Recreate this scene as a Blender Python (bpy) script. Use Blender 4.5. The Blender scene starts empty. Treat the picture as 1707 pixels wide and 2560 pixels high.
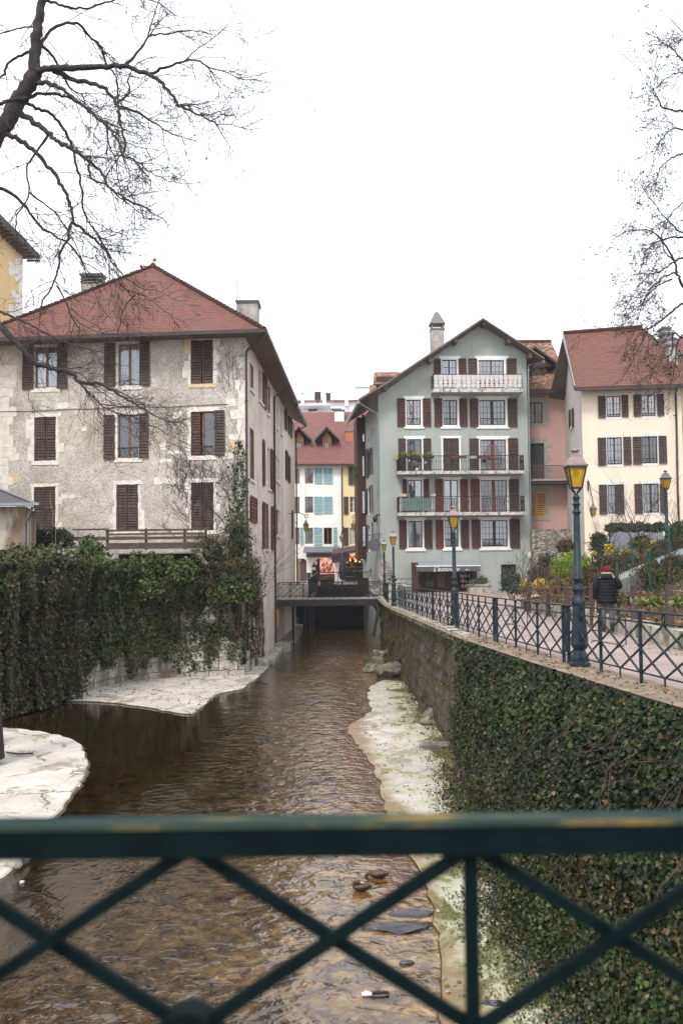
import bpy, math, random
import numpy as np
from mathutils import Vector, Matrix
from mathutils.geometry import tessellate_polygon
R = math.radians
random.seed(7); rng = np.random.default_rng(7)
S = bpy.context.scene
COL = S.collection
# ------------------------------------------------------------------ camera
EYE = 1.65
FPX = 2490.0                       # focal length in pixels of the 1707x2560 photograph
camd = bpy.data.cameras.new('camera'); cam = bpy.data.objects.new('camera', camd); COL.objects.link(cam)
camd.sensor_fit = 'VERTICAL'; camd.sensor_height = 36.0; camd.sensor_width = 24.0
camd.lens = 36.0 * FPX / 2560.0
PITCH, ROLL = R(3.1), R(-0.6)
CM = Matrix.Rotation(R(90) + PITCH, 4, 'X') @ Matrix.Rotation(ROLL, 4, 'Z')
cam.matrix_world = Matrix.Translation((0, 0, EYE)) @ CM
camd.clip_start = 0.1; camd.clip_end = 3000
camd.dof.use_dof = True; camd.dof.focus_distance = 42; camd.dof.aperture_fstop = 2.8
S.camera = cam
# ------------------------------------------------------------------ world and sun
w = bpy.data.worlds.new("World"); S.world = w; w.use_nodes = True
nt = w.node_tree; nt.nodes.clear()
SUN_EL, SUN_AZ = R(52), R(205)
out = nt.nodes.new('ShaderNodeOutputWorld'); bg = nt.nodes.new('ShaderNodeBackground')
sky = nt.nodes.new('ShaderNodeTexSky'); sky.sky_type = 'NISHITA'; sky.sun_disc = False
sky.sun_elevation = SUN_EL; sky.sun_rotation = SUN_AZ
tc = nt.nodes.new('ShaderNodeTexCoord'); nz = nt.nodes.new('ShaderNodeTexNoise'); nz.inputs['Scale'].default_value = 1.3
nz.inputs['Detail'].default_value = 4
rp = nt.nodes.new('ShaderNodeMapRange'); rp.inputs[1].default_value = .3; rp.inputs[2].default_value = .62
rp.inputs[3].default_value = .86; rp.inputs[4].default_value = .97
mx = nt.nodes.new('ShaderNodeMixRGB'); mx.inputs[2].default_value = (9.3, 9.5, 9.9, 1)
L = nt.links
L.new(tc.outputs['Generated'], nz.inputs['Vector']); L.new(nz.outputs['Fac'], rp.inputs[0]); L.new(rp.outputs[0], mx.inputs[0])
L.new(sky.outputs[0], mx.inputs[1]); L.new(mx.outputs[0], bg.inputs[0]); bg.inputs[1].default_value = 0.1
L.new(bg.outputs[0], out.inputs[0])
sd = bpy.data.lights.new('sun', 'SUN'); sd.energy = 1.5; sd.angle = R(14); sd.color = (1, .96, .9)
so = bpy.data.objects.new('sun', sd); COL.objects.link(so)
so.rotation_euler = (R(90) - SUN_EL, 0, R(180) - SUN_AZ + R(0)); so.location = (0, -10, 40)
S.view_settings.view_transform = 'Standard'; S.view_settings.look = 'None'; S.view_settings.gamma = 1
S.view_settings.use_curve_mapping = False; S.view_settings.exposure = 1.0
S.render.engine = 'CYCLES'
# ------------------------------------------------------------------ helpers: image -> world
C3 = CM.to_3x3(); CAMP = Vector((0, 0, EYE))
def ray(p): return C3 @ Vector(((p[0] - 853.5) / FPX, -(p[1] - 1280.0) / FPX, -1.0))
def at(p, Y): d = ray(p); return CAMP + d * (Y / d.y)
def gr(p, z=-3.05): d = ray(p); return CAMP + d * ((z - EYE) / d.z)
def crop(ox, oy, s): return lambda x, y: (ox + x / s, oy + y / s)
c1 = crop(0, 640, 2.063); c2 = crop(0, 1180, 2.24); c3 = crop(600, 920, 3.675); c4 = crop(860, 760, 3.136); c5 = crop(860, 1160, 3.136)
c6 = crop(1240, 780, 3.3576); c7 = crop(1200, 1080, 3.093); c8 = crop(0, 0, 2.24); c9 = crop(1440, 0, 2.352)
c10 = crop(640, 1380, 2.613); c11 = crop(0, 1660, 1.568); c12 = crop(800, 1660, 1.7287); V = crop(0, 0, 1 / 1.0887)
cs = crop(720, 1340, 6.03); ca = crop(1010, 1390, 7.467); ch = crop(0, 1200, 6.03); cp = crop(1340, 1320, 4.272)
def lerp(a, b, t): return a + (b - a) * t
def interp(x, pts): return float(np.interp(x, [p[0] for p in pts], [p[1] for p in pts]))
# ------------------------------------------------------------------ object helpers
def tag(o, label, cat, group=None, kind=None):
    o['label'] = label; o['category'] = cat
    if group: o['group'] = group
    if kind: o['kind'] = kind
    return o
def thing(name, label, cat, loc=(0, 0, 0), group=None, kind=None):
    o = bpy.data.objects.new(name, None); COL.objects.link(o); o.location = loc; o.empty_display_size = .2
    return tag(o, label, cat, group, kind)
def setpar(o, parent):
    o.parent = parent
    if parent.type == 'EMPTY': o.matrix_parent_inverse = Matrix.Translation(-Vector(parent.location))
def dup(root, loc, rotz=0, label=None, scale=None):
    def cp_(o, par):
        c = o.copy(); COL.objects.link(c)
        if par: c.parent = par
        for k in o.children: cp_(k, c)
        return c
    r = cp_(root, None); r.location = loc; r.rotation_euler = (0, 0, rotz)
    if scale: r.scale = (scale,) * 3
    if label: r['label'] = label
    return r
class MB:
    def __init__(s): s.v = []; s.f = []; s.m = []; s.uv = {}; s.sm = []
    def add(s, vs, fs, slot=0, uvs=None, smooth=False):
        b = len(s.v); s.v += [tuple(v) for v in vs]
        for i, f in enumerate(fs):
            if uvs: s.uv[len(s.f)] = uvs[i]
            s.f.append(tuple(b + k for k in f)); s.m.append(slot); s.sm.append(smooth)
    def hexa(s, p, slot=0): s.add(p, [(0, 3, 2, 1), (4, 5, 6, 7), (0, 1, 5, 4), (1, 2, 6, 5), (2, 3, 7, 6), (3, 0, 4, 7)], slot)
    def box(s, x0, x1, y0, y1, z0, z1, slot=0):
        s.hexa([(x0, y0, z0), (x1, y0, z0), (x1, y1, z0), (x0, y1, z0), (x0, y0, z1), (x1, y0, z1), (x1, y1, z1), (x0, y1, z1)], slot)
    def fbox(s, F, u0, u1, z0, z1, d0, d1, slot=0):
        s.hexa([F.P(u0, z0, d1), F.P(u1, z0, d1), F.P(u1, z0, d0), F.P(u0, z0, d0), F.P(u0, z1, d1), F.P(u1, z1, d1), F.P(u1, z1, d0), F.P(u0, z1, d0)], slot)
    def bar(s, a, b, w, h=None, slot=0, up=Vector((0, 0, 1))):
        a = Vector(a); b = Vector(b); h = h or w; t = (b - a).normalized()
        if abs(t.dot(up)) > .98: up = Vector((0, 1, 0))
        x = t.cross(up).normalized() * w / 2; y = x.normalized().cross(t) * h / 2
        s.hexa([a - x - y, a + x - y, a + x + y, a - x + y, b - x - y, b + x - y, b + x + y, b - x + y], slot)
    def tube(s, pts, rad, n=8, slot=0, cap=True):
        pts = [Vector(p) for p in pts]
        if not hasattr(rad, '__len__'): rad = [rad] * len(pts)
        vs = []; prev = None
        for i, p in enumerate(pts):
            t = (pts[min(i + 1, len(pts) - 1)] - pts[max(i - 1, 0)])
            t = t.normalized() if t.length > 1e-9 else Vector((0, 0, 1))
            if prev is None: x = t.orthogonal().normalized()
            else:
                x = prev - t * prev.dot(t); x = x.normalized() if x.length > 1e-6 else t.orthogonal().normalized()
            prev = x; y = t.cross(x)
            for k in range(n):
                a = 2 * math.pi * k / n; vs.append(p + (x * math.cos(a) + y * math.sin(a)) * rad[i])
        fs = []
        for i in range(len(pts) - 1):
            for k in range(n):
                k2 = (k + 1) % n; fs.append((i * n + k, i * n + k2, (i + 1) * n + k2, (i + 1) * n + k))
        s.add(vs, fs, slot, smooth=True)
        if cap and n > 3: s.add(vs[:n], [tuple(range(n))[::-1]], slot); s.add(vs[-n:], [tuple(range(n))], slot)
    def lathe(s, prof, c=(0, 0, 0), n=16, slot=0, smooth=True, sx=1, sy=1, a0=0):
        vs = []
        for r, z in prof:
            for k in range(n):
                a = 2 * math.pi * k / n + a0; vs.append((c[0] + r * math.cos(a) * sx, c[1] + r * math.sin(a) * sy, c[2] + z))
        fs = [(i * n + k, i * n + (k + 1) % n, (i + 1) * n + (k + 1) % n, (i + 1) * n + k) for i in range(len(prof) - 1) for k in range(n)]
        s.add(vs, fs, slot, smooth=smooth)
        s.add(vs[:n], [tuple(range(n))[::-1]], slot); s.add(vs[-n:], [tuple(range(n))], slot)
    def ring(s, c, ax, ay, r, w, n=16, slot=0, ry=None):
        ry = ry or r
        pts = [Vector(c) + Vector(ax) * r * math.cos(2 * math.pi * k / n) + Vector(ay) * ry * math.sin(2 * math.pi * k / n) for k in range(n + 1)]
        s.tube(pts, w, 5, slot, cap=False)
    def poly(s, pts, slot=0, uvs=None): s.add(pts, [tuple(range(len(pts)))], slot, [uvs] if uvs else None)
    def prism(s, pts, th, slot=0, slot2=None, uax=None, smooth=False):
        pts = [Vector(p) for p in pts]; slot2 = slot if slot2 is None else slot2
        n = Vector((0, 0, 0))
        for i in range(len(pts)): n += pts[i].cross(pts[(i + 1) % len(pts)])
        n.normalize()
        U = (Vector(uax) if uax else (pts[1] - pts[0])).normalized(); W = n.cross(U)
        uv = [((p - pts[0]).dot(U), (p - pts[0]).dot(W)) for p in pts]
        s.poly(pts, slot, uv)
        low = [p - n * th for p in pts]; s.poly(low[::-1], slot2)
        for i in range(len(pts)):
            j = (i + 1) % len(pts); s.add([pts[i], low[i], low[j], pts[j]], [(0, 1, 2, 3)], slot2)
    def sheet(s, poly, holes, fn, slot=0):
        """poly, holes: 2D lists; fn(u,v)->3D point; faces with normals as given"""
        loops = [[Vector((p[0], p[1], 0)) for p in poly]] + [[Vector((p[0], p[1], 0)) for p in h] for h in holes]
        flat = [p for l in loops for p in l]
        fs = []
        for t in tessellate_polygon(loops):
            a, b, c = [flat[i] for i in t]
            cr = (b.x - a.x) * (c.y - a.y) - (b.y - a.y) * (c.x - a.x)
            if abs(cr) < 1e-9: continue
            fs.append(tuple(t) if cr > 0 else tuple(t)[::-1])
        s.add([fn(p.x, p.y) for p in flat], fs, slot)
    def build(s, name, mats, parent=None):
        me = bpy.data.meshes.new(name); me.from_pydata(s.v, [], s.f)
        if not isinstance(mats, (list, tuple)): mats = [mats]
        for m in mats: me.materials.append(m)
        me.polygons.foreach_set('material_index', s.m); me.polygons.foreach_set('use_smooth', s.sm)
        if s.uv:
            ul = me.uv_layers.new(name='UVMap')
            for fi, uvs in s.uv.items():
                p = me.polygons[fi]
                for k, li in enumerate(p.loop_indices): ul.data[li].uv = uvs[k]
        me.update()
        o = bpy.data.objects.new(name, me); COL.objects.link(o)
        if parent: setpar(o, parent)
        return o
class F:
    """vertical facade plane: origin, heading of u; n points outwards"""
    def __init__(s, P0, a):
        s.o = Vector((P0[0], P0[1], 0)); s.u = Vector((math.cos(a), math.sin(a), 0)); s.n = Vector((math.sin(a), -math.cos(a), 0))
    def P(s, u, z, d=0): return s.o + s.u * u + s.n * d + Vector((0, 0, z))
    def hit(s, p, d=0):
        r = ray(p); t = (s.o + s.n * d - CAMP).dot(s.n) / r.dot(s.n); q = CAMP + r * t
        return ((q - s.o).dot(s.u), q.z)
    def rect(s, c, x0, y0, x1, y1, d=0):
        ym = (y0 + y1) / 2; xm = (x0 + x1) / 2
        u0 = s.hit(c(x0, ym), d)[0]; u1 = s.hit(c(x1, ym), d)[0]; z1 = s.hit(c(xm, y0), d)[1]; z0 = s.hit(c(xm, y1), d)[1]
        return (min(u0, u1), max(u0, u1), z0, z1)
# ------------------------------------------------------------------ materials
def newmat(name):
    m = bpy.data.materials.new(name); m.use_nodes = True; n = m.node_tree
    return m, n, n.nodes['Principled BSDF'], n.nodes, n.links
def rgba(c): return (c[0], c[1], c[2], 1)
def node(N, t, **kw):
    x = N.new(t)
    for k, v in kw.items():
        if k in x.inputs: x.inputs[k].default_value = v
        else: setattr(x, k, v)
    return x
def ramp(N, Lk, fac, stops):
    r = N.new('ShaderNodeValToRGB'); e = r.color_ramp.elements
    while len(e) < len(stops): e.new(.5)
    for i, (p, c) in enumerate(stops): e[i].position = p; e[i].color = rgba(c)
    Lk.new(fac, r.inputs[0]); return r.outputs[0]
def coords(N, Lk, scale=(1, 1, 1), kind='Object'):
    t = N.new('ShaderNodeTexCoord'); mp = N.new('ShaderNodeMapping'); mp.inputs['Scale'].default_value = scale
    Lk.new(t.outputs[kind], mp.inputs[0]); return mp.outputs[0]
def noise(N, Lk, vec, scale, detail=4, dist=0, rough=.55):
    x = node(N, 'ShaderNodeTexNoise', Scale=scale, Detail=detail, Distortion=dist, Roughness=rough); Lk.new(vec, x.inputs['Vector']); return x.outputs['Fac']
def mixc(N, Lk, f, a, b, mode='MIX'):
    x = N.new('ShaderNodeMixRGB'); x.blend_type = mode
    for i, q in ((0, f), (1, a), (2, b)):
        if hasattr(q, 'is_linked') or hasattr(q, 'links'): Lk.new(q, x.inputs[i])
        else: x.inputs[i].default_value = q if i == 0 else rgba(q)
    return x.outputs[0]
def mathn(N, Lk, op, a, b=0, clamp=False):
    x = N.new('ShaderNodeMath'); x.operation = op; x.use_clamp = clamp
    for i, q in ((0, a), (1, b)):
        if hasattr(q, 'links'): Lk.new(q, x.inputs[i])
        else: x.inputs[i].default_value = q
    return x.outputs[0]
def maprange(N, Lk, f, a, b, c=0, d=1, smooth=True):
    x = N.new('ShaderNodeMapRange'); Lk.new(f, x.inputs[0]); x.inputs[1].default_value = a; x.inputs[2].default_value = b
    x.inputs[3].default_value = c; x.inputs[4].default_value = d
    if smooth: x.interpolation_type = 'SMOOTHSTEP'
    return x.outputs[0]
def bump(N, Lk, b, h, strength=.5, dist=.02):
    x = node(N, 'ShaderNodeBump', Strength=strength, Distance=dist); Lk.new(h, x.inputs['Height']); Lk.new(x.outputs[0], b.inputs['Normal']); return x
def nm(name, c, c2=None, scale=6, rough=.8, bs=0, bscale=30, stretch=(1, 1, 1), metal=0, lo=.35, hi=.65, spec=.3, c3_=None, s3=.6, detail=5):
    """general weathered surface: two colours mixed by noise, a third in larger patches, bump"""
    m, n, b, N, Lk = newmat(name); c2 = c2 or tuple(x * .75 for x in c)
    v = coords(N, Lk, stretch); f = noise(N, Lk, v, scale, detail)
    col = ramp(N, Lk, f, [(lo, c), (hi, c2)])
    if c3_:
        f3 = maprange(N, Lk, noise(N, Lk, v, s3, 5), .48, .66); col = mixc(N, Lk, f3, col, c3_)
    Lk.new(col, b.inputs['Base Color']); b.inputs['Roughness'].default_value = rough; b.inputs['Metallic'].default_value = metal
    b.inputs['Specular IOR Level'].default_value = spec
    if bs: bump(N, Lk, b, noise(N, Lk, coords(N, Lk), bscale, 4), bs, .02)
    return m
def roughcast():
    m, n, b, N, Lk = newmat('roughcast_render'); v = coords(N, Lk)
    big = noise(N, Lk, v, .35, 5); mid = noise(N, Lk, v, 2.2, 6); st = noise(N, Lk, coords(N, Lk, (1.4, 1.4, .12)), 1.2, 5)
    fine = noise(N, Lk, coords(N, Lk, (1, 1, 1.5)), 11, 3, 1.2)
    col = ramp(N, Lk, mid, [(.3, (.42, .385, .35)), (.7, (.6, .56, .51))])
    col = mixc(N, Lk, maprange(N, Lk, big, .42, .68), col, (.35, .325, .28))
    col = mixc(N, Lk, maprange(N, Lk, st, .5, .75, 0, .5), col, (.34, .31, .28))
    col = mixc(N, Lk, 1.0, col, ramp(N, Lk, fine, [(.36, (.66, .64, .62)), (.55, (1.12, 1.12, 1.12))]), 'MULTIPLY')
    Lk.new(col, b.inputs['Base Color']); b.inputs['Roughness'].default_value = .95; b.inputs['Specular IOR Level'].default_value = .15
    bump(N, Lk, b, fine, .9, .05); return m
def plaster(name, c, dirt=None, streak=.25):
    m, n, b, N, Lk = newmat(name); v = coords(N, Lk); dirt = dirt or tuple(x * .72 for x in c)
    f = noise(N, Lk, v, .8, 6); st = noise(N, Lk, coords(N, Lk, (2.2, 2.2, .1)), 1.5, 5)
    col = ramp(N, Lk, f, [(.3, c), (.75, tuple(x * .88 for x in c))])
    col = mixc(N, Lk, maprange(N, Lk, st, .5, .78, 0, streak * 2), col, dirt)
    Lk.new(col, b.inputs['Base Color']); b.inputs['Roughness'].default_value = .92; b.inputs['Specular IOR Level'].default_value = .15
    bump(N, Lk, b, noise(N, Lk, v, 25, 4), .25, .02); return m
def tiles(name, c, c2, c3_, w=.19, h=.16, spots=.0, patch=None):
    m, n, b, N, Lk = newmat(name); t = N.new('ShaderNodeTexCoord'); uv = t.outputs['UV']
    br = N.new('ShaderNodeTexBrick'); Lk.new(uv, br.inputs['Vector']); br.offset = .5
    br.inputs['Color1'].default_value = rgba(c); br.inputs['Color2'].default_value = rgba(c2); br.inputs['Mortar'].default_value = rgba(tuple(x * .4 for x in c))
    br.inputs['Scale'].default_value = 1; br.inputs['Brick Width'].default_value = w; br.inputs['Row Height'].default_value = h
    br.inputs['Mortar Size'].default_value = .012; br.inputs['Mortar Smooth'].default_value = .3; br.inputs['Bias'].default_value = 0
    f = noise(N, Lk, coords(N, Lk), .7, 6); col = mixc(N, Lk, maprange(N, Lk, f, .4, .7), br.outputs['Color'], c3_)
    if patch:
        sp = N.new('ShaderNodeTexWhiteNoise'); mp = node(N, 'ShaderNodeVectorMath', operation='DIVIDE'); Lk.new(uv, mp.inputs[0]); mp.inputs[1].default_value = (w, h, 1)
        fl = node(N, 'ShaderNodeVectorMath', operation='FLOOR'); Lk.new(mp.outputs[0], fl.inputs[0]); Lk.new(fl.outputs[0], sp.inputs['Vector'])
        col = mixc(N, Lk, maprange(N, Lk, sp.outputs['Value'], .45, .95, 0, .8, False), col, patch)
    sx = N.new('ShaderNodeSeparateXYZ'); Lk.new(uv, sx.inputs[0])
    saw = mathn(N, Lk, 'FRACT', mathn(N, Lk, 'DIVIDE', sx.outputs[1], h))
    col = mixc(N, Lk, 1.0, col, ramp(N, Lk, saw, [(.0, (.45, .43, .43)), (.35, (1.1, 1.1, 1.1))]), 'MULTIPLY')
    Lk.new(col, b.inputs['Base Color']); b.inputs['Roughness'].default_value = .85; b.inputs['Specular IOR Level'].default_value = .25
    hgt = mathn(N, Lk, 'ADD', mathn(N, Lk, 'MULTIPLY', saw, -1.0), mathn(N, Lk, 'MULTIPLY', br.outputs['Fac'], -.6))
    bump(N, Lk, b, hgt, .8, .03); return m
def blockstone(name, cols, scale=1.6, flat=(1, 1, 1.7), mortar=(.2, .18, .16), moss=None, stain=None, width=.06):
    m, n, b, N, Lk = newmat(name); v = coords(N, Lk, flat)
    wob = node(N, 'ShaderNodeTexNoise', Scale=2.0); Lk.new(v, wob.inputs['Vector'])
    add = node(N, 'ShaderNodeVectorMath', operation='MULTIPLY_ADD'); Lk.new(wob.outputs['Color'], add.inputs[0]); add.inputs[1].default_value = (.35, .35, .35); Lk.new(v, add.inputs[2])
    ve = N.new('ShaderNodeTexVoronoi'); ve.feature = 'DISTANCE_TO_EDGE'; vc = N.new('ShaderNodeTexVoronoi')
    for x in (ve, vc): x.inputs['Scale'].default_value = scale; x.inputs['Randomness'].default_value = .75; Lk.new(add.outputs[0], x.inputs['Vector'])
    sp = N.new('ShaderNodeSeparateXYZ'); Lk.new(vc.outputs['Color'], sp.inputs[0])
    col = ramp(N, Lk, sp.outputs[0], [(i / (len(cols) - 1), c) for i, c in enumerate(cols)])
    f = noise(N, Lk, coords(N, Lk), 5, 7); col = mixc(N, Lk, 1.0, col, ramp(N, Lk, f, [(.25, (.5, .5, .5)), (.75, (1.2, 1.2, 1.2))]), 'MULTIPLY')
    if stain: col = mixc(N, Lk, maprange(N, Lk, noise(N, Lk, coords(N, Lk, (1, 1, .25)), 1.1, 6), .45, .7), col, stain)
    if moss: col = mixc(N, Lk, maprange(N, Lk, noise(N, Lk, coords(N, Lk), 1.7, 7), .55, .68), col, moss)
    edge = maprange(N, Lk, ve.outputs['Distance'], 0, width); col = mixc(N, Lk, edge, mortar, col)
    Lk.new(col, b.inputs['Base Color']); b.inputs['Roughness'].default_value = .9; b.inputs['Specular IOR Level'].default_value = .2
    bump(N, Lk, b, mathn(N, Lk, 'ADD', edge, mathn(N, Lk, 'MULTIPLY', f, .9)), .9, .06); return m
def attrmat(name, rough=.5, spec=.4, trans=.0):
    m, n, b, N, Lk = newmat(name); a = N.new('ShaderNodeAttribute'); a.attribute_name = 'tint'
    Lk.new(a.outputs['Color'], b.inputs['Base Color']); b.inputs['Roughness'].default_value = rough; b.inputs['Specular IOR Level'].default_value = spec
    return m
def glassmat(name, tint=(.02, .022, .025), refl=.28):
    m = bpy.data.materials.new(name); m.use_nodes = True; N = m.node_tree.nodes; Lk = m.node_tree.links; N.clear()
    o = N.new('ShaderNodeOutputMaterial'); g = node(N, 'ShaderNodeBsdfGlossy', Roughness=.03); g.inputs['Color'].default_value = (.9, .95, 1, 1)
    t = N.new('ShaderNodeBsdfTransparent'); t.inputs['Color'].default_value = (.75, .78, .78, 1); x = N.new('ShaderNodeMixShader')
    lw = node(N, 'ShaderNodeLayerWeight', Blend=.25); f = maprange(N, Lk, lw.outputs['Fresnel'], 0, 1, refl, 1, False); Lk.new(f, x.inputs[0])
    bp = node(N, 'ShaderNodeBump', Strength=.06, Distance=.05); Lk.new(noise(N, Lk, coords(N, Lk), 1.5, 2), bp.inputs['Height']); Lk.new(bp.outputs[0], g.inputs['Normal'])
    Lk.new(t.outputs[0], x.inputs[1]); Lk.new(g.outputs[0], x.inputs[2]); Lk.new(x.outputs[0], o.inputs[0]); return m
def emis(name, col, s, vor=None):
    m, n, b, N, Lk = newmat(name); b.inputs['Emission Strength'].default_value = s
    if vor:
        vc = N.new('ShaderNodeTexVoronoi'); vc.inputs['Scale'].default_value = vor; Lk.new(coords(N, Lk), vc.inputs['Vector'])
        sp = N.new('ShaderNodeSeparateXYZ'); Lk.new(vc.outputs['Color'], sp.inputs[0])
        c = ramp(N, Lk, sp.outputs[0], [(0, (.9, .5, .2)), (.25, (.5, .05, .05)), (.45, (1, .75, .5)), (.6, (.25, .05, .06)), (.8, (1, .35, .3)), (1, (.12, .08, .05))])
        Lk.new(c, b.inputs['Emission Color']); Lk.new(c, b.inputs['Base Color'])
    else: b.inputs['Emission Color'].default_value = rgba(col); b.inputs['Base Color'].default_value = rgba(col)
    return m
M = {}
M['roughcast'] = roughcast(); M['sidecast'] = nm('skylit_side_render', (.62, .555, .49), (.5, .45, .395), 4, .95, .7, 14, c3_=(.44, .4, .35), s3=.5)  # lighter roughcast for the side wall, canal sky light painted into its colour
M['whitestone'] = nm('limestone_surround', (.72, .68, .63), (.56, .52, .47), 5, .85, .4, 25)
M['yellowstone'] = nm('ochre_stone', (.62, .5, .3), (.5, .38, .22), 6, .85, .4, 25)
M['brownwood'] = nm('dark_brown_shutter_paint', (.045, .026, .02), (.075, .045, .036), 9, .55, .2, 40, (1, 1, .3))
M['redwood'] = nm('red_brown_shutter_paint', (.13, .032, .017), (.085, .026, .017), 7, .5, .2, 40)
M['darkred'] = nm('maroon_shutter_paint', (.075, .026, .02), (.05, .02, .017), 7, .5, .2, 40)
M['greywood'] = nm('weathered_brown_shutter', (.085, .062, .052), (.045, .03, .025), 8, .75, .3, 40, (1, 1, .3))
M['slot'] = nm('painted_slot_shade', (.012, .009, .008), (.018, .013, .011), 9, .9)  # dark sheet behind the slats, painted as the shade in their gaps
M['frame'] = nm('varnished_window_wood', (.22, .1, .05), (.14, .06, .03), 10, .5)
M['framered'] = nm('red_window_wood', (.16, .045, .022), (.1, .03, .017), 10, .45)
M['framedark'] = nm('dark_window_wood', (.06, .035, .028), (.04, .024, .02), 10, .5)
M['framewhite'] = nm('white_window_wood', (.7, .7, .68), (.6, .6, .58), 10, .5)
M['whitepaint'] = nm('white_painted_surround', (.78, .78, .77), (.68, .68, .67), 4, .7)
M['glass'] = glassmat('window_glass', refl=.12); M['glass2'] = glassmat('bright_window_glass', refl=.26)
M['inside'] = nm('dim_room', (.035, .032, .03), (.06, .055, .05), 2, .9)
M['curtain'] = nm('white_curtain', (.68, .69, .74), (.5, .5, .56), 12, .9, stretch=(6, 6, .3))
M['lace'] = nm('lace_curtain', (.5, .5, .49), (.3, .3, .3), 14, .9)
M['gutter'] = nm('dark_gutter_metal', (.05, .035, .033), (.07, .05, .048), 6, .45, metal=.3)
M['zinc'] = nm('grey_zinc', (.3, .32, .35), (.22, .235, .26), 4, .4, metal=.6)
M['soffit'] = nm('soffit_boards', (.16, .12, .092), (.1, .077, .06), 6, .8, .3, 20, (1, 6, 1))
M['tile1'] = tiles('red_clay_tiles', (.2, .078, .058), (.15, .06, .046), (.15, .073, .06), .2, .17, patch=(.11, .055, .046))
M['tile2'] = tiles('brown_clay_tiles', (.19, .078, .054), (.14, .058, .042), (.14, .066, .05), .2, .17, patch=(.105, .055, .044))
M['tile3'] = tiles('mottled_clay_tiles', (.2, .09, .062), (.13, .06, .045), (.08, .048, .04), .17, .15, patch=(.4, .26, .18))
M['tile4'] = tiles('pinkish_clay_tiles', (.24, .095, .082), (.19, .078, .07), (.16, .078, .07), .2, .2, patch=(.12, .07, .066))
M['green'] = plaster('sage_green_plaster', (.36, .392, .362), (.27, .29, .27), .35)
M['pink'] = plaster('dusty_pink_plaster', (.5, .31, .275), (.4, .25, .225), .25)
M['cream'] = plaster('cream_plaster', (.76, .65, .52), (.64, .55, .45), .25)
M['creamgrey'] = plaster('pale_grey_plaster', (.6, .57, .53), (.45, .42, .38), .3)
M['pinkcream'] = plaster('pinkish_cream_plaster', (.78, .68, .6), (.6, .52, .46), .35)
M['white'] = plaster('off_white_plaster', (.82, .81, .77), (.55, .53, .49), .3)
M['yellow'] = plaster('pale_yellow_plaster', (.75, .6, .34), (.6, .5, .33), .2)
M['ochre'] = plaster('ochre_plaster', (.66, .48, .26), (.5, .37, .2), .35)
M['farwhite'] = plaster('distant_white_plaster', (.72, .74, .76), None, .1)
M['brownclad'] = nm('brown_wood_cladding', (.085, .032, .022), (.055, .024, .018), 5, .6, .2, 30, (1, 1, .2))
M['turq'] = nm('turquoise_shutter_paint', (.28, .44, .46), (.23, .38, .41), 8, .6)
M['concrete'] = nm('weathered_concrete', (.42, .4, .37), (.25, .23, .21), 3, .9, .4, 30)
M['balslab'] = nm('stained_balcony_concrete', (.55, .53, .5), (.14, .13, .12), 5, .9, .3, 30, lo=.42, hi=.7)
M['iron'] = nm('dark_iron', (.025, .024, .026), (.045, .035, .03), 8, .5, metal=.3)
M['bluegreen'] = nm('blue_green_paint', (.01, .023, .034), (.007, .014, .021), 14, .45, .25, 40, spec=.25, c3_=(.022, .035, .044), s3=5)
M['fieldgreen'] = nm('dark_green_paint', (.002, .0055, .0065), (.003, .009, .010), 14, .6, .2, 60, spec=.05)
M['copper'] = nm('tarnished_lantern_roof', (.3, .2, .19), (.2, .16, .16), 8, .4, metal=.5)
M['zincdark'] = nm('dark_zinc', (.12, .12, .12), (.17, .165, .16), 8, .45, metal=.4)
M['planks'] = nm('grey_deck_planks', (.4, .34, .3), (.28, .24, .21), 5, .85, .3, 30, (1, 8, 1))
M['steel'] = nm('dark_blue_steel', (.025, .028, .036), (.05, .042, .04), 5, .5, metal=.2)
M['oldwood'] = nm('old_dark_boards', (.055, .04, .034), (.1, .075, .062), 6, .85, .3, 30, (.4, 1, 4))
M['verge'] = nm('weathered_verge_board', (.2, .165, .145), (.12, .1, .09), 6, .85, .3, 30)
M['board'] = nm('pale_balcony_board', (.6, .56, .55), (.42, .38, .37), 7, .8)
M['stone'] = blockstone('quay_stone_blocks', [(.12, .1, .085), (.19, .165, .14), (.145, .125, .105), (.085, .07, .06)], 2.1, (1, .8, 1.7), (.035, .03, .025), (.085, .095, .03), (.055, .043, .034), .05)
M['oldstone'] = blockstone('old_white_stone_blocks', [(.34, .32, .3), (.5, .48, .45), (.42, .4, .37)], 1.9, (.8, .8, 1.7), (.09, .08, .07), None, (.17, .15, .13), .06)
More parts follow.
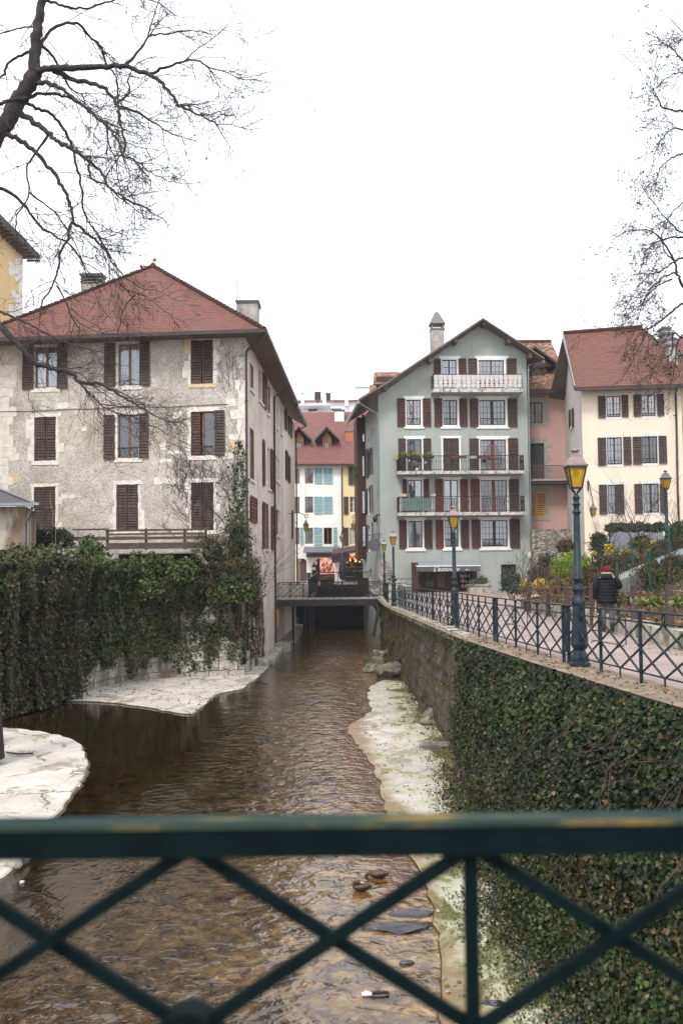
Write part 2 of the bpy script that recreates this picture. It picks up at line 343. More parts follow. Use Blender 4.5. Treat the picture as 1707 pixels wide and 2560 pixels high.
def courses(name, ax, c1_, c2_, mort, w_, h_, stain, moss=None):
    m, n, b, N, Lk = newmat(name); t = N.new('ShaderNodeTexCoord'); sp = N.new('ShaderNodeSeparateXYZ'); Lk.new(t.outputs['Object'], sp.inputs[0]); v = coords(N, Lk)
    cm = N.new('ShaderNodeCombineXYZ'); wn = noise(N, Lk, v, 1.3, 4); w2 = noise(N, Lk, v, 5, 5)
    Lk.new(mathn(N, Lk, 'ADD', sp.outputs[ax], mathn(N, Lk, 'MULTIPLY', w2, .22)), cm.inputs[0]); Lk.new(mathn(N, Lk, 'ADD', sp.outputs[2], mathn(N, Lk, 'MULTIPLY', mathn(N, Lk, 'ADD', wn, mathn(N, Lk, 'MULTIPLY', w2, .3)), .35)), cm.inputs[1])
    br = N.new('ShaderNodeTexBrick'); Lk.new(cm.outputs[0], br.inputs['Vector']); br.inputs['Color1'].default_value = rgba(c1_); br.inputs['Color2'].default_value = rgba(c2_); br.inputs['Mortar'].default_value = rgba(mort)
    br.inputs['Scale'].default_value = 1; br.inputs['Brick Width'].default_value = w_; br.inputs['Row Height'].default_value = h_; br.inputs['Mortar Size'].default_value = .018; br.inputs['Mortar Smooth'].default_value = .6
    f = noise(N, Lk, v, 6, 8); col = mixc(N, Lk, 1.0, br.outputs['Color'], ramp(N, Lk, f, [(.28, (.45, .45, .45)), (.72, (1.3, 1.28, 1.25))]), 'MULTIPLY')
    col = mixc(N, Lk, maprange(N, Lk, noise(N, Lk, coords(N, Lk, (1, 1, .22)), 1.3, 7), .44, .64), col, stain)
    if moss: col = mixc(N, Lk, maprange(N, Lk, noise(N, Lk, v, 1.5, 8), .53, .66), col, moss); col = mixc(N, Lk, maprange(N, Lk, noise(N, Lk, coords(N, Lk, (1, 1, .3)), 2.5, 8), .55, .7), col, (.12, .085, .05))
    Lk.new(col, b.inputs['Base Color']); b.inputs['Roughness'].default_value = .9; b.inputs['Specular IOR Level'].default_value = .15
    bump(N, Lk, b, mathn(N, Lk, 'ADD', mathn(N, Lk, 'MULTIPLY', br.outputs['Fac'], -1), mathn(N, Lk, 'MULTIPLY', f, 1.3)), 1.0, .06); return m
M['stone'] = courses('quay_stone_courses', 1, (.14, .12, .1), (.085, .074, .06), (.03, .026, .02), .62, .36, (.055, .045, .034), (.07, .075, .025))
M['oldstone'] = courses('old_pale_stone_courses', 0, (.5, .47, .43), (.34, .32, .29), (.12, .1, .085), .8, .42, (.14, .115, .095))
M['rubble'] = blockstone('rubble_wall', [(.6, .53, .45), (.38, .34, .3), (.55, .5, .44), (.14, .12, .1)], 3.2, (1, 1, 2.2), (.16, .14, .12), None, (.2, .18, .16), .12)
M['rock'] = nm('river_rock', (.22, .2, .17), (.09, .08, .065), 4, .85, .7, 12, c3_=(.1, .11, .04), s3=2)
M['soil'] = nm('leafy_soil', (.11, .07, .045), (.05, .034, .024), 5, .95, .7, 12, c3_=(.07, .075, .03), s3=1.3)
M['sand'] = nm('sandy_edge', (.26, .2, .145), (.15, .115, .08), 3, .95, .5, 20)
M['black'] = nm('black_panel', (.02, .02, .022), (.03, .03, .032), 4, .6)
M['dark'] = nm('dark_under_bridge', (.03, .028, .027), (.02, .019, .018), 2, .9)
M['awning'] = nm('grey_awning_cloth', (.27, .28, .31), (.22, .225, .25), 4, .9)
M['awningdark'] = nm('charcoal_awning_cloth', (.1, .105, .12), (.08, .082, .095), 4, .9)
M['purple'] = nm('purple_parasol_cloth', (.14, .12, .18), (.09, .08, .125), 6, .9)
M['plum'] = nm('plum_paint', (.1, .055, .075), (.08, .045, .06), 6, .7)
M['plumcloth'] = nm('plum_awning_cloth', (.06, .032, .042), (.045, .026, .034), 6, .85)
M['lamp_yellow'] = None
M['bark'] = nm('dark_bark', (.02, .016, .017), (.045, .036, .034), 7, .95, .6, 14)
M['twig'] = nm('twig_bark', (.045, .034, .036), (.075, .058, .056), 7, .95)
M['paletwig'] = nm('pale_twig', (.32, .23, .17), (.22, .15, .11), 7, .9)
M['redstem'] = nm('reddish_stem', (.14, .07, .055), (.09, .05, .04), 7, .9)
M['leaf'] = attrmat('glossy_leaf', .48, .2); M['dryleaf'] = attrmat('dry_leaf', .85, .1); M['bookmix'] = attrmat('coloured_goods', .6, .3)
M['greenfence'] = nm('green_fence_paint', (.008, .075, .05), (.006, .06, .04), 8, .4)
M['postwood'] = nm('square_post_wood', (.08, .056, .05), (.055, .04, .036), 5, .8, .3, 30, (1, 1, .2))
M['wire'] = nm('galvanised_wire', (.4, .4, .4), (.3, .3, .3), 8, .35, metal=.7)
M['ramp'] = plaster('ramp_concrete', (.26, .27, .26), (.13, .14, .13), .5)
M['skin'] = nm('skin', (.5, .3, .22), (.45, .27, .2), 10, .6)
M['jacket'] = nm('black_quilted_nylon', (.006, .006, .009), (.01, .01, .014), 10, .6, .2, 40, spec=.15)
M['hat'] = nm('red_knit', (.16, .008, .02), (.11, .006, .014), 40, .95, .8, 80)
M['fur'] = nm('beige_fur_trim', (.45, .36, .3), (.3, .23, .19), 40, .95, .6, 60)
M['trouser'] = nm('grey_trouser_cloth', (.1, .095, .11), (.07, .068, .08), 12, .9)
M['boot'] = nm('brown_boot_leather', (.05, .03, .022), (.035, .022, .018), 12, .6)
M['cane'] = nm('pale_wood_cane', (.55, .38, .2), (.45, .3, .15), 12, .6)
M['terracotta'] = nm('terracotta', (.45, .16, .08), (.36, .13, .07), 8, .8)
def lampglass():
    m, n, b, N, Lk = newmat('amber_lamp_glass'); f = noise(N, Lk, coords(N, Lk), 7, 5)
    Lk.new(ramp(N, Lk, f, [(.3, (.62, .4, .02)), (.7, (.48, .27, .01))]), b.inputs['Base Color'])
    b.inputs['Roughness'].default_value = .25; b.inputs['Transmission Weight'].default_value = .6; b.inputs['Coat Weight'].default_value = .3
    return m
M['lamp_yellow'] = lampglass()
def watermat():
    m, n, b, N, Lk = newmat('brown_river_water'); t = N.new('ShaderNodeTexCoord'); P = t.outputs['Object']
    sp = N.new('ShaderNodeSeparateXYZ'); Lk.new(P, sp.inputs[0]); X, Y = sp.outputs[0], sp.outputs[1]
    big = noise(N, Lk, coords(N, Lk, (1, .55, 1)), .5, 5, .6); wob = mathn(N, Lk, 'MULTIPLY', mathn(N, Lk, 'SUBTRACT', big, .5), 3.2)
    # offset from the right bank: edge of the bank near x = 1.25 close, 0.2 at 30 m
    e = mathn(N, Lk, 'ADD', mathn(N, Lk, 'SUBTRACT', X, mathn(N, Lk, 'MULTIPLY', mathn(N, Lk, 'SUBTRACT', 36.0, Y), .047)), wob)
    sh = maprange(N, Lk, e, -3.4, .2)
    lay = mathn(N, Lk, 'ADD', X, wob)
    left = maprange(N, Lk, lay, -4.6, -1.6)
    near = maprange(N, Lk, Y, 10, 19, .85, 0)
    col = mixc(N, Lk, left, (.012, .0065, .002), (.028, .0175, .0065))
    col = mixc(N, Lk, mathn(N, Lk, 'MULTIPLY', near, left), col, (.042, .027, .01))
    col = mixc(N, Lk, sh, col, (.125, .08, .033))
    st = noise(N, Lk, coords(N, Lk, (1, .8, 1)), 3.2, 7, .8)
    col = mixc(N, Lk, 1.0, col, ramp(N, Lk, st, [(.36, (.25, .22, .18)), (.62, (1.6, 1.55, 1.4))]), 'MULTIPLY')
    pv_ = N.new('ShaderNodeTexVoronoi'); pv_.inputs['Scale'].default_value = 7; Lk.new(coords(N, Lk), pv_.inputs['Vector']); ps_ = N.new('ShaderNodeSeparateXYZ'); Lk.new(pv_.outputs['Color'], ps_.inputs[0])
    col = mixc(N, Lk, .75, col, ramp(N, Lk, ps_.outputs[0], [(0, (.55, .52, .48)), (.6, (1, 1, 1)), (.9, (1.35, 1.33, 1.28)), (1, (1.9, 1.85, 1.75))]), 'MULTIPLY')
    band = maprange(N, Lk, mathn(N, Lk, 'ABSOLUTE', mathn(N, Lk, 'ADD', e, .05)), 0, .55, 1, 0)
    col = mixc(N, Lk, mathn(N, Lk, 'MULTIPLY', band, maprange(N, Lk, Y, 13, 17)), col, (.085, .032, .01))
    Lk.new(col, b.inputs['Base Color']); b.inputs['Roughness'].default_value = .06; b.inputs['IOR'].default_value = 1.33
    b.inputs['Specular IOR Level'].default_value = .7
    # ripples
    r1 = noise(N, Lk, coords(N, Lk, (1.0, 1, 1)), 3.3, 2, .6, .5); r2 = noise(N, Lk, coords(N, Lk, (1.1, 1, 1)), 8.5, 2, .4); r3 = noise(N, Lk, coords(N, Lk, (1, 1.3, 1)), 1.0, 2, .5)
    h = mathn(N, Lk, 'ADD', mathn(N, Lk, 'MULTIPLY', r1, 1.0), mathn(N, Lk, 'ADD', mathn(N, Lk, 'MULTIPLY', r2, .2), mathn(N, Lk, 'MULTIPLY', r3, .7)))
    amp = mathn(N, Lk, 'MULTIPLY', maprange(N, Lk, lay, -4.4, -1.6, .07, 1), maprange(N, Lk, Y, 10, 24, .6, 1)); h = mathn(N, Lk, 'MULTIPLY', h, amp)
    bp = bump(N, Lk, b, h, 1.0, .046)
    return m
M['water'] = watermat()
def bankmat(name, moss):
    m, n, b, N, Lk = newmat(name); v = coords(N, Lk)
    col = ramp(N, Lk, noise(N, Lk, v, .9, 6), [(.3, (.36, .33, .29)), (.7, (.56, .525, .48))])
    wob = noise(N, Lk, v, 3, 4); ve = N.new('ShaderNodeTexVoronoi'); ve.feature = 'DISTANCE_TO_EDGE'; ve.inputs['Scale'].default_value = .62
    ad = node(N, 'ShaderNodeVectorMath', operation='MULTIPLY_ADD'); wn = node(N, 'ShaderNodeTexNoise', Scale=1.6, Detail=6); Lk.new(v, wn.inputs['Vector'])
    Lk.new(wn.outputs['Color'], ad.inputs[0]); ad.inputs[1].default_value = (.9, .9, .9); Lk.new(v, ad.inputs[2]); Lk.new(ad.outputs[0], ve.inputs['Vector'])
    cr = maprange(N, Lk, ve.outputs['Distance'], .01, .03, .9 if not moss else .6, 0)
    cr = mathn(N, Lk, 'MULTIPLY', cr, maprange(N, Lk, noise(N, Lk, v, .7, 3), .45, .58))
    col = mixc(N, Lk, cr, col, (.12, .095, .07)); sp_n = noise(N, Lk, v, 38, 3, 0, .7); col = mixc(N, Lk, 1.0, col, ramp(N, Lk, sp_n, [(.3, (.72, .7, .68)), (.5, (1, 1, 1)), (.7, (1.06, 1.06, 1.06))]), 'MULTIPLY')
    sm = maprange(N, Lk, noise(N, Lk, coords(N, Lk, (1, .6, 1)), 1.1, 12, .5, .68), .53, .6, 0, .7); col = mixc(N, Lk, sm, col, (.2, .165, .125))
    if moss:
        sp = N.new('ShaderNodeSeparateXYZ'); Lk.new(v, sp.inputs[0])
        ed = mathn(N, Lk, 'SUBTRACT', sp.outputs[0], mathn(N, Lk, 'MULTIPLY', mathn(N, Lk, 'SUBTRACT', 36.0, sp.outputs[1]), .047))
        near = maprange(N, Lk, sp.outputs[1], 12, 26, .19, .03)
        mk = mathn(N, Lk, 'ADD', noise(N, Lk, coords(N, Lk, (1, .45, 1)), 1.5, 12, .6, .68), mathn(N, Lk, 'ADD', near, maprange(N, Lk, ed, .9, 2.3, -.03, .15)))
        col = mixc(N, Lk, maprange(N, Lk, mk, .48, .62, 0, .55), col, (.36, .38, .2))
        col = mixc(N, Lk, maprange(N, Lk, mk, .6, .72), col, (.1, .105, .03))
        eb = mathn(N, Lk, 'ADD', ed, mathn(N, Lk, 'MULTIPLY', noise(N, Lk, v, 1.2, 6), 1.2)); col = mixc(N, Lk, maprange(N, Lk, eb, .55, 1.15, .85, 0), col, (.2, .13, .07))
    Lk.new(col, b.inputs['Base Color']); b.inputs['Roughness'].default_value = .75; b.inputs['Specular IOR Level'].default_value = .3
    bump(N, Lk, b, mathn(N, Lk, 'ADD', wob, mathn(N, Lk, 'MULTIPLY', cr, -1.5)), .5, .05); return m
M['bank'] = bankmat('pale_bank_concrete', False); M['bankmoss'] = bankmat('mossy_bank_concrete', True)
M['wet'] = nm('wet_bank_edge', (.085, .058, .028), (.045, .028, .013), 5, .45, .4, 20, spec=.25)
def cobble():
    m, n, b, N, Lk = newmat('pinkish_pavers'); v = coords(N, Lk); br = N.new('ShaderNodeTexBrick'); Lk.new(v, br.inputs['Vector'])
    br.inputs['Color1'].default_value = rgba((.36, .28, .25)); br.inputs['Color2'].default_value = rgba((.29, .225, .205)); br.inputs['Mortar'].default_value = rgba((.19, .16, .145))
    br.inputs['Scale'].default_value = 1; br.inputs['Brick Width'].default_value = .22; br.inputs['Row Height'].default_value = .13; br.inputs['Mortar Size'].default_value = .009
    f = noise(N, Lk, v, .8, 6); col = mixc(N, Lk, 1.0, br.outputs['Color'], ramp(N, Lk, f, [(.32, (.7, .69, .68)), (.66, (1.12, 1.1, 1.09))]), 'MULTIPLY')
    Lk.new(col, b.inputs['Base Color']); b.inputs['Roughness'].default_value = .8
    bump(N, Lk, b, mathn(N, Lk, 'MULTIPLY', br.outputs['Fac'], -1), .4, .02); return m
M['cobble'] = cobble()
M['kerb'] = nm('kerb_stone', (.42, .39, .35), (.24, .22, .19), 3, .9, .6, 15, c3_=(.12, .12, .06), s3=1.5)
M['render_stain'] = nm('peeling_render', (.27, .2, .14), (.15, .11, .08), 3, .95, .5, 20, (1, 1, .3), c3_=(.5, .45, .38), s3=1.2)
M['slate'] = nm('dark_flat_roof', (.07, .065, .07), (.09, .085, .088), 5, .7)
# ------------------------------------------------------------------ shared builders
def struct(name, mb, mats):
    o = mb.build(name, mats); o['kind'] = 'structure'; return o
def shutter(h, Fr, u0, u1, z0, z1, mat, d=.05, n=None, name='shutter'):
    b = MB(); w = u1 - u0; s = min(.055, w * .14); t = .035; n = int((z1 - z0) / .12)
    b.fbox(Fr, u0, u0 + s, z0, z1, d, d + t); b.fbox(Fr, u1 - s, u1, z0, z1, d, d + t)
    zm = (z0 + z1) / 2 + .03
    for a, c in ((z0, z0 + .09), (zm - .035, zm + .035), (z1 - .08, z1)): b.fbox(Fr, u0 + s, u1 - s, a, c, d + .002, d + t - .003)
    for a, c in ((z0 + .09, zm - .035), (zm + .035, z1 - .08)):
        k = max(3, int(round(n * (c - a) / (z1 - z0)))); st = (c - a) / k
        for i in range(k):
            zz = a + st * i; x0, x1 = u0 + s, u1 - s
            b.hexa([Fr.P(x0, zz, d + t - .006), Fr.P(x1, zz, d + t - .006), Fr.P(x1, zz + .004, d + t - .012), Fr.P(x0, zz + .004, d + t - .012),
                    Fr.P(x0, zz + st * .66, d + .014), Fr.P(x1, zz + st * .66, d + .014), Fr.P(x1, zz + st * .7, d + .006), Fr.P(x0, zz + st * .7, d + .006)])
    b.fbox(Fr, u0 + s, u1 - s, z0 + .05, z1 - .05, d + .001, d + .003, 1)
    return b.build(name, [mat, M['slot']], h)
def window(h, Fr, r, mat, cols=2, rows=1, curtain=None, glass=None, dep=.2, mid=.09, border=.055, low=None, name='window', arm=None):
    """frame with sashes and bars; children: pane, curtain, room lining"""
    u0, u1, z0, z1 = r; b = MB(); d0, d1 = -dep, -dep + .05
    b.fbox(Fr, u0, u0 + border, z0, z1, d0, d1); b.fbox(Fr, u1 - border, u1, z0, z1, d0, d1)
    b.fbox(Fr, u0 + border, u1 - border, z1 - border, z1, d0 + .001, d1 - .001); b.fbox(Fr, u0 + border, u1 - border, z0, z0 + border * 1.4, d0 + .001, d1 - .001)
    um = (u0 + u1) / 2
    if mid: b.fbox(Fr, um - mid / 2, um + mid / 2, z0 + border, z1 - border, d0 + .002, d1 + .012)
    if cols > 1 or rows > 1:
        per = cols // 2 if mid else cols
        segs = [(u0 + border, um - mid / 2), (um + mid / 2, u1 - border)] if mid else [(u0 + border, u1 - border)]
        for a, c in segs:
            for i in range(1, per): x = lerp(a, c, i / per); b.fbox(Fr, x - .012, x + .012, z0 + border, z1 - border, d0 + .008, d1 - .008)
        for j in range(1, rows):
            z = lerp(z0 + border, z1 - border, j / rows)
            for a, c in segs: b.fbox(Fr, a, c, z - .012, z + .012, d0 + .006, d1 - .006)
    o = b.build(name, mat, h)
    g = MB(); g.poly([Fr.P(u0, z0, -dep + .02), Fr.P(u1, z0, -dep + .02), Fr.P(u1, z1, -dep + .02), Fr.P(u0, z1, -dep + .02)]); g.build('pane', glass or M['glass'], o)
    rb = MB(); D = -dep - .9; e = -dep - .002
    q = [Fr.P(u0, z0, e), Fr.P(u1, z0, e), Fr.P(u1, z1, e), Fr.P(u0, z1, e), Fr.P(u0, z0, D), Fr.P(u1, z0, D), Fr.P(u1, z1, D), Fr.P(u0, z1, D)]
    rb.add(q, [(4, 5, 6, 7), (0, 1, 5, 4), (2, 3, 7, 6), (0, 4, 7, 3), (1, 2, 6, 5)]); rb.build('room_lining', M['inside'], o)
    if curtain:
        cb = MB(); cm, kind = curtain
        def cl(a, c, zt, zb, gather=0):
            n = max(6, int((c - a) / .05)); vs = []
            for j in range(7):
                for i in range(n + 1):
                    tt = j / 6; uu = lerp(a, c, i / n)
                    if gather: side = a if gather < 0 else c; uu = lerp(uu, side, gather_f(tt))
                    vs.append(Fr.P(uu, lerp(zt, zb, tt), -dep - .07 + .025 * math.sin(i * 2.1)))
            cb.add(vs, [(j * (n + 1) + i, (j + 1) * (n + 1) + i, (j + 1) * (n + 1) + i + 1, j * (n + 1) + i + 1) for j in range(6) for i in range(n)], smooth=True)
        def gather_f(t): return .75 * math.sin(min(1, t * 1.5) * math.pi / 2) * (1 if t < .65 else 1 - (t - .65) * 1.1)
        if kind == 'full': cl(u0, u1, z1, z0)
        elif kind == 'low': cl(u0, u1, lerp(z0, z1, .34), z0)
        elif kind == 'tied': cl(u0, um, z1, z0, -1); cl(um, u1, z1, z0, 1)
        elif kind == 'half': cl(u0, um, z1, z0)
        cb.build('curtain', cm, o)
    if low:
        lb = MB(); zt = lerp(z0, z1, low); lb.fbox(Fr, u0 + .01, u1 - .01, zt - .03, zt, -.1, -.07)
        n = 5; wv = (u1 - u0) / n
        for i in range(n):
            a, c = u0 + wv * i, u0 + wv * (i + 1)
            lb.bar(Fr.P(a, z0 + .03, -.085), Fr.P(c, zt - .02, -.085), .012); lb.bar(Fr.P(c, z0 + .03, -.07), Fr.P(a, zt - .02, -.07), .012)
        lb.build('window_guard', M['iron'], o)
    return o
def wall(Fr, outer, holes, mat, parent, rev=.22, name='wall', revmat=None, extra=None):
    b = MB(); b.sheet(outer, [[(a, c), (b_, c), (b_, d), (a, d)] for a, b_, c, d in holes], lambda u, z: Fr.P(u, z, 0))
    for a, b_, c, d in holes:
        q = [(a, c), (b_, c), (b_, d), (a, d)]
        for i in range(4):
            p, r = q[i], q[(i + 1) % 4]; b.add([Fr.P(*p, 0), Fr.P(*r, 0), Fr.P(*r, -rev), Fr.P(*p, -rev)], [(0, 1, 2, 3)], 1)
    if extra: extra(b)
    return b.build(name, [mat, revmat or mat], parent)
def plate(b, Fr, u0, u1, z0, z1, d=.015, jag=.0, slot=0, r=None):
    """a thin stone with an uneven outline"""
    r = r or random; n = []
    def side(p, q, k):
        for i in range(k):
            t = i / k; n.append((lerp(p[0], q[0], t) + r.uniform(-jag, jag), lerp(p[1], q[1], t) + r.uniform(-jag, jag)))
    kx = max(2, int((u1 - u0) / .14)); kz = max(2, int((z1 - z0) / .14))
    side((u0, z0), (u1, z0), kx); side((u1, z0), (u1, z1), kz); side((u1, z1), (u0, z1), kx); side((u0, z1), (u0, z0), kz)
    base = len(b.f); b.sheet(n, [], lambda u, z: Fr.P(u, z, d), slot)
    for i in range(len(n)):
        p, q = n[i], n[(i + 1) % len(n)]; b.add([Fr.P(*q, d), Fr.P(*p, d), Fr.P(*p, -.004), Fr.P(*q, -.004)], [(0, 1, 2, 3)], slot)
def textmesh(s, size, Fr, u, z, d, mat, parent, name='lettering', shear=0, align='CENTER', ext=.004):
    c = bpy.data.curves.new('t', 'FONT'); c.body = s; c.size = size; c.align_x = align; c.align_y = 'CENTER'; c.shear = shear; c.extrude = ext; c.resolution_u = 3
    o = bpy.data.objects.new('t', c); COL.objects.link(o); dg = bpy.context.evaluated_depsgraph_get(); me = bpy.data.meshes.new_from_object(o.evaluated_get(dg))
    bpy.data.objects.remove(o)
    for v in me.vertices: v.co = Fr.P(u + v.co.x, z + v.co.y, d + v.co.z)
    me.materials.clear(); me.materials.append(mat); m = bpy.data.objects.new(name, me); COL.objects.link(m); setpar(m, parent); return m
def pipe(h, pts, r=.05, mat=None, name='drainpipe'):
    b = MB(); b.tube(pts, r, 8)
    for i in range(1, len(pts)):
        a, c = Vector(pts[i - 1]), Vector(pts[i]); L_ = (c - a).length; n = int(L_ / 2.2)
        for k in range(1, n + 1): p = a.lerp(c, k / (n + 1)); t = (c - a).normalized(); b.tube([p - t * .03, p + t * .03], r * 1.35, 8)
    return b.build(name, mat or M['gutter'], h)
# ================================================================== SETTING: ground and water
g = MB(); g.box(-320, 320, -56, 590, -4.2, -3.75); struct('ground', g, M['soil'])
g = MB(); g.add([(-22, -6, -3.05), (12, -6, -3.05), (12, 92, -3.05), (-22, 92, -3.05)], [(0, 1, 2, 3)]); struct('river_water', g, M['water'])
def bank(name, pts, mat, z=-2.99, out_=.22, wet=True, seed=1):
    rr = random.Random(seed); P = []
    for i in range(len(pts)):
        a, c = Vector(pts[i]), Vector(pts[(i + 1) % len(pts)]); n = max(1, int((c - a).length / .28))
        for k in range(n): q = a.lerp(c, k / n); P.append((q.x + rr.uniform(-.05, .05), q.y + rr.uniform(-.09, .09)))
    b = MB(); b.sheet(P, [], lambda u, v: (u, v, z + .012 * math.sin(u * 3) * math.cos(v * 2)))
    n = len(P); ar = sum(P[i][0] * P[(i + 1) % n][1] - P[(i + 1) % n][0] * P[i][1] for i in range(n)); sg = 1 if ar > 0 else -1
    rings = [(0, z), (.03, z - .03), (out_ * .35, -3.045), (out_ * .8, -3.12)]
    def off(i, d):
        p0, p1 = Vector(P[i - 1]), Vector(P[(i + 1) % n]); t = (p1 - p0).normalized(); return (P[i][0] + t.y * sg * d, P[i][1] - t.x * sg * d)
    for k in range(3):
        for i in range(n):
            j = (i + 1) % n; q = [(*off(i, rings[k][0]), rings[k][1]), (*off(j, rings[k][0]), rings[k][1]), (*off(j, rings[k + 1][0]), rings[k + 1][1]), (*off(i, rings[k + 1][0]), rings[k + 1][1])]
            if k == 0:
                zz = lambda p: z + .012 * math.sin(p[0] * 3) * math.cos(p[1] * 2)
                q[0] = (q[0][0], q[0][1], zz(q[0])); q[1] = (q[1][0], q[1][1], zz(q[1]))
            b.add(q, [(0, 1, 2, 3) if sg < 0 else (3, 2, 1, 0)], 0 if k == 0 else 1)
    return struct(name, b, [mat, M['wet']])
g2 = lambda c, L_, z=-3.0: [tuple(gr(c(*p), z))[:2] for p in L_]
LB = g2(V, [(-60, 1668), (30, 1672), (90, 1680), (150, 1692), (185, 1712), (197, 1745), (192, 1775), (175, 1808), (148, 1838), (128, 1868), (100, 1900), (62, 1945), (35, 1985), (0, 2010), (-80, 2060), (-300, 2060), (-260, 1668)])
bank('near_left_bank', LB, M['bank'], seed=3)
FB = g2(V, [(100, 1606), (150, 1582), (200, 1566), (300, 1552), (420, 1550), (540, 1545), (600, 1522), (622, 1492), (632, 1497), (612, 1534), (584, 1560), (548, 1583), (505, 1590), (480, 1602), (468, 1618), (440, 1637), (400, 1634), (352, 1624), (290, 1614), (210, 1609)])
bank('far_left_bank', FB, M['bank'], out_=.15, seed=4)
RB = g2(V, [(880, 1562), (852, 1575), (846, 1600), (856, 1628), (838, 1648), (806, 1662), (800, 1676), (818, 1700), (836, 1726), (856, 1748), (872, 1790), (880, 1830), (896, 1880), (925, 1925), (960, 1975), (985, 2040), (1005, 2120), (1015, 2200), (1020, 2290), (1030, 2500), (1400, 2600), (1300, 1900), (1120, 1750), (1030, 1680), (970, 1600), (930, 1565)])
bank('right_bank', RB, M['bankmoss'], out_=.13, seed=5)
XT = [(6, 4.85), (12.4, 4.2), (16.5, 3.86), (23.8, 3.27), (32, 2.95), (45, 2.62), (50, 2.5), (58, 2.38)]
XB = [(6, 4.1), (12, 3.4), (23.5, 2.68), (35, 2.48), (58, 2.2)]
PZ = [(6, 0.06), (12.4, -.01), (17.2, -.07), (24, -.11), (30, -.14), (45, -.3), (50, -.3), (58, -.14), (66, -.1)]
pz = lambda y: interp(y, PZ)
# path, edge strip
def strip(ys, xl, xr, z, slot=0, b=None):
    b = b or MB(); vs = []
    for y in ys: vs += [(xl(y), y, z(y)), (xr(y), y, z(y))]
    b.add(vs, [(2 * i, 2 * i + 1, 2 * i + 3, 2 * i + 2) for i in range(len(ys) - 1)], slot); return b
ys = [0, 3, 6, 9, 12.4, 15, 17.2, 20, 24, 27, 30, 35, 40, 45, 50, 54, 58, 62, 66, 90]
xt = lambda y: interp(y, XT)
KX = [(0, 6.2), (12, 6.35), (19.6, 6.75), (27, 7.2), (36, 7.45), (45, 8.1), (52, 10.2), (60, 12.3), (66, 14), (90, 14)]
kx = lambda y: interp(y, KX)
struct('path', strip(ys, lambda y: xt(y) + .28, kx, pz), M['cobble'])
struct('path_edging', strip(ys[:17], lambda y: xt(y) - .5, lambda y: xt(y) + .30, lambda y: pz(y) + .012), M['sand'])
# quay wall right
b = MB(); ys2 = [y for y in np.arange(-2, 58.6, .75)]; rr = random.Random(2); vs = []; NZ = 12
for i, y in enumerate(ys2):
    for j in range(NZ + 1):
        t = j / NZ; x = lerp(xt(y) - (.26 if y > 25 else .48), interp(y, XB), t) + (rr.uniform(-.05, .05) if 0 < j < NZ else 0); z = lerp(pz(y) + .0, -3.3, t)
        vs.append((x, y, z))
fs = [(i * (NZ + 1) + j, (i + 1) * (NZ + 1) + j, (i + 1) * (NZ + 1) + j + 1, i * (NZ + 1) + j + 1) for i in range(len(ys2) - 1) for j in range(NZ)]
b.add(vs, fs)
for i in range(len(ys2) - 1):   # coping stones
    y0, y1 = ys2[i] + .01, ys2[i + 1] - .01; d = rr.uniform(-.02, .02); zz = rr.uniform(0, .02)
    if y0 > 24: b.hexa([(xt(y0) - .33 + d, y0, pz(y0) - .2), (xt(y0) - .0, y0, pz(y0) - .2), (xt(y1), y1, pz(y1) - .2), (xt(y1) - .33 + d, y1, pz(y1) - .2), (xt(y0) - .33 + d, y0, pz(y0) + .03 + zz), (xt(y0), y0, pz(y0) + .03 + zz), (xt(y1), y1, pz(y1) + .03 + zz), (xt(y1) - .33 + d, y1, pz(y1) + .03 + zz)], 1)
o = b.build('quay_wall', [M['stone'], M['kerb']]); tag(o, 'long mossy stone retaining wall dropping from the path to the river', 'retaining wall')
# rocks at the foot of the quay wall
def rock(name, c, s, label, cat='rock', group=None, mat='rock', seed=0, ico=2):
    import bmesh
    bm = bmesh.new(); bmesh.ops.create_icosphere(bm, subdivisions=ico, radius=1); rr = random.Random(seed)
    ph = [rr.uniform(0, 6) for _ in range(6)]
    for v in bm.verts:
        p = v.co.copy(); k = 1 + .16 * math.sin(3 * p.x + ph[0]) * math.sin(2.5 * p.y + ph[1]) + .12 * math.sin(5 * p.z + ph[2]) + rr.uniform(-.07, .07)
        cl_ = .8 if 'slab' in name else 1.2; q = [max(-cl_, min(cl_, a)) for a in p * k * (1 + .25 * math.sin(p.x * 4 + ph[3]) * math.cos(p.y * 3 + ph[4]))]; v.co = (c[0] + q[0] * s[0], c[1] + q[1] * s[1], c[2] + q[2] * s[2])
    me = bpy.data.meshes.new(name); bm.to_mesh(me); bm.free(); me.materials.append(M[mat]); o = bpy.data.objects.new(name, me); COL.objects.link(o)
    return tag(o, label, cat, group)
def R_(c, x, y, z=-3.0): return gr(c(x, y), z)
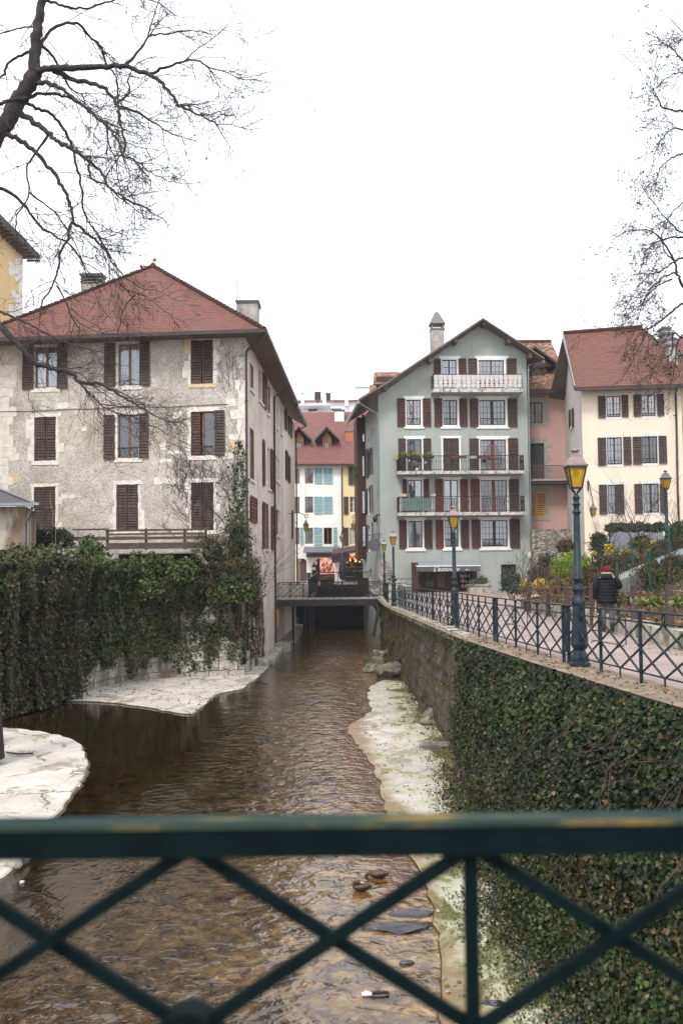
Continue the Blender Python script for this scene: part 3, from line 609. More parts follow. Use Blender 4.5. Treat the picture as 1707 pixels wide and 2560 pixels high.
for i, (c, x, y, s, lab) in enumerate([
    (c10, 765, 775, (.42, .45, .24), 'large pale boulder standing in the water at the far end of the right bank'),
    (c10, 820, 690, (.4, .5, .3), 'dark wet stone lodged between the pale boulder and the quay wall'),
    (c10, 900, 800, (.75, 1.1, .4), 'broad flat rock heaped with dead leaves at the foot of the quay wall'),
    (c10, 720, 425, (.6, .6, .35), 'squared stone block in the water beneath the right end of the footbridge'),
    (c10, 1150, 1120, (.4, .45, .3), 'mossy boulder against the foot of the quay wall midway along the right bank'),
    (c10, 1180, 1285, (.55, .28, .16), 'flat slab of dark stone lying on moss on the right bank'),
    (c11, 25, 780, (.36, .3, .3), 'rounded pale stone at the water edge just above the near railing'),
    (c10, 25, 740, (.55, .7, .3), 'pale broken slab by the water below the corner of the grey house'),
    (c10, 120, 600, (.5, .35, .8), 'upright concrete block at the foot of the left house wall'),
    (c10, 175, 535, (.5, .6, .55), 'grey concrete footing beside the outflow pipe below the footbridge')]):
    p = R_(c, x, y); rock('boulder' if i not in (5, 7, 8, 9) else 'stone_slab', (p.x, p.y, -3.05 + s[2] * .45), s, lab, 'rock', None, 'rock' if i not in (8, 9, 6, 7) else 'kerb', i, 3)
# left embankment: wall line from near left to the house corner
LW = [(-14.5, 25.5), (-12.2, 30.0), (-10.9, 33.0), (-10.2, 36.2), (-9.0, 41.2), (-7.5, 42.6), (-4.25, 43.3)]
b = MB(); vs = []; rr = random.Random(9); pts = []
for i in range(len(LW) - 1):
    n = 7
    for k in range(n): pts.append(Vector(LW[i]).lerp(Vector(LW[i + 1]), k / n))
pts.append(Vector(LW[-1])); NZ = 10
for p in pts:
    for j in range(NZ + 1): t = j / NZ; vs.append((p.x + rr.uniform(-.05, .05), p.y + rr.uniform(-.04, .04) - .25 * t, lerp(1.7, -3.3, t)))
b.add(vs, [(i * (NZ + 1) + j, i * (NZ + 1) + j + 1, (i + 1) * (NZ + 1) + j + 1, (i + 1) * (NZ + 1) + j) for i in range(len(pts) - 1) for j in range(NZ)])
o = b.build('embankment_wall', M['oldstone']); tag(o, 'old pale stone block wall under the hanging ivy below the grey house', 'retaining wall')
b = MB(); L2 = [(p.x, p.y) for p in pts] + [(-4.3, 46), (-40, 46), (-40, 25)]; b.sheet(L2, [], lambda u, v: (u, v, 1.7)); struct('left_garden_ground', b, M['soil'])
# right garden ground: rising from the kerb
b = MB(); ys3 = list(np.arange(0, 66, 1.0)); vs = []; NX = 14
GZ = lambda x, y: (pz(y) + .34 + max(0, x - kx(y) - .8) * interp(y, [(0, .1), (19, .15), (26, .5), (34, .6), (45, .5), (60, .5)]) + .05 * math.sin(x * 2.3 + y) * math.cos(y * 1.7)) 
def gz(x, y): return min(GZ(x, y), 2.7)
for y in ys3:
    for j in range(NX + 1): x = kx(y) + .12 + j * (j * .09 + .35); vs.append((x, y, gz(x, y)))
b.add(vs, [(i * (NX + 1) + j, i * (NX + 1) + j + 1, (i + 1) * (NX + 1) + j + 1, (i + 1) * (NX + 1) + j) for i in range(len(ys3) - 1) for j in range(NX) if ys3[i] < 63], smooth=True)
struct('garden_ground', b, M['soil'])
b = MB(); b.add([(2, 63, -.16), (200, 63, -.16), (200, 580, -.16), (2, 580, -.16), (-200, 74, .25), (2, 74, .25), (2, 580, .25), (-200, 580, .25)], [(0, 1, 2, 3), (4, 5, 6, 7)]); struct('town_ground', b, M['cobble'])
# kerb wall along the garden
b = MB(); rr = random.Random(5); y = 4.0
while y < 50:
    L_ = rr.uniform(.5, 1.1); y1 = y + L_ - .02; h = .36 + rr.uniform(-.03, .03); d = rr.uniform(-.03, .03)
    b.hexa([(kx(y) - .1 + d, y, pz(y) - .1), (kx(y) + .25, y, pz(y) - .1), (kx(y1) + .25, y1, pz(y1) - .1), (kx(y1) - .1 + d, y1, pz(y1) - .1),
            (kx(y) - .07 + d, y, pz(y) + h), (kx(y) + .25, y, pz(y) + h), (kx(y1) + .25, y1, pz(y1) + h), (kx(y1) - .07 + d, y1, pz(y1) + h)])
    y = y1 + .02
o = b.build('garden_kerb_wall', M['kerb']); tag(o, 'low rough stone wall edging the garden along the path', 'low wall')
# ================================================================== grey roughcast house, left
FH = F((-4.21, 44.0), -0.11); FS = F((-4.21, 44.0), math.atan2(1, .032))
zw = FH.hit(c1(1262, 408))[1]; HL = -FH.hit((-8, 1100))[0]
H = thing('grey_house', 'large roughcast grey house with a hipped red roof and brown shutters above the ivy', 'house', (-9.5, 44.5, 2.2))
holes = []; todo = []
def addwin(c, rect, **kw):
    r = FH.rect(c, *rect); holes.append(r); todo.append((r, kw)); return r
r1 = addwin(c1, (180, 466, 296, 680), mat=M['frame'], glass=M['glass2'], curtain=(M['lace'], 'half'))
r2 = addwin(c1, (610, 452, 721, 668), mat=M['frame'], curtain=(M['curtain'], 'full'))
r3 = addwin(c1, (984, 432, 1100, 660), mat=M['frame'])
r4 = addwin(c1, (178, 830, 290, 1056), mat=M['frame'])
r5 = addwin(c1, (607, 817, 717, 1042), mat=M['frame'], low=.25)
r6 = addwin(c1, (985, 802, 1105, 1030), mat=M['frame'], low=.22)
r7 = addwin(c1, (176, 1190, 288, 1420), mat=M['frame'])
r8 = addwin(c1, (601, 1178, 714, 1420), mat=M['frame'])
r9 = addwin(c1, (987, 1168, 1103, 1415), mat=M['frame'])
wall(FH, [(-HL, -3.3), (0, -3.3), (0, zw), (-HL, zw)], holes, M['roughcast'], H, revmat=M['whitestone'])
for r, kw in todo: window(H, FH, r, **kw)
rr = random.Random(12)
def surround(r, m=.13, yel=False, blocks=5):
    b = MB(); u0, u1, z0, z1 = r
    plate(b, FH, u0 - m * rr.uniform(1, 1.9), u1 + m * rr.uniform(1, 1.9), z1, z1 + rr.uniform(.13, .2), .016, .018, 0, rr)
    plate(b, FH, u0 - m * rr.uniform(.8, 1.3), u1 + m * rr.uniform(.8, 1.3), z0 - rr.uniform(.15, .22), z0, .03, .016, 1 if yel else 0, rr)
    for sd in (0, 1):
        z = z0
        while z < z1 - .05:
            h = min(rr.uniform(.25, .5), z1 - z); ww = rr.choice([.09, .13, .16, .3, .38])
            if sd: plate(b, FH, u1, u1 + ww, z, z + h, .014, .014, 0, rr)
            else: plate(b, FH, u0 - ww, u0, z, z + h, .014, .014, 1 if (yel and z > z1 - .9) else 0, rr)
            z += h
    b.build('window_surround', [M['whitestone'], M['yellowstone']], H)
for i, r in enumerate((r1, r2, r3, r4, r5, r6, r7, r8, r9)): surround(r, yel=(i == 2))
b = MB()
for q in [(290, 757, 355, 787), (320, 1228, 387, 1252), (420, 880, 447, 903), (795, 1145, 925, 1175), (890, 805, 943, 838), (825, 965, 858, 1003), (858, 1005, 940, 1022), (820, 1045, 885, 1065), (46, 1018, 105, 1055), (1165, 735, 1215, 775), (1180, 920, 1222, 948), (1150, 1015, 1200, 1045)]:
    plate(b, FH, *FH.rect(c1, *q), .012, .03, 0, rr)
for q in [(1185, 950, 1255, 1000), (48, 1120, 95, 1172), (0, 490, 28, 515)]: plate(b, FH, *FH.rect(c1, *q), .012, .02, 1, rr)
z = zw - 1.0
while z > -3: # quoins on both corners
    h = rr.uniform(.35, .55); ww = rr.choice([.35, .5, .75, .42])
    if z - h < 9.8 or z > 10.9: plate(b, FH, -ww * (.9 if z > 2 else 1.2), -.012, z - h, z, .012, .015, 0, rr)
    ww = rr.choice([.45, .8, .95, .6]); plate(b, FH, -HL + .012, -HL + ww, z - h + .01, z, .013, .02, 0, rr)
    z -= h
b.build('corner_stones', [M['whitestone'], M['yellowstone']], H)
# shutters on the front
SH = M['brownwood']; SG = M['greywood']
for q, m in [((120, 460, 177, 688), SH), ((298, 456, 350, 683), SH), ((541, 450, 599, 673), SH), ((722, 440, 775, 668), SH), ((538, 820, 594, 1048), SG), ((720, 812, 768, 1042), SG), ((1107, 796, 1160, 1030), SG)]:
    shutter(H, FH, *FH.rect(c1, *q), m, .045)
for q, m in [((985, 433, 1037, 659), SH), ((1045, 431, 1100, 658), SH), ((180, 831, 232, 1055), SG), ((237, 831, 289, 1055), SG), ((986, 802, 1034, 1030), M['darkred']), ((178, 1192, 231, 1418), SG), ((235, 1192, 287, 1418), SG), ((603, 1180, 656, 1418), SG), ((660, 1180, 713, 1418), SG), ((988, 1170, 1042, 1413), SG), ((1047, 1170, 1101, 1413), SG)]:
    shutter(H, FH, *FH.rect(c1, *q), m, -.05)
b = MB(); b.tube([FH.P(*FH.hit(c1(x, y)), .03) for x, y in [(-5, 803), (180, 800), (390, 790), (525, 788), (545, 795), (570, 783), (640, 776), (880, 780), (985, 772), (1180, 765)]], .013, 5); b.build('cable', M['iron'], H)
# side wall
fe = FS.hit(c3(500, 700))[0]; fm = FS.hit(c3(397, 700))[0]
sh, shut = [], []
def sw(x0, y0, x1, y1, hole=True, mat=M['redwood']):
    r = FS.rect(c3, x0, y0, x1, y1)
    (sh if hole else shut).append((r, mat)); return r
for q in [(92, -30, 124, 205), (172, 30, 204, 312), (253, 170, 268, 425), (306, 262, 317, 515), (335, 320, 347, 553), (370, 375, 384, 603), (92, 565, 130, 1030), (255, 740, 274, 1110), (328, 815, 345, 1030), (349, 848, 364, 1052), (232, 1250, 264, 1665), (331, 1305, 370, 1540), (363, 1790, 384, 1990)]: sw(*q)
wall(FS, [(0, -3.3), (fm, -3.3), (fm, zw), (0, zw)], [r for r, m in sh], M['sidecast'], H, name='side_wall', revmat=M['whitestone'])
for r, m in sh:
    window(H, FS, r, M['framered'], mid=.06)
    b = MB(); b.fbox(FS, r[0] - .1, r[1] + .1, r[2] - .12, r[2], 0, .09); b.build('sill', M['whitestone'], H)
for q in [(94, -20, 107, 200), (207, 60, 237, 370), (254, 180, 262, 425), (95, 570, 112, 1025), (205, 662, 219, 1085), (278, 752, 305, 1140), (90, 1185, 147, 1420), (203, 1230, 219, 1662), (233, 1250, 247, 1665), (283, 1275, 310, 1670)]:
    r = FS.rect(c3, *q); shutter(H, FS, *r, M['redwood'], .05)
# back and left walls
BL = fe + 0.0
P0_ = FH.P(-HL, 0); P3 = FS.P(fm, 0); P2 = Vector((P0_.x + .032 * (P3.y - P0_.y), P3.y, 0))
b = MB()
for a, c in ((P2, P0_), (P3, P2)): b.add([(a.x, a.y, -3.3), (c.x, c.y, -3.3), (c.x, c.y, zw), (a.x, a.y, zw)], [(0, 1, 2, 3)])
b.build('rear_wall', M['roughcast'], H)
# roof of the grey house
ov = 1.05
E1 = FH.P(0, 0, ov) + FS.n * ov; E0 = FH.P(-HL, 0, ov) - FS.n * ov; sd = FS.u
zE = zw - .02; Ym = (E0.y + E1.y) / 2
far = FS.P(fm + .0, 0, .85); farL = Vector((E0.x, 0, 0)) + sd * (far.y - E0.y); farL.y = far.y
AP = at(c8(858, 1492), Ym + 6.4)
V3 = lambda p, z: Vector((p.x, p.y, z))
rb = MB(); e0, e1, ef, efl = V3(E0, zE), V3(E1, zE), V3(far, zE), V3(farL, zE)
rf = Vector((AP.x + .032 * (far.y - AP.y), far.y, AP.z))
rb.prism([e0, e1, AP], .1, 0, 1); rb.prism([e1, ef, rf, AP], .1, 0, 1); rb.prism([efl, e0, AP, rf], .1, 0, 1)
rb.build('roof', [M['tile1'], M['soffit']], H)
hb = MB()
for a, c in ((e1, AP), (e0, AP)):
    n = int((c - a).length / .34)
    for i in range(n):
        p, q = a.lerp(c, i / n), a.lerp(c, (i + 1.12) / n); hb.tube([p + Vector((0, 0, .03)), q + Vector((0, 0, .0))], [.12, .1], 8)
hb.tube([AP, AP + Vector((0, 0, .12)), AP + Vector((0, 0, .2))], [.16, .14, .05], 8); hb.build('hip_tiles', M['tile1'], H)
sb = MB(); q = [V3(FH.P(0, 0, 0), zw - .1), V3(FH.P(-HL, 0, 0), zw - .1)]
sb.add([V3(E0, zE - .12), V3(E1, zE - .12), q[0], q[1]], [(3, 2, 1, 0)]); sb.add([V3(E1, zE - .12), V3(far, zE - .12), V3(FS.P(fm, 0), zw - .1), q[0]], [(3, 2, 1, 0)])
sb.build('soffit', M['soffit'], H)
gb = MB()
gb.bar(e0 + Vector((0, -.06, -.06)), e1 + Vector((.04, -.06, -.06)), .14, .16); gb.bar(e1 + Vector((.06, -.1, -.06)), ef + Vector((.06, 0, -.06)), .14, .16); gb.build('gutter', M['gutter'], H)
for c_, pp in ((None, None),):
    pipe(H, [e1 + Vector((.0, -.02, -.15)), FH.P(.05, zw - .75, .12) + Vector((0.03, 0, 0)), FH.P(.06, zw - 1.0, .1), FH.P(.06, 3.0, .1), FH.P(.06, -2.0, .1)], .055)
u = FS.hit(c3(302, 800))[0]
pipe(H, [FS.P(u, zE - .12, 1.0), FS.P(u, zw - .55, .5), FS.P(u, zw - .75, .1), FS.P(u, -1.2, .1), FS.P(u, -2.8, .1)], .06)
# chimneys
def chimney(h, c, w, d, z0, z1, mat, capm=None, slots=0, name='chimney', pot=False, rot=0):
    b = MB(); b.box(c[0] - w / 2, c[0] + w / 2, c[1] - d / 2, c[1] + d / 2, z0, z1)
    o = b.build(name, mat, h); k = MB()
    if slots:
        for i in range(slots): k.box(c[0] - w / 2 - .05, c[0] + w / 2 + .05, c[1] - d / 2 - .05, c[1] + d / 2 + .05, z1 + .02 + i * .17, z1 + .1 + i * .17)
        for sx in (-1, -.33, .33, 1): k.box(c[0] + sx * (w / 2 - .06) - .04, c[0] + sx * (w / 2 - .06) + .04, c[1] - d / 2 + .05, c[1] + d / 2 - .05, z1, z1 + slots * .17 - .08)
        k.box(c[0] - w / 2 - .1, c[0] + w / 2 + .1, c[1] - d / 2 - .1, c[1] + d / 2 + .1, z1 + slots * .17 - .075, z1 + slots * .17)
    else: k.box(c[0] - w / 2 - .07, c[0] + w / 2 + .07, c[1] - d / 2 - .07, c[1] + d / 2 + .07, z1, z1 + .1)
    k.build('chimney_cap', capm or M['concrete'], o)
    if pot:
        k = MB()
        for sx in (-.25, .25): k.lathe([(.1, 0), (.085, .3), (.11, .34)], (c[0] + sx * w, c[1], z1 + .1), 8)
        k.build('chimney_pot', M['terracotta'], o)
    return o
p = at(c1(480, 190), 53); q = at(c1(480, 150), 53); chimney(H, (p.x, 53), 1.05, .8, p.z - 2.5, q.z, M['concrete'], M['zincdark'], 3)
p = at(c1(1282, 350), 52); q = at(c1(1282, 262), 52); chimney(H, (p.x, 52), 1.05, 1.4, p.z - 2, q.z, M['concrete'], M['zincdark'], 1)
def antenna(h, base, top, arms, r=.02, name='antenna'):
    b = MB(); b.tube([base, top], r, 5)
    for z, l, dx in arms:
        p = Vector((top[0], top[1], top[2] - z)); b.tube([p + Vector((-l * .3, 0, 0)), p + Vector((l * .7, 0, .02))], r * .5, 4)
        for k in range(4): a = p + Vector((l * (.7 - k * .14), 0, .02)); b.tube([a + Vector((0, -.18, 0)), a + Vector((0, .18, 0))], r * .4, 3)
    b.build(name, M['zincdark'], h)
p = at(c1(1222, 280), 51); q = at(c1(1222, 130), 51); antenna(H, p, q, [(.05, 1.8, 0), (1.5, .5, 0)])
# ---- plaster house behind it along the canal
H2 = thing('canal_house', 'narrow pinkish cream house continuing the canal side behind the grey house, dark shutters', 'house', (-4, 64, 0))
z2 = FS.hit(c3(455, 470))[1]; zt2 = zw - .1
hs = [FS.rect(c3, *q) for q in [(405, 395, 412, 555), (424, 400, 437, 585), (456, 450, 462, 640), (418, 770, 430, 1025), (447, 815, 455, 1052), (423, 1275, 430, 1480), (447, 1300, 453, 1490)]]
e2 = FS.hit(c3(503, 900))[0]
wall(FS, [(fm, -3.3), (e2, -3.3), (e2, zt2), (fm, zt2)], hs, M['pinkcream'], H2)
for r in hs: window(H2, FS, r, M['framedark'], mid=.05)
for q in [(402, 392, 407, 558), (414, 375, 424, 575), (440, 440, 447, 610), (462, 455, 468, 645), (414, 762, 433, 1025), (440, 812, 455, 1055), (472, 1310, 480, 1570)]: shutter(H2, FS, *FS.rect(c3, *q), M['framedark'], .05)
b = MB(); a = FS.P(e2, 0); c = a + Vector((-8, .3, 0)); b.add([(a.x, a.y, -3.3), (c.x, c.y, -3.3), (c.x, c.y, zt2), (a.x, a.y, zt2)], [(0, 1, 2, 3)]); b.build('end_wall', M['pinkcream'], H2)
b = MB(); k0 = V3(FS.P(fm, 0, .8), zt2); k1 = V3(FS.P(e2 + .2, 0, .8), zt2); b.prism([k0, k1, k1 + Vector((-6, 0, 3.6)), k0 + Vector((-6, 0, 3.6))], .12, 0, 1)
b.build('roof', [M['tile1'], M['soffit']], H2); b = MB(); b.bar(k0 + Vector((.06, 0, -.05)), k1 + Vector((.06, 0, -.05)), .14, .16); b.build('gutter', M['gutter'], H2)
pipe(H2, [k1 + Vector((0, -.3, -.15)), FS.P(e2 - .1, zt2 - .5, .12), FS.P(e2 - .1, .4, .12)], .055)
# ---- ochre tower house at the left edge
T = thing('tower_house', 'tall ochre house with a dark eave, cut by the left edge behind the grey house', 'house', (-22, 56, 2))
FT = F((-19.95, 38.0), math.pi / 2); zt = at(c8(118, 1415), 62).z
wall(FT, [(0, -1), (24, -1), (24, zt), (0, zt)], [], M['ochre'], T)
b = MB()
z = 6.0
while z < zt - .5: h = random.uniform(.4, .9); plate(b, FT, 24 - random.choice([.8, 1.4, 2.0, 2.6]), 24, z, min(z + h, zt - .2), .014, .04); z += h
b.build('corner_stones', M['whitestone'], T)
b = MB(); b.add([(-19.95, 62, -1), (-29, 62, -1), (-29, 62, zt), (-19.95, 62, zt)], [(0, 1, 2, 3)]); b.add([(-29, 38, -1), (-19.95, 38, -1), (-19.95, 38, zt), (-29, 38, zt)], [(0, 1, 2, 3)]); b.build('end_wall', M['ochre'], T)
b = MB(); ez = zt + .1; q = [(-19.1, 36.5, ez), (-19.1, 62.9, ez), (-24.5, 58, ez + 2.6), (-24.5, 42, ez + 2.6), (-30, 63.2, ez), (-30, 36.5, ez)]
b.prism([q[0], q[1], q[2], q[3]], .3); b.prism([q[1], q[4], q[2]], .3); b.prism([q[5], q[0], q[3]], .3); b.prism([q[4], q[5], q[3], q[2]], .3); b.build('roof', M['gutter'], T)
b = MB()
for k in range(40): y = 37 + k * .66; b.box(-19.95, -19.15, y, y + .12, ez - .42, ez - .3)
b.build('rafters', M['soffit'], T)
# ---- small hut at the left
K = thing('stone_hut', 'small stained stone hut with a low slate roof at the left edge above the ivy', 'hut', (-17, 37, 2.2))
FK = F((at(ch(385, 700), 37.5).x, 37.5), -.02); zk = FK.hit(ch(400, 400))[1]
wall(FK, [(-8, 1.5), (0, 1.5), (0, zk), (-8, zk)], [], M['render_stain'], K)
b = MB(); b.add([FK.P(0, 1.5), FK.P(-.9, 1.5, -4), FK.P(-.9, zk, -4), FK.P(0, zk)], [(0, 1, 2, 3)]); b.build('side_wall', M['render_stain'], K)
b = MB(); q = [FK.P(-9, zk + .05, .6), FK.P(.62, zk + .05, .6), FK.P(-.4, zk + .05, -4.6), FK.P(-4.2, zk + 1.9, -1.2)]; b.prism([q[0], q[1], q[3]], .08); b.prism([q[1], q[2], q[3]], .08); b.build('roof', M['slate'], K)
b = MB(); b.bar(q[0] + Vector((0, -.05, 0)), q[1] + Vector((.1, -.05, 0)), .12, .1); b.bar(q[1] + Vector((-.05, 0, .05)), q[3] + Vector((0, 0, .06)), .12, .05); b.build('gutter', M['zinc'], K)
pipe(K, [FK.P(.4, zk - .05, .4), FK.P(.25, zk - .4, .25), FK.P(.05, zk - .6, .1), FK.P(.03, 1.8, .1)], .055, M['zinc'])
# ---- terrace fence
FR = F((FH.P(-1.5, 0, 1.3).x, FH.P(-1.5, 0, 1.3).y), -.09)
tf = thing('terrace_fence', 'dark weathered horizontal board railing of the terrace under the closed shutters', 'railing', (-7, 42.8, 2.2))
b = MB(); rl = [FR.rect(c1, 545, 1408, 1075, 1418), FR.rect(c1, 548, 1428, 1060, 1438), FR.rect(c1, 548, 1447, 1060, 1462), FR.rect(c1, 550, 1478, 1060, 1510)]
rl.append(FR.rect(c1, 375, 1406, 545, 1415)); rl.append(FR.rect(c1, 368, 1448, 545, 1468))
for r in rl: b.fbox(FR, *r, -.03, .03)
b.build('rail', M['oldwood'], tf)
for x in (553, 752, 952, 1060): b = MB(); r = FR.rect(c1, x - 6, 1405, x + 6, 1520); b.fbox(FR, *r, -.1, -.032); b.build('post', M['oldwood'], tf)
b = MB(); r = FR.rect(c1, 560, 1515, 990, 1532); b.fbox(FR, *r, -1.0, .1); o = b.build('terrace_slab', M['concrete']); tag(o, 'thin dark edged concrete terrace slab beneath the board railing', 'slab')
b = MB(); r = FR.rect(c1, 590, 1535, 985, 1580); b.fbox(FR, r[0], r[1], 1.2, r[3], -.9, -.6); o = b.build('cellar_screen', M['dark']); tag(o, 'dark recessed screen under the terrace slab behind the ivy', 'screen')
# ================================================================== sage green house
FG = F((2.44, 65.0), 0.05); gl = FG.hit(c4(272, 1200))[0]; gr_ = FG.hit(c4(1436, 900))[0]
G = thing('green_house', 'sage green gabled house with red brown shutters and three balconies beside the path', 'house', (7.3, 66, -.1))
AX, AZ = FG.hit(c4(1085, 150)); RZ = FG.hit(c4(1436, 395))[1]; LZ = FG.hit(c4(272, 720))[1]
holes = []; wins = []
def gw(c, q, **kw): r = FG.rect(c, *q); holes.append(r); wins.append((r, kw)); return r
FRD = M['framered']
A1 = gw(c4, (768, 437, 880, 660), mat=M['framedark'], cols=4, rows=4, glass=M['glass2']); A2 = gw(c4, (1055, 440, 1252, 660), mat=FRD, cols=6, rows=5, glass=M['glass2'])
B1 = gw(c4, (487, 750, 600, 950), mat=FRD, cols=4, rows=4, glass=M['glass2'], low=.28); B2 = gw(c4, (775, 752, 885, 950), mat=M['framedark'], cols=4, rows=4, low=.28, curtain=(M['lace'], 'full')); B3 = gw(c4, (1058, 752, 1262, 950), mat=M['framedark'], cols=6, rows=4, mid=.2, low=.28, curtain=(M['lace'], 'full'))
C1 = gw(c4, (492, 1060, 607, 1306), mat=M['framedark'], curtain=(M['lace'], 'low')); C2 = gw(c4, (776, 1053, 900, 1308), mat=M['framedark']); C3w = gw(c4, (1065, 1062, 1268, 1305), mat=FRD, cols=6, rows=5, mid=.22, curtain=(M['curtain'], 'tied'))
D1 = gw(c5, (497, 125, 610, 377), mat=FRD, glass=M['glass2']); D2 = gw(c5, (783, 125, 893, 377), mat=FRD, glass=M['glass2'], mid=.1); D3 = gw(c5, (1070, 125, 1275, 377), mat=FRD, cols=6, rows=6, mid=.22)
E1_ = gw(c5, (502, 447, 613, 655), mat=M['framedark'], curtain=(M['lace'], 'half')); E2_ = gw(c5, (788, 440, 895, 650), mat=M['framedark'], cols=4, rows=4, low=.3, curtain=(M['curtain'], 'full')); E3_ = gw(c5, (1077, 440, 1280, 648), mat=M['framedark'], cols=6, rows=4, mid=.2, low=.3, curtain=(M['curtain'], 'full'))
door = FG.rect(c5, 1230, 787, 1350, 985); door = (door[0], door[1], -.12, door[3]); shop = FG.rect(c5, 530, 800, 1027, 1010); shop = (shop[0], shop[1], -.1, shop[3])
holes += [door, shop]
wall(FG, [(gl, -.3), (gr_, -.3), (gr_, RZ), (AX, AZ), (gl, LZ)], holes, M['green'], G, revmat=M['whitepaint'])
for r, kw in wins: window(G, FG, r, dep=.16, **kw)
for i, (r, lint, sill) in enumerate([(A1, (743, 408, 908, 426), 0), (A2, (1027, 408, 1284, 428), 0), (B1, (462, 722, 627, 741), 1), (B2, (748, 722, 911, 741), 1), (B3, (1032, 722, 1290, 743), 1), (C1, (468, 1035, 633, 1054), 0), (C2, (752, 1035, 918, 1052), 0), (C3w, (1036, 1035, 1294, 1055), 0)]):
    b = MB(); l = FG.rect(c4, *lint); b.fbox(FG, l[0], l[1], r[3] + .0, l[3], -.01, .05)
    for a, c in ((r[0] - .13, r[0]), (r[1], r[1] + .13)): b.fbox(FG, a, c, r[2], r[3], -.01, .03)
    if sill: b.fbox(FG, l[0] + .03, l[1] - .03, r[2] - .24, r[2], -.01, .07)
    b.build('window_surround', M['whitepaint'], G)
for i, (r, lint, sill) in enumerate([(D1, (470, 103, 636, 122), 0), (D2, (757, 103, 920, 122), 0), (D3, (1044, 98, 1300, 120), 0), (E1_, (474, 420, 640, 440), 1), (E2_, (762, 418, 926, 437), 1), (E3_, (1050, 415, 1307, 436), 1)]):
    b = MB(); l = FG.rect(c5, *lint); b.fbox(FG, l[0], l[1], r[3], l[3], -.01, .05)
    for a, c in ((r[0] - .1, r[0]), (r[1], r[1] + .1)): b.fbox(FG, a, c, r[2], r[3], -.01, .03)
    if sill: b.fbox(FG, l[0] + .03, l[1] - .03, r[2] - .24, r[2], -.01, .07)
    b.build('window_surround', M['whitepaint'], G)
DR, RW, BW = M['darkred'], M['redwood'], M['brownwood']
for c, q, m in [(c4, (703, 430, 757, 552), DR), (c4, (896, 428, 955, 552), DR), (c4, (970, 428, 1040, 552), BW), (c4, (1272, 428, 1348, 552), BW),
    (c4, (415, 740, 478, 961), DR), (c4, (615, 740, 678, 961), DR), (c4, (705, 742, 768, 961), DR), (c4, (902, 742, 963, 961), DR), (c4, (982, 742, 1050, 962), DR), (c4, (1280, 742, 1353, 962), BW),
    (c4, (425, 1055, 483, 1306), BW), (c4, (620, 1055, 680, 1306), BW), (c4, (980, 1055, 1053, 1305), BW), (c4, (1284, 1052, 1360, 1305), BW),
    (c5, (457, 118, 493, 376), DR), (c5, (622, 118, 666, 376), DR), (c5, (712, 118, 777, 376), RW), (c5, (910, 118, 970, 376), RW), (c5, (988, 115, 1062, 376), RW), (c5, (1292, 118, 1367, 374), BW),
    (c5, (430, 440, 490, 662), DR), (c5, (628, 440, 690, 662), DR), (c5, (715, 438, 778, 662), RW), (c5, (915, 438, 976, 660), DR), (c5, (998, 435, 1068, 659), DR), (c5, (1297, 430, 1375, 658), BW)]:
    shutter(G, FG, *FG.rect(c, *q), m, .055, n=20)
for q in ((776, 1053, 838, 1306), (843, 1055, 901, 1308)): shutter(G, FG, *FG.rect(c4, *q), BW, -.03, n=20)
b = MB(); b.fbox(FG, door[0], door[1], door[2], door[3], -.22, -.17); b.fbox(FG, door[0] + .1, door[1] - .1, door[2] + .15, door[3] - .55, -.17, -.15); o = b.build('door', M['black'], G)
b = MB(); r = FG.rect(c5, 1281, 763, 1304, 779); b.fbox(FG, *r, -.002, .02); o = b.build('number_plate', nm('navy_enamel', (.06, .06, .12)), G)
textmesh('12', .2, FG, (r[0] + r[1]) / 2, (r[2] + r[3]) / 2, .024, M['whitepaint'], o)
# left side wall with brown timber bay
FL = F((FG.P(gl, 0).x, FG.P(gl, 0).y), -math.pi / 2 + .075); 
def flu(c, x): return FL.hit(c(x, 1300))[0]
ll = flu(c3, 1160); hs = []
for q in [(1203, 730, 1214, 985), (1172, 770, 1186, 1010), (1203, 1075, 1216, 1330), (1174, 1105, 1190, 1350), (1204, 1420, 1218, 1670), (1176, 1450, 1192, 1690), (1170, 640, 1184, 680), (1200, 560, 1212, 640), (1185, 1850, 1205, 1990)]: hs.append(FL.rect(c3, *q))
wall(FL, [(ll - 3, -3.3), (0, -3.3), (0, LZ), (ll - 3, LZ)], hs, M['green'], G, name='side_wall', revmat=M['whitepaint'])
for r in hs: window(G, FL, r, M['framedark'], mid=.05)
for q in [(1165, 740, 1180, 1010), (1196, 735, 1203, 985), (1216, 728, 1220, 980), (1168, 1105, 1175, 1350), (1196, 1080, 1203, 1330), (1217, 1070, 1222, 1330), (1172, 1440, 1178, 1690), (1219, 1415, 1223, 1665)]:
    shutter(G, FL, *FL.rect(c3, *q), M['greywood'], .05, n=14)
zb0 = at(c3(1120, 1755), 72)[2]; zb1 = at(c3(1120, 420), 72)[2]
b = MB(); b.fbox(FL, ll - 2.6, ll - .2, zb0, zb1, 0, .62); bay = b.build('timber_bay', M['brownclad'], G)
b = MB(); 
for k in range(9): b.fbox(FL, ll - 2.6 + k * .285, ll - 2.6 + k * .285 + .02, zb0 + .02, zb1 - .02, .62, .632)
b.build('board_joints', M['black'], bay)
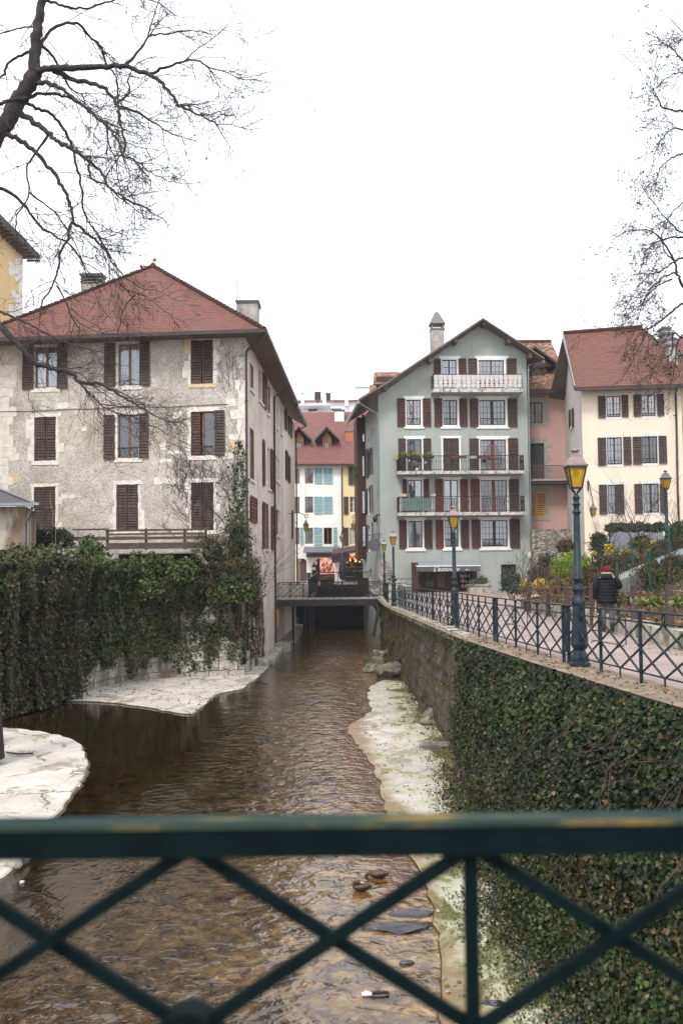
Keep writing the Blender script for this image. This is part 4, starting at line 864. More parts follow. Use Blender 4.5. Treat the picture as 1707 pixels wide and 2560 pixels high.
# glazed front of the bay (faces the viewer)
FBy = F((FL.P(ll - .2, 0, .62).x, FL.P(ll - .2, 0, .62).y), FL.o and 0.0)
for q in [(1118, 430, 1145, 680), (1118, 805, 1145, 1000), (1118, 1130, 1150, 1340), (1122, 1450, 1155, 1655)]:
    r = FBy.rect(c3, *q); b = MB(); b.fbox(FBy, *r, -.02, .03); f = b.build('window', M['iron'], bay); b = MB(); b.fbox(FBy, r[0] + .05, r[1] - .05, r[2] + .05, r[3] - .05, .03, .036); b.build('pane', M['zincsky'] if 'zincsky' in M else M['glass2'], f)
# roof
ovg = .95; depth = 16
def gp(c, x, y): u, z = FG.hit(c(x, y), ovg); return u, z
ax, az = gp(c4, 1085, 108); lx, lz = gp(c4, 118, 738); rx, rz = gp(c4, 1562, 420)
BK = -FL.u * 10; rb = MB(); P = lambda u, z, d: FG.P(u, z, d)
m1 = lerp(0, 1, .72)
kx_, kz_ = lerp(ax, lx, .80), lerp(az, lz, .82)
l2x, l2z = gp(c4, 40, 905)
rb.prism([P(kx_, kz_, ovg), P(ax, az, ovg), P(ax, az, ovg) + BK, P(kx_, kz_, ovg) + BK], .16, 0, 1, uax=FG.n)
rb.prism([P(lx, lz, ovg), P(kx_, kz_, ovg), P(kx_, kz_, ovg) + BK, P(lx, lz, ovg) + BK], .16, 0, 1, uax=FG.n)
rb.prism([P(ax, az, ovg), P(rx, rz, ovg), P(rx, rz, ovg) + BK, P(ax, az, ovg) + BK], .16, 0, 1, uax=FG.n)
rb.build('roof', [M['tile2'], M['soffit']], G)
vb = MB()
for a, c in (((lx, lz), (kx_, kz_)), ((kx_, kz_), (ax, az)), ((ax, az), (rx, rz))): vb.bar(P(a[0], a[1] - .1, ovg + .03), P(c[0], c[1] - .1, ovg + .03), .08, .36, up=FG.n)
vb.build('verge_board', M['verge'], G)
pb = MB()
for x, y in [(1080, 165), (860, 300), (1270, 300), (1435, 415), (660, 450), (310, 665)]: u, z = FG.hit(c4(x, y)); pb.fbox(FG, u - .12, u + .12, z - .22, z + .08, -.1, ovg - .05)
pb.build('roof_beam', M['soffit'], G)
gb = MB(); gb.tube([P(lx - .05, lz - .25, ovg), P(lx - .05, lz - .3, ovg) + BK], .1, 8); gb.tube([P(rx, rz - .25, ovg), P(rx, rz - .3, -6)], .1, 8); gb.build('gutter', M['zinc'], G)
pl = [FG.hit(c4(x, y), .15) for x, y in [(258, 860), (262, 1200)]] + [FG.hit(c5(264, 700), .15), FG.hit(c5(245, 770), .15), FG.hit(c5(250, 960), .15)]
pipe(G, [P(lx, lz - .3, .8)] + [P(u, z, .15) for u, z in pl] , .06, M['zinc'])
pr = [FG.hit(c4(1441, 520), .1), FG.hit(c5(1462, 500), .1), FG.hit(c5(1476, 800), .1)]
pipe(G, [P(rx - .2, rz - .3, .7), P(*FG.hit(c4(1445, 480), .1), .1)] + [P(u, z, .1) for u, z in pr] + [P(pr[-1][0], -.1, .1)], .055, M['zinc'])
p = at(c4(728, 350), 69); q = at(c4(728, 212), 69); b = MB(); cw = .46
b.box(p.x - cw, p.x + cw, 68.5, 69.5, p.z - 1.5, q.z); o = b.build('chimney', M['concrete'], G)
b = MB(); b.box(p.x - .5, p.x + .5, 68.45, 69.55, q.z, q.z + .12)
for sx in (-1, 1):
    for sy in (0, 1): b.box(p.x + sx * .38 - .06, p.x + sx * .38 + .06, 68.55 + sy * .78, 68.67 + sy * .78, q.z + .12, q.z + .42)
b.add([(p.x - .55, 68.4, q.z + .42), (p.x + .55, 68.4, q.z + .42), (p.x + .55, 69.6, q.z + .42), (p.x - .55, 69.6, q.z + .42), (p.x - .12, 69, q.z + 1.35), (p.x + .12, 69, q.z + 1.35)], [(0, 1, 5, 4), (2, 3, 4, 5), (1, 2, 5), (3, 0, 4), (3, 2, 1, 0)]); b.build('chimney_cap', M['zincdark'], o)
antenna(G, (p.x + .75, 69.3, p.z - .5), tuple(at(c4(771, 20), 69.3)), [(.1, 2.4, 0), (1.1, 1.7, 0), (2.3, .7, 0)])
# dormers on the left roof slope
for q in ((235, 515, 445, 600, 72), (200, 618, 280, 680, 74)):
    a = at(c4(q[0], q[3]), q[4]); c = at(c4(q[2], q[1]), q[4]); b = MB(); b.box(a.x + .15, c.x, q[4], q[4] + 2.5, a.z - 2, c.z - .5); o = b.build('dormer', M['framedark'], G)
    b = MB(); b.prism([(a.x - .1, q[4] - .3, c.z - 1.1), (c.x, q[4] - .3, c.z - 1.1), (c.x, q[4] + 1.6, c.z + .15), (a.x + .05, q[4] + 1.6, c.z + .15)], .1); b.build('dormer_roof', M['tile3'], o)
# balconies
def balcony(h, Fr, u0, u1, z, zr, dep, style, mat=M['iron'], slabm=M['balslab'], th=.22, step=.115):
    b = MB(); b.fbox(Fr, u0 - .08, u1 + .08, z - th, z, 0, dep + .06); o = b.build('balcony_slab', slabm, h)
    b = MB(); c = [(u0, .02), (u0, dep), (u1, dep), (u1, .02)]
    for i in range(3):
        a, e = c[i], c[i + 1]; A = Fr.P(a[0], zr, a[1]); E = Fr.P(e[0], zr, e[1]); b.bar(A, E, .05, .04); lo = Vector((0, 0, zr - z - .1)); b.bar(A - lo, E - lo, .03, .03)
        n = max(2, int((E - A).length / step))
        for k in range(n + 1):
            p = A.lerp(E, k / n); w_ = .045 if k in (0, n) else .018; b.bar(p, p - Vector((0, 0, zr - z)), w_)
            if k % 2 and style != 'plain': b.bar(p - Vector((0, 0, .25)), p - Vector((0, 0, .45)), .04); 
    b.build('balcony_railing', mat, h); return o
uA0, zAr = FG.hit(c4(700, 551), 1.0); uA1, _ = FG.hit(c4(1390, 551), 1.0); zA = FG.hit(c4(1040, 663), 1.0)[1]
balcony(G, FG, uA0, uA1, zA, zAr, 1.0, 'x', th=.24, step=.23)
b = MB(); n = 19; wv = (uA1 - uA0) / n      # white boards with notched edges
for i in range(n):
    a, e = uA0 + wv * i + .02, uA0 + wv * (i + 1) - .02; z0, z1 = zA + .07, zAr - .05; H_ = z1 - z0; pts = [(a, z0), (e, z0)]
    for t in (.25, .32, .39, .5, .57, .64): pts.append((e - (.06 if t in (.32, .57) else .0), z0 + H_ * t))
    pts += [(e, z1), (a, z1)]
    for t in (.64, .57, .5, .39, .32, .25): pts.append((a + (.06 if t in (.32, .57) else .0), z0 + H_ * t))
    b.sheet(pts, [], lambda u, z: FG.P(u, z, 1.05)); b.sheet([p for p in pts], [], lambda u, z: FG.P(u, z, 1.035))
b.build('balcony_board', M['board'], G)
uC0, zCr = FG.hit(c4(425, 1192), 1.0); uC1, _ = FG.hit(c4(1402, 1190), 1.0); zC = FG.hit(c4(900, 1308), 1.0)[1]; balcony(G, FG, uC0, uC1, zC, zCr, 1.0, 'x', th=.2)
uD0, zDr = FG.hit(c5(428, 258), 1.0); uD1, _ = FG.hit(c5(1408, 255), 1.0); zD = FG.hit(c5(900, 378), 1.0)[1]; balcony(G, FG, uD0, uD1, zD, zDr, 1.0, 'x', th=.2)
uS = FG.hit(c5(690, 300), 1.0)[0]; b = MB(); n = 22
for i in range(n): a = uD0 + .25 + (uS - uD0 - .3) * i / n; b.fbox(FG, a, a + (uS - uD0) / n * .82, zD + .1, zDr - .06, .94, .96)
b.build('green_screen', nm('green_screen_slats', (.17, .27, .25), (.12, .2, .19), 5, .7), G)
for u in (uD0 + .05, uS - .1, uS - .3): b = MB(); b.fbox(FG, u, u + .12, zD + .02, zDr - .06, .9, .93); b.build('screen_board', M['board'], G)
# awning shop
aw0, az0 = FG.hit(c5(533, 767), .05); aw1, _ = FG.hit(c5(1020, 762), .05); D_ = 1.5
bw0, bz0 = FG.hit(c5(565, 806), D_); bw1, _ = FG.hit(c5(1066, 806), D_); bz1 = FG.hit(c5(800, 842), D_)[1]
b = MB(); b.add([P(aw0, az0, .05), P(aw1, az0, .05), P(bw1, bz0, D_), P(bw0, bz0, D_)], [(3, 2, 1, 0)]); b.add([P(aw0, az0 + .03, .05), P(aw1, az0 + .03, .05), P(bw1, bz0 + .03, D_), P(bw0, bz0 + .03, D_)], [(0, 3, 2, 1)])
o = b.build('awning', M['awning'], G)
b = MB(); b.fbox(FG, bw0, bw1, bz0 - .0, bz0 + .07, D_, D_ + .05); b.build('awning_bar', M['whitepaint'], o)
b = MB(); n = 30
vs = [P(lerp(bw0, bw1, i / n), lerp(bz0, bz1, j), D_ + .03 + .02 * j * math.sin(i * 1.1)) for i in range(n + 1) for j in (0, 1)]
b.add(vs, [(2 * i, 2 * i + 1, 2 * i + 3, 2 * i + 2) for i in range(n)]); b.build('valance', M['awningdark'], o)
um = FG.hit(c5(815, 825), D_ + .1)[0]; zm = FG.hit(c5(815, 825), D_ + .1)[1]
textmesh("L'estanote", .4, FG, um - .15, zm, D_ + .09, M['whitepaint'], o, shear=.5, name='awning_lettering')
textmesh("bar", .16, FG, um + 1.2, zm - .03, D_ + .09, M['whitepaint'], o, shear=.3, name='awning_lettering')
s0, s1, sz0, sz1 = shop; b = MB(); W_ = s1 - s0
for a, c in ((0, .07), (.17, .22), (.36, .41), (.52, .74), (.93, 1)): b.fbox(FG, s0 + W_ * a, s0 + W_ * c, sz0, sz1, -.15, -.05 if a > .5 and a < .6 else .02)
b.fbox(FG, s0, s1, sz1 - .12, sz1, -.14, -.04); b.fbox(FG, s0 + .4, s1 - .4, sz0, sz0 + .3, -.16, -.06)
b.fbox(FG, s0 - .02, s0 + .28, sz0, sz1 + .25, .03, 1.2); b.fbox(FG, s1 - .24, s1 + .02, sz0, sz1, .03, .45)
o = b.build('shop_front', M['brownclad'], G)
b = MB(); b.fbox(FG, s0 + W_ * .07, s0 + W_ * .52, sz0, sz1, -.11, -.105); b.build('pane', M['glass'], o)
b = MB(); b.add([P(s0, sz0, -1.2), P(s1, sz0, -1.2), P(s1, sz1, -1.2), P(s0, sz1, -1.2), P(s0, sz0, -.2), P(s1, sz0, -.2), P(s1, sz1, -.2), P(s0, sz1, -.2)], [(0, 1, 2, 3), (0, 1, 5, 4), (3, 2, 6, 7), (0, 4, 7, 3), (1, 5, 6, 2)]); b.build('room_lining', M['inside'], o)
def tinted(name, parts, mat, parent=None):
    """parts: list of (verts, faces, colour) joined with per-vertex tint"""
    vs, fs, cl = [], [], []
    for v, f, c in parts: k = len(vs); vs += [tuple(p) for p in v]; fs += [tuple(k + i for i in q) for q in f]; cl += [c] * len(v)
    me = bpy.data.meshes.new(name); me.from_pydata(vs, [], fs); a = me.attributes.new('tint', 'FLOAT_COLOR', 'POINT'); a.data.foreach_set('color', np.array([(*c[:3], 1) for c in cl], dtype=np.float32).ravel())
    me.materials.append(mat); o = bpy.data.objects.new(name, me); COL.objects.link(o)
    if parent: setpar(o, parent)
    return o
BF = [(0, 3, 2, 1), (4, 5, 6, 7), (0, 1, 5, 4), (1, 2, 6, 5), (2, 3, 7, 6), (3, 0, 4, 7)]
def fb(Fr, u0, u1, z0, z1, d0, d1): return [Fr.P(u0, z0, d1), Fr.P(u1, z0, d1), Fr.P(u1, z0, d0), Fr.P(u0, z0, d0), Fr.P(u0, z1, d1), Fr.P(u1, z1, d1), Fr.P(u1, z1, d0), Fr.P(u0, z1, d0)]
rr = random.Random(3); parts = []; a0, a1 = s0 + W_ * .755, s0 + W_ * .925
for k in range(6):
    zz = sz0 + .25 + k * .33
    if zz > sz1 - .3: break
    parts.append((fb(FG, a0, a1, zz - .03, zz, -.2, .0), BF, (.05, .03, .02))); u = a0 + .03
    while u < a1 - .05:
        w_ = rr.uniform(.03, .07); h = rr.uniform(.12, .26)
        if rr.random() < .85: parts.append((fb(FG, u, u + w_, zz, zz + h, -.15, -.03), BF, rr.choice([(.5, .48, .42), (.25, .3, .3), (.4, .35, .25), (.12, .16, .16), (.3, .12, .08), (.55, .55, .55)])))
        u += w_ + .008
tinted('book_shelves', parts, M['bookmix'], o)
# round hanging sign + camera on the left corner
sp_ = FG.P(*FG.hit(c3(1232, 1625), .5), .5)
b = MB(); b.tube([sp_ + Vector((0, .02, 0)), sp_ + Vector((0, -.02, 0))], .42, 24); sg = b.build('hanging_sign', M['awningdark'], G)
FX = F((sp_.x, sp_.y - .03), 0); textmesh("L'estanot", .24, FX, 0, .08, .004, M['whitepaint'], sg, shear=.4); textmesh("café", .1, FX, 0, -.2, .004, M['whitepaint'], sg)
b = MB(); b.tube([sp_ + Vector((.45, 0, .75)), sp_ + Vector((-.5, 0, .6))], .018, 5)
for k in range(5): b.ring(sp_ + Vector((-.35 + k * .19, 0, .5 + .08 * math.sin(k * 2))), (1, 0, 0), (0, 0, 1), .11, .014, 12)
b.tube([sp_ + Vector((0, 0, .62)), sp_ + Vector((0, 0, .4))], .012, 4); b.build('sign_bracket', M['iron'], sg)
cp_ = FG.P(*FG.hit(c5(242, 420), .3), .3); b = MB(); b.lathe([(.02, -.32), (.13, -.25), (.15, -.1), (.15, 0), (.12, .08), (.04, .1)], tuple(cp_), 12); b.tube([cp_ + Vector((0, 0, .06)), cp_ + Vector((.12, 0, .2)), cp_ + Vector((.32, .1, .16))], .045, 6); b.build('camera_dome', M['iron'], G)
b = MB(); r = FG.rect(c5, 1438, 688, 1462, 725); b.fbox(FG, *r, .02, .16); r = FG.rect(c5, 1443, 728, 1458, 738); b.fbox(FG, *r, .02, .14); b.build('meter_box', M['whitepaint'], G)
# things on the balconies
rr = random.Random(21)
for i, (c, q, lab) in enumerate([(c5, (428, 234, 484, 258), 'pale wooden crate on the left end of the green screened balcony'), (c5, (688, 234, 713, 258), 'small pale wooden box at the right end of the green balcony screen')]):
    r = FG.rect(c, *q, d=.9); b = MB(); b.fbox(FG, r[0], r[1], r[2] - .02, r[3], .72, .98)
    for k in range(4): u = lerp(r[0], r[1], k / 3.0); b.fbox(FG, u - .02, u + .02, r[2], r[3] + .005, .98, 1.0)
    tag(b.build('wooden_crate', nm('pale_crate_wood%d' % i, (.55, .38, .27), (.42, .3, .2), 9)), lab, 'crate', 'crates on the green screened balcony')
# ================================================================== pink house
FP = F((12.0, 67.5), 0.0); p0 = FP.hit(c6(240, 1000))[0]; p1 = FP.hit(c6(610, 1000))[0]
PK = thing('pink_house', 'narrow dusty pink house with a mottled tile roof between the green and cream houses', 'house', (14, 68, 0))
pze = FP.hit(c6(400, 668))[1]; hs = []
w1 = FP.rect(c6, 262, 757, 388, 936); w2 = FP.rect(c6, 262, 1102, 403, 1398); w3 = FP.rect(c6, 262, 1520, 415, 1728); hs = [w1, w2, w3]
wall(FP, [(p0, -.5), (p1, -.5), (p1, pze), (p0, pze)], hs, M['pink'], PK)
window(PK, FP, w1, M['framedark'], cols=4, rows=2, glass=M['glass2'])
b = MB(); b.fbox(FP, *w2, -.15, -.1)
for k in range(14): z = lerp(w2[2], w2[3], k / 14); b.fbox(FP, w2[0], w2[1], z, z + .015, -.1, -.09)
b.build('roller_door', nm('charcoal_door', (.045, .045, .055), (.06, .06, .07)), PK)
OW = nm('light_varnished_wood', (.5, .27, .1), (.4, .21, .08), 9, .6); wm = (w3[0] + w3[1]) / 2
shutter(PK, FP, w3[0], wm, w3[2], w3[3], OW, -.06); shutter(PK, FP, wm, w3[1], w3[2], w3[3], OW, -.06)
b = MB(); rr = random.Random(4); GS = nm('grey_stone_quoins', (.36, .34, .3), (.26, .24, .21), 4, .9, .4)
for r in (w1, w2, w3):
    z = r[2] - .25
    while z < r[3] + .2: h = rr.uniform(.3, .5); plate(b, FP, r[1], r[1] + rr.choice([.22, .3, .42, .5]), z, z + h, .02, .03, 0, rr); z += h
    plate(b, FP, r[0], r[1] + .2, r[3], r[3] + .4, .024, .03, 0, rr); plate(b, FP, r[0], r[1] + .1, r[2] - .16, r[2], .03, .02, 0, rr)
b.build('stone_surround', GS, PK)
zb = FP.hit(c6(450, 1403), 1.2)[1]; zr_ = FP.hit(c6(500, 1288), 1.2)[1]
b = MB(); b.fbox(FP, p0, p1, zb - .1, zb, 0, 1.2); b.build('balcony_slab', M['concrete'], PK); b = MB(); b.fbox(FP, p0, p1, zb - .3, zb - .1, 0, 1.15); b.build('balcony_beam', M['gutter'], PK)
b = MB(); b.bar(FP.P(p0, zr_, 1.15), FP.P(p1, zr_, 1.15), .05); n = 42
for k in range(n): u = lerp(p0, p1, k / n); b.bar(FP.P(u, zb, 1.15), FP.P(u, zr_, 1.15), .02)
b.build('balcony_railing', nm('mauve_iron', (.16, .09, .09), (.12, .07, .07)), PK)
E_ = FP.P(p0 - 1, pze, .7); E2 = FP.P(p1 + .2, pze, .7); rz0 = at(c6(380, 252), 73.5); b = MB()
b.prism([E_, E2, Vector((E2.x, 73.5, rz0.z)), Vector((E_.x, 73.5, rz0.z))], .15, 0, 1); b.build('roof', [M['tile3'], M['soffit']], PK)
b = MB(); b.bar(E_ + Vector((0, -.06, -.12)), E2 + Vector((0, -.06, -.12)), .16, .3); b.build('gutter', M['gutter'], PK)
b = MB(); b.tube([Vector((E_.x, 73.5, rz0.z + .05)), Vector((E2.x, 73.5, rz0.z + .05))], .14, 6); b.build('ridge_tiles', M['tile3'], PK)
FD = F((FP.P(0, 0).x, 68.6), 0); r = FD.rect(c6, 262, 458, 402, 585); b = MB(); b.fbox(FD, r[0] - .5, r[1] + .25, r[2] - .6, r[3] + .15, -4, -.25); o = b.build('dormer', M['framedark'], PK)
window(PK, FD, r, M['framedark'], cols=4, rows=2, glass=M['glass2'], dep=.02)
b = MB(); b.fbox(FD, r[0] - .5, r[1] + .55, r[2] - .12, r[2], -.2, .2); b.build('sill', M['whitepaint'], o)
tpz = r[3] + 1.3; b = MB(); um = (r[0] + r[1]) / 2 - .2; b.prism([FD.P(um, tpz, .4), FD.P(r[1] + 1.0, r[3] - .05, .4), FD.P(r[1] + 1.0, r[3] - .05, -4), FD.P(um, tpz, -4)][::-1], .12); b.prism([FD.P(r[0] - 1.2, r[3], .4), FD.P(um, tpz, .4), FD.P(um, tpz, -4), FD.P(r[0] - 1.2, r[3], -4)], .12)
b.sheet([(r[0] - .5, r[3]), (r[1] + .6, r[3]), (um, tpz - .1)], [], lambda u, z: FD.P(u, z, -.05)); b.build('dormer_roof', M['gutter'], o)
pipe(PK, [FP.P(p1 - .1, pze - .2, .4), FP.P(p1 - .12, pze - .8, .1), FP.P(p1 - .1, 0, .1)], .055)
b = MB(); x0 = at(c6(300, 1850), 64.5).x; x1 = at(c6(745, 1850), 64.5).x; zt_ = at(c6(500, 1822), 64.5).z; b.box(x0, x1, 64.5, 65.1, -.3, zt_)
b.build('garden_stone_wall', M['rubble']); o = bpy.data.objects['garden_stone_wall']; tag(o, 'rough rubble garden wall in front of the pink house', 'stone wall')
# ================================================================== cream house
FC = F((at(c6(718, 900), 58.0).x, 58.0), -0.12); cze = FC.hit(c6(1000, 640))[1]
CH = thing('cream_house', 'cream rendered house with a steep red tile roof and weathered brown shutters, far right', 'house', (19, 58, 1))
holes = []; wins = []
for q, kw in [((925, 705, 1040, 883), dict(mat=M['frame'], cols=4, rows=3, glass=M['glass2'], low=.16)), ((1217, 693, 1333, 875), dict(mat=M['frame'], cols=4, rows=3, glass=M['glass2'], low=.16)),
    ((928, 1052, 1053, 1280), dict(mat=M['framedark'], cols=4, rows=4, glass=M['glass2'], low=.18)), ((1220, 1043, 1350, 1270), dict(mat=M['framedark'], cols=4, rows=3, low=.2)),
    ((935, 1450, 1070, 1692), dict(mat=M['framedark'], cols=4, rows=3, curtain=(M['curtain'], 'full'))), ((1232, 1440, 1362, 1685), dict(mat=M['framedark'], cols=4, rows=3, mid=.12, curtain=(M['curtain'], 'full')))]:
    r = FC.rect(c6, *q); holes.append(r); wins.append((r, kw))
cr = FC.hit(c6(1555, 900))[0]
wall(FC, [(0, -.5), (cr, -.5), (cr, cze + .15), (0, cze + .15)], holes, M['cream'], CH, rev=.18)
PSM = plaster('pale_surround', (.66, .64, .6))
for r, kw in wins:
    window(CH, FC, r, dep=.14, **kw); b = MB()
    for a in ((r[0] - .22, r[1] + .22, r[3], r[3] + .2), (r[0] - .2, r[1] + .2, r[2] - .16, r[2]), (r[0] - .12, r[0], r[2], r[3]), (r[1], r[1] + .12, r[2], r[3])): b.fbox(FC, *a, -.005, .012)
    b.build('window_surround', PSM, CH)
for q in [(852, 705, 915, 890), (1048, 698, 1105, 882), (1148, 695, 1213, 878), (1345, 688, 1403, 870), (850, 1055, 920, 1290), (1063, 1048, 1130, 1283), (1143, 1047, 1217, 1280), (1360, 1040, 1427, 1273), (861, 1450, 928, 1698), (1003, 1447, 1070, 1697), (1157, 1443, 1225, 1693), (1370, 1440, 1430, 1688)]:
    shutter(CH, FC, *FC.rect(c6, *q), M['greywood'], .05, n=16)
FCL = F((FC.P(0, 0).x, FC.P(0, 0).y), -math.pi / 2 - .12); dpt = 11
apz = at(c6(545, 185), FC.o.y + 5.4).z; hs = [FCL.rect(c6, 628, 815, 640, 960)]
wall(FCL, [(-dpt, -.5), (0, -.5), (0, cze + .1), (-5.4, apz - .25), (-dpt, cze)], hs, M['creamgrey'], CH, name='side_wall')
window(CH, FCL, hs[0], M['framedark'], mid=.05); b = MB(); r = hs[0]; b.fbox(FCL, r[0] - .12, r[1] + .12, r[2] - .2, r[2], 0, .08); b.build('sill', M['whitestone'], CH)
for q in [(616, 820, 627, 980), (641, 805, 652, 965)]: shutter(CH, FCL, *FCL.rect(c6, *q), M['greywood'], .05)
b = MB(); a0_ = FC.P(-.45, cze + .02, .75); a1_ = FC.P(cr + .6, cze + .02, .75); rl_ = at(c6(540, 183), FC.o.y + 5.0); rr_ = at(c6(1390, 130), FC.o.y + 4.0)
rl_.x = a0_.x + .12 * (rl_.y - a0_.y); b.prism([a0_, a1_, Vector((a1_.x - 1.2, rr_.y, rr_.z)), rl_], .18, 0, 1); b.prism([Vector((a1_.x - 1.2, rr_.y, rr_.z)), rl_, rl_ + Vector((0, 6.5, -4.6)), rl_ + Vector((14, 5, -4.6))][::-1], .18, 0, 1); b.build('roof', [M['tile2'], M['soffit']], CH)
b = MB(); b.bar(a0_ + Vector((-.03, -.03, -.05)), rl_ + Vector((-.03, 0, -.05)), .07, .28); b.build('verge_flashing', M['zinc'], CH)
b = MB(); b.bar(a0_ + Vector((-.02, -.08, -.14)), a1_ + Vector((0, -.08, -.14)), .16, .22); b.build('gutter', M['gutter'], CH)
b = MB(); b.tube([rl_ + Vector((0, 0, .05)), Vector((a1_.x - 1.2, rr_.y, rr_.z + .05))], .14, 6); b.build('ridge_tiles', M['tile2'], CH)
pq = [FC.hit(c6(x, y), .12) for x, y in [(1503, 680), (1512, 1050), (1520, 1500), (1532, 1790)]]; pipe(CH, [FC.P(pq[0][0], cze - .1, .7)] + [FC.P(u, z, .12) for u, z in pq] + [FC.P(pq[-1][0], 0, .12)], .06)
# stepped gable chimneys at the right end of the cream roof
sgb = MB()
for q in [(1385, 150, 1440, 240), (1405, 195, 1458, 300), (1425, 240, 1485, 380), (1440, 290, 1500, 470)]:
    i = [(1385), (1405), (1425), (1440)].index(q[0]); Yd = FC.o.y + 3.6 - i * .9; a = at(c6(q[0], q[3]), Yd); c = at(c6(q[2], q[1]), Yd); sgb.box(a.x, c.x, Yd - .3, Yd + .6, a.z - .3, c.z); sgb.box(a.x - .08, c.x + .08, Yd - .38, Yd + .68, c.z, c.z + .12, 1)
sgb.build('stepped_gable', [M['concrete'], M['zincdark']], CH)
a = at(c6(1290, 520), FC.o.y + .7); c = at(c6(1365, 478), FC.o.y + 1.1); n_ = (Vector((a1_.x - 1.2, rr_.y, rr_.z)) - a1_); sl = n_.z / abs(n_.y)
b = MB(); y0_, y1_ = a.y - .1, a.y + .75; zs = lambda y: cze + .05 + (y - a0_.y) * (rl_.z - a0_.z) / (rl_.y - a0_.y)
for k, mt in ((0, 'zincdark'), (1, 'glass2')):
    i = .07 * k; h = .12 + .02 * k; b = MB(); b.hexa([(a.x + i, y0_ + i, zs(y0_ + i) - .1), (c.x - i, y0_ + i, zs(y0_ + i) - .1), (c.x - i, y1_ - i, zs(y1_ - i) - .1), (a.x + i, y1_ - i, zs(y1_ - i) - .1), (a.x + i, y0_ + i, zs(y0_ + i) + h), (c.x - i, y0_ + i, zs(y0_ + i) + h), (c.x - i, y1_ - i, zs(y1_ - i) + h), (a.x + i, y1_ - i, zs(y1_ - i) + h)])
    if k == 0: o = b.build('skylight', M[mt], CH)
    else: b.build('pane', M['whitepaint'], o)
# yellow neighbour at the right edge
YN = thing('yellow_house', 'sliver of a yellow house with a blue shutter beyond the cream house drainpipe', 'house', (25, 60, 0))
FY = F((FC.P(cr, 0).x + .1, 60.2), -.1); yz = FY.hit(c6(1560, 640))[1]
wall(FY, [(0, -.5), (9, -.5), (9, yz + .4), (0, yz + .4)], [], M['ochre'], YN)
r = FY.rect(c6, 1553, 1160, 1600, 1385); shutter(YN, FY, r[0], r[0] + .9, r[2], r[3], nm('pale_blue_paint', (.4, .5, .62), (.34, .43, .55)), .05)
a = at(c6(1500, 470), 62); b = MB(); b.prism([FY.P(-.6, yz + .4, .7), FY.P(9, yz + .4, .7), FY.P(9, yz + 4.2, -5), FY.P(-.6, yz + 4.2, -5)], .15, 0, 1); b.build('roof', [M['tile1'], M['soffit']], YN)
b = MB(); b.bar(FY.P(-.6, yz + .35, .75), FY.P(9, yz + .35, .75), .16, .2); b.build('gutter', M['gutter'], YN)
pipe(YN, [FY.P(.6, yz - .4, .2), FY.P(.3, yz - .9, .12), FY.P(.3, 0, .12)], .06, M['zinc'])
p = at(c6(1540, 440), 62.5); chimney(YN, (p.x, 62.5), .9, .8, p.z - 2, p.z + .3, M['concrete'], M['zincdark'], 2)
# ================================================================== back houses across the end of the canal
FB_ = F((-6.0, 92.0), 0.09); b0 = FB_.hit(c3(440, 1200))[0]; b1 = FB_.hit(c3(943, 1200))[0]
W = thing('white_house', 'off white house with turquoise shutters closing the far end of the canal', 'house', (-3, 93, .3))
bz = FB_.hit(c3(720, 885))[1]; holes = []; wins = []
for q, kw in [((505, 925, 548, 1063), {}), ((597, 925, 672, 1062), dict(cols=4, rows=3)), ((505, 1182, 548, 1333), {}), ((597, 1182, 672, 1330), dict(low=.2)), ((510, 1467, 547, 1620), {}), ((597, 1467, 672, 1615), {}), ((770, 1467, 845, 1620), {})]:
    r = FB_.rect(c3, *q); holes.append(r); wins.append((r, kw))
arch = []; r = FB_.rect(c3, 657, 1742, 877, 1935); ua, ub, za, zb_ = r
n = 14; hA = [(ua, .2), (ub, .2)] + [(lerp(ub, ua, .5) + (ub - ua) / 2 * math.cos(math.pi * k / n), zb_ - (ub - ua) * .5 * .98 + (ub - ua) * .5 * .98 * math.sin(math.pi * k / n)) for k in range(n + 1)]
r2_ = FB_.rect(c3, 530, 1750, 613, 1945); uc, ud, _, zd = r2_; hB = [(uc, .2), (ud, .2)] + [(lerp(ud, uc, .5) + (ud - uc) / 2 * math.cos(math.pi * k / n), zd - (ud - uc) * .4 + (ud - uc) * .4 * math.sin(math.pi * k / n)) for k in range(n + 1)]
b = MB(); rects = [[(a, c), (b_, c), (b_, d), (a, d)] for a, b_, c, d in holes]
b.sheet([(b0, -.5), (b1, -.5), (b1, bz), (b0, bz)], rects + [hA, hB], lambda u, z: FB_.P(u, z, 0))
for hq in rects + [hA, hB]:
    for i in range(len(hq)): p, q = hq[i], hq[(i + 1) % len(hq)]; b.add([FB_.P(*p, 0), FB_.P(*q, 0), FB_.P(*q, -.3), FB_.P(*p, -.3)], [(0, 1, 2, 3)])
b.build('wall', M['white'], W)
for r, kw in wins: window(W, FB_, r, M['frame'], **kw)
for q in [(683, 920, 717, 1062), (719, 920, 753, 1062), (768, 922, 806, 1062), (809, 922, 848, 1062), (680, 1182, 718, 1340), (720, 1182, 757, 1340), (768, 1182, 806, 1335), (809, 1182, 848, 1335), (553, 1465, 583, 1625), (680, 1465, 716, 1625), (718, 1467, 754, 1625), (857, 1465, 892, 1625)]:
    shutter(W, FB_, *FB_.rect(c3, *q), M['turq'], .06, n=14)
b = MB(); b.sheet([(p[0], p[1]) for p in hB], [], lambda u, z: FB_.P(u, z, -.25)); b.build('door', M['plum'], W)
b = MB(); b.sheet([(p[0], p[1]) for p in hA], [], lambda u, z: FB_.P(u, z, -1.0)); o = b.build('shop_window', M['inside'], W)
disp = emis('lit_shop_display', (1, .5, .3), .6, 3.2); ue = lerp(ua, ub, .36); zf = za
parts = []; rr = random.Random(8)
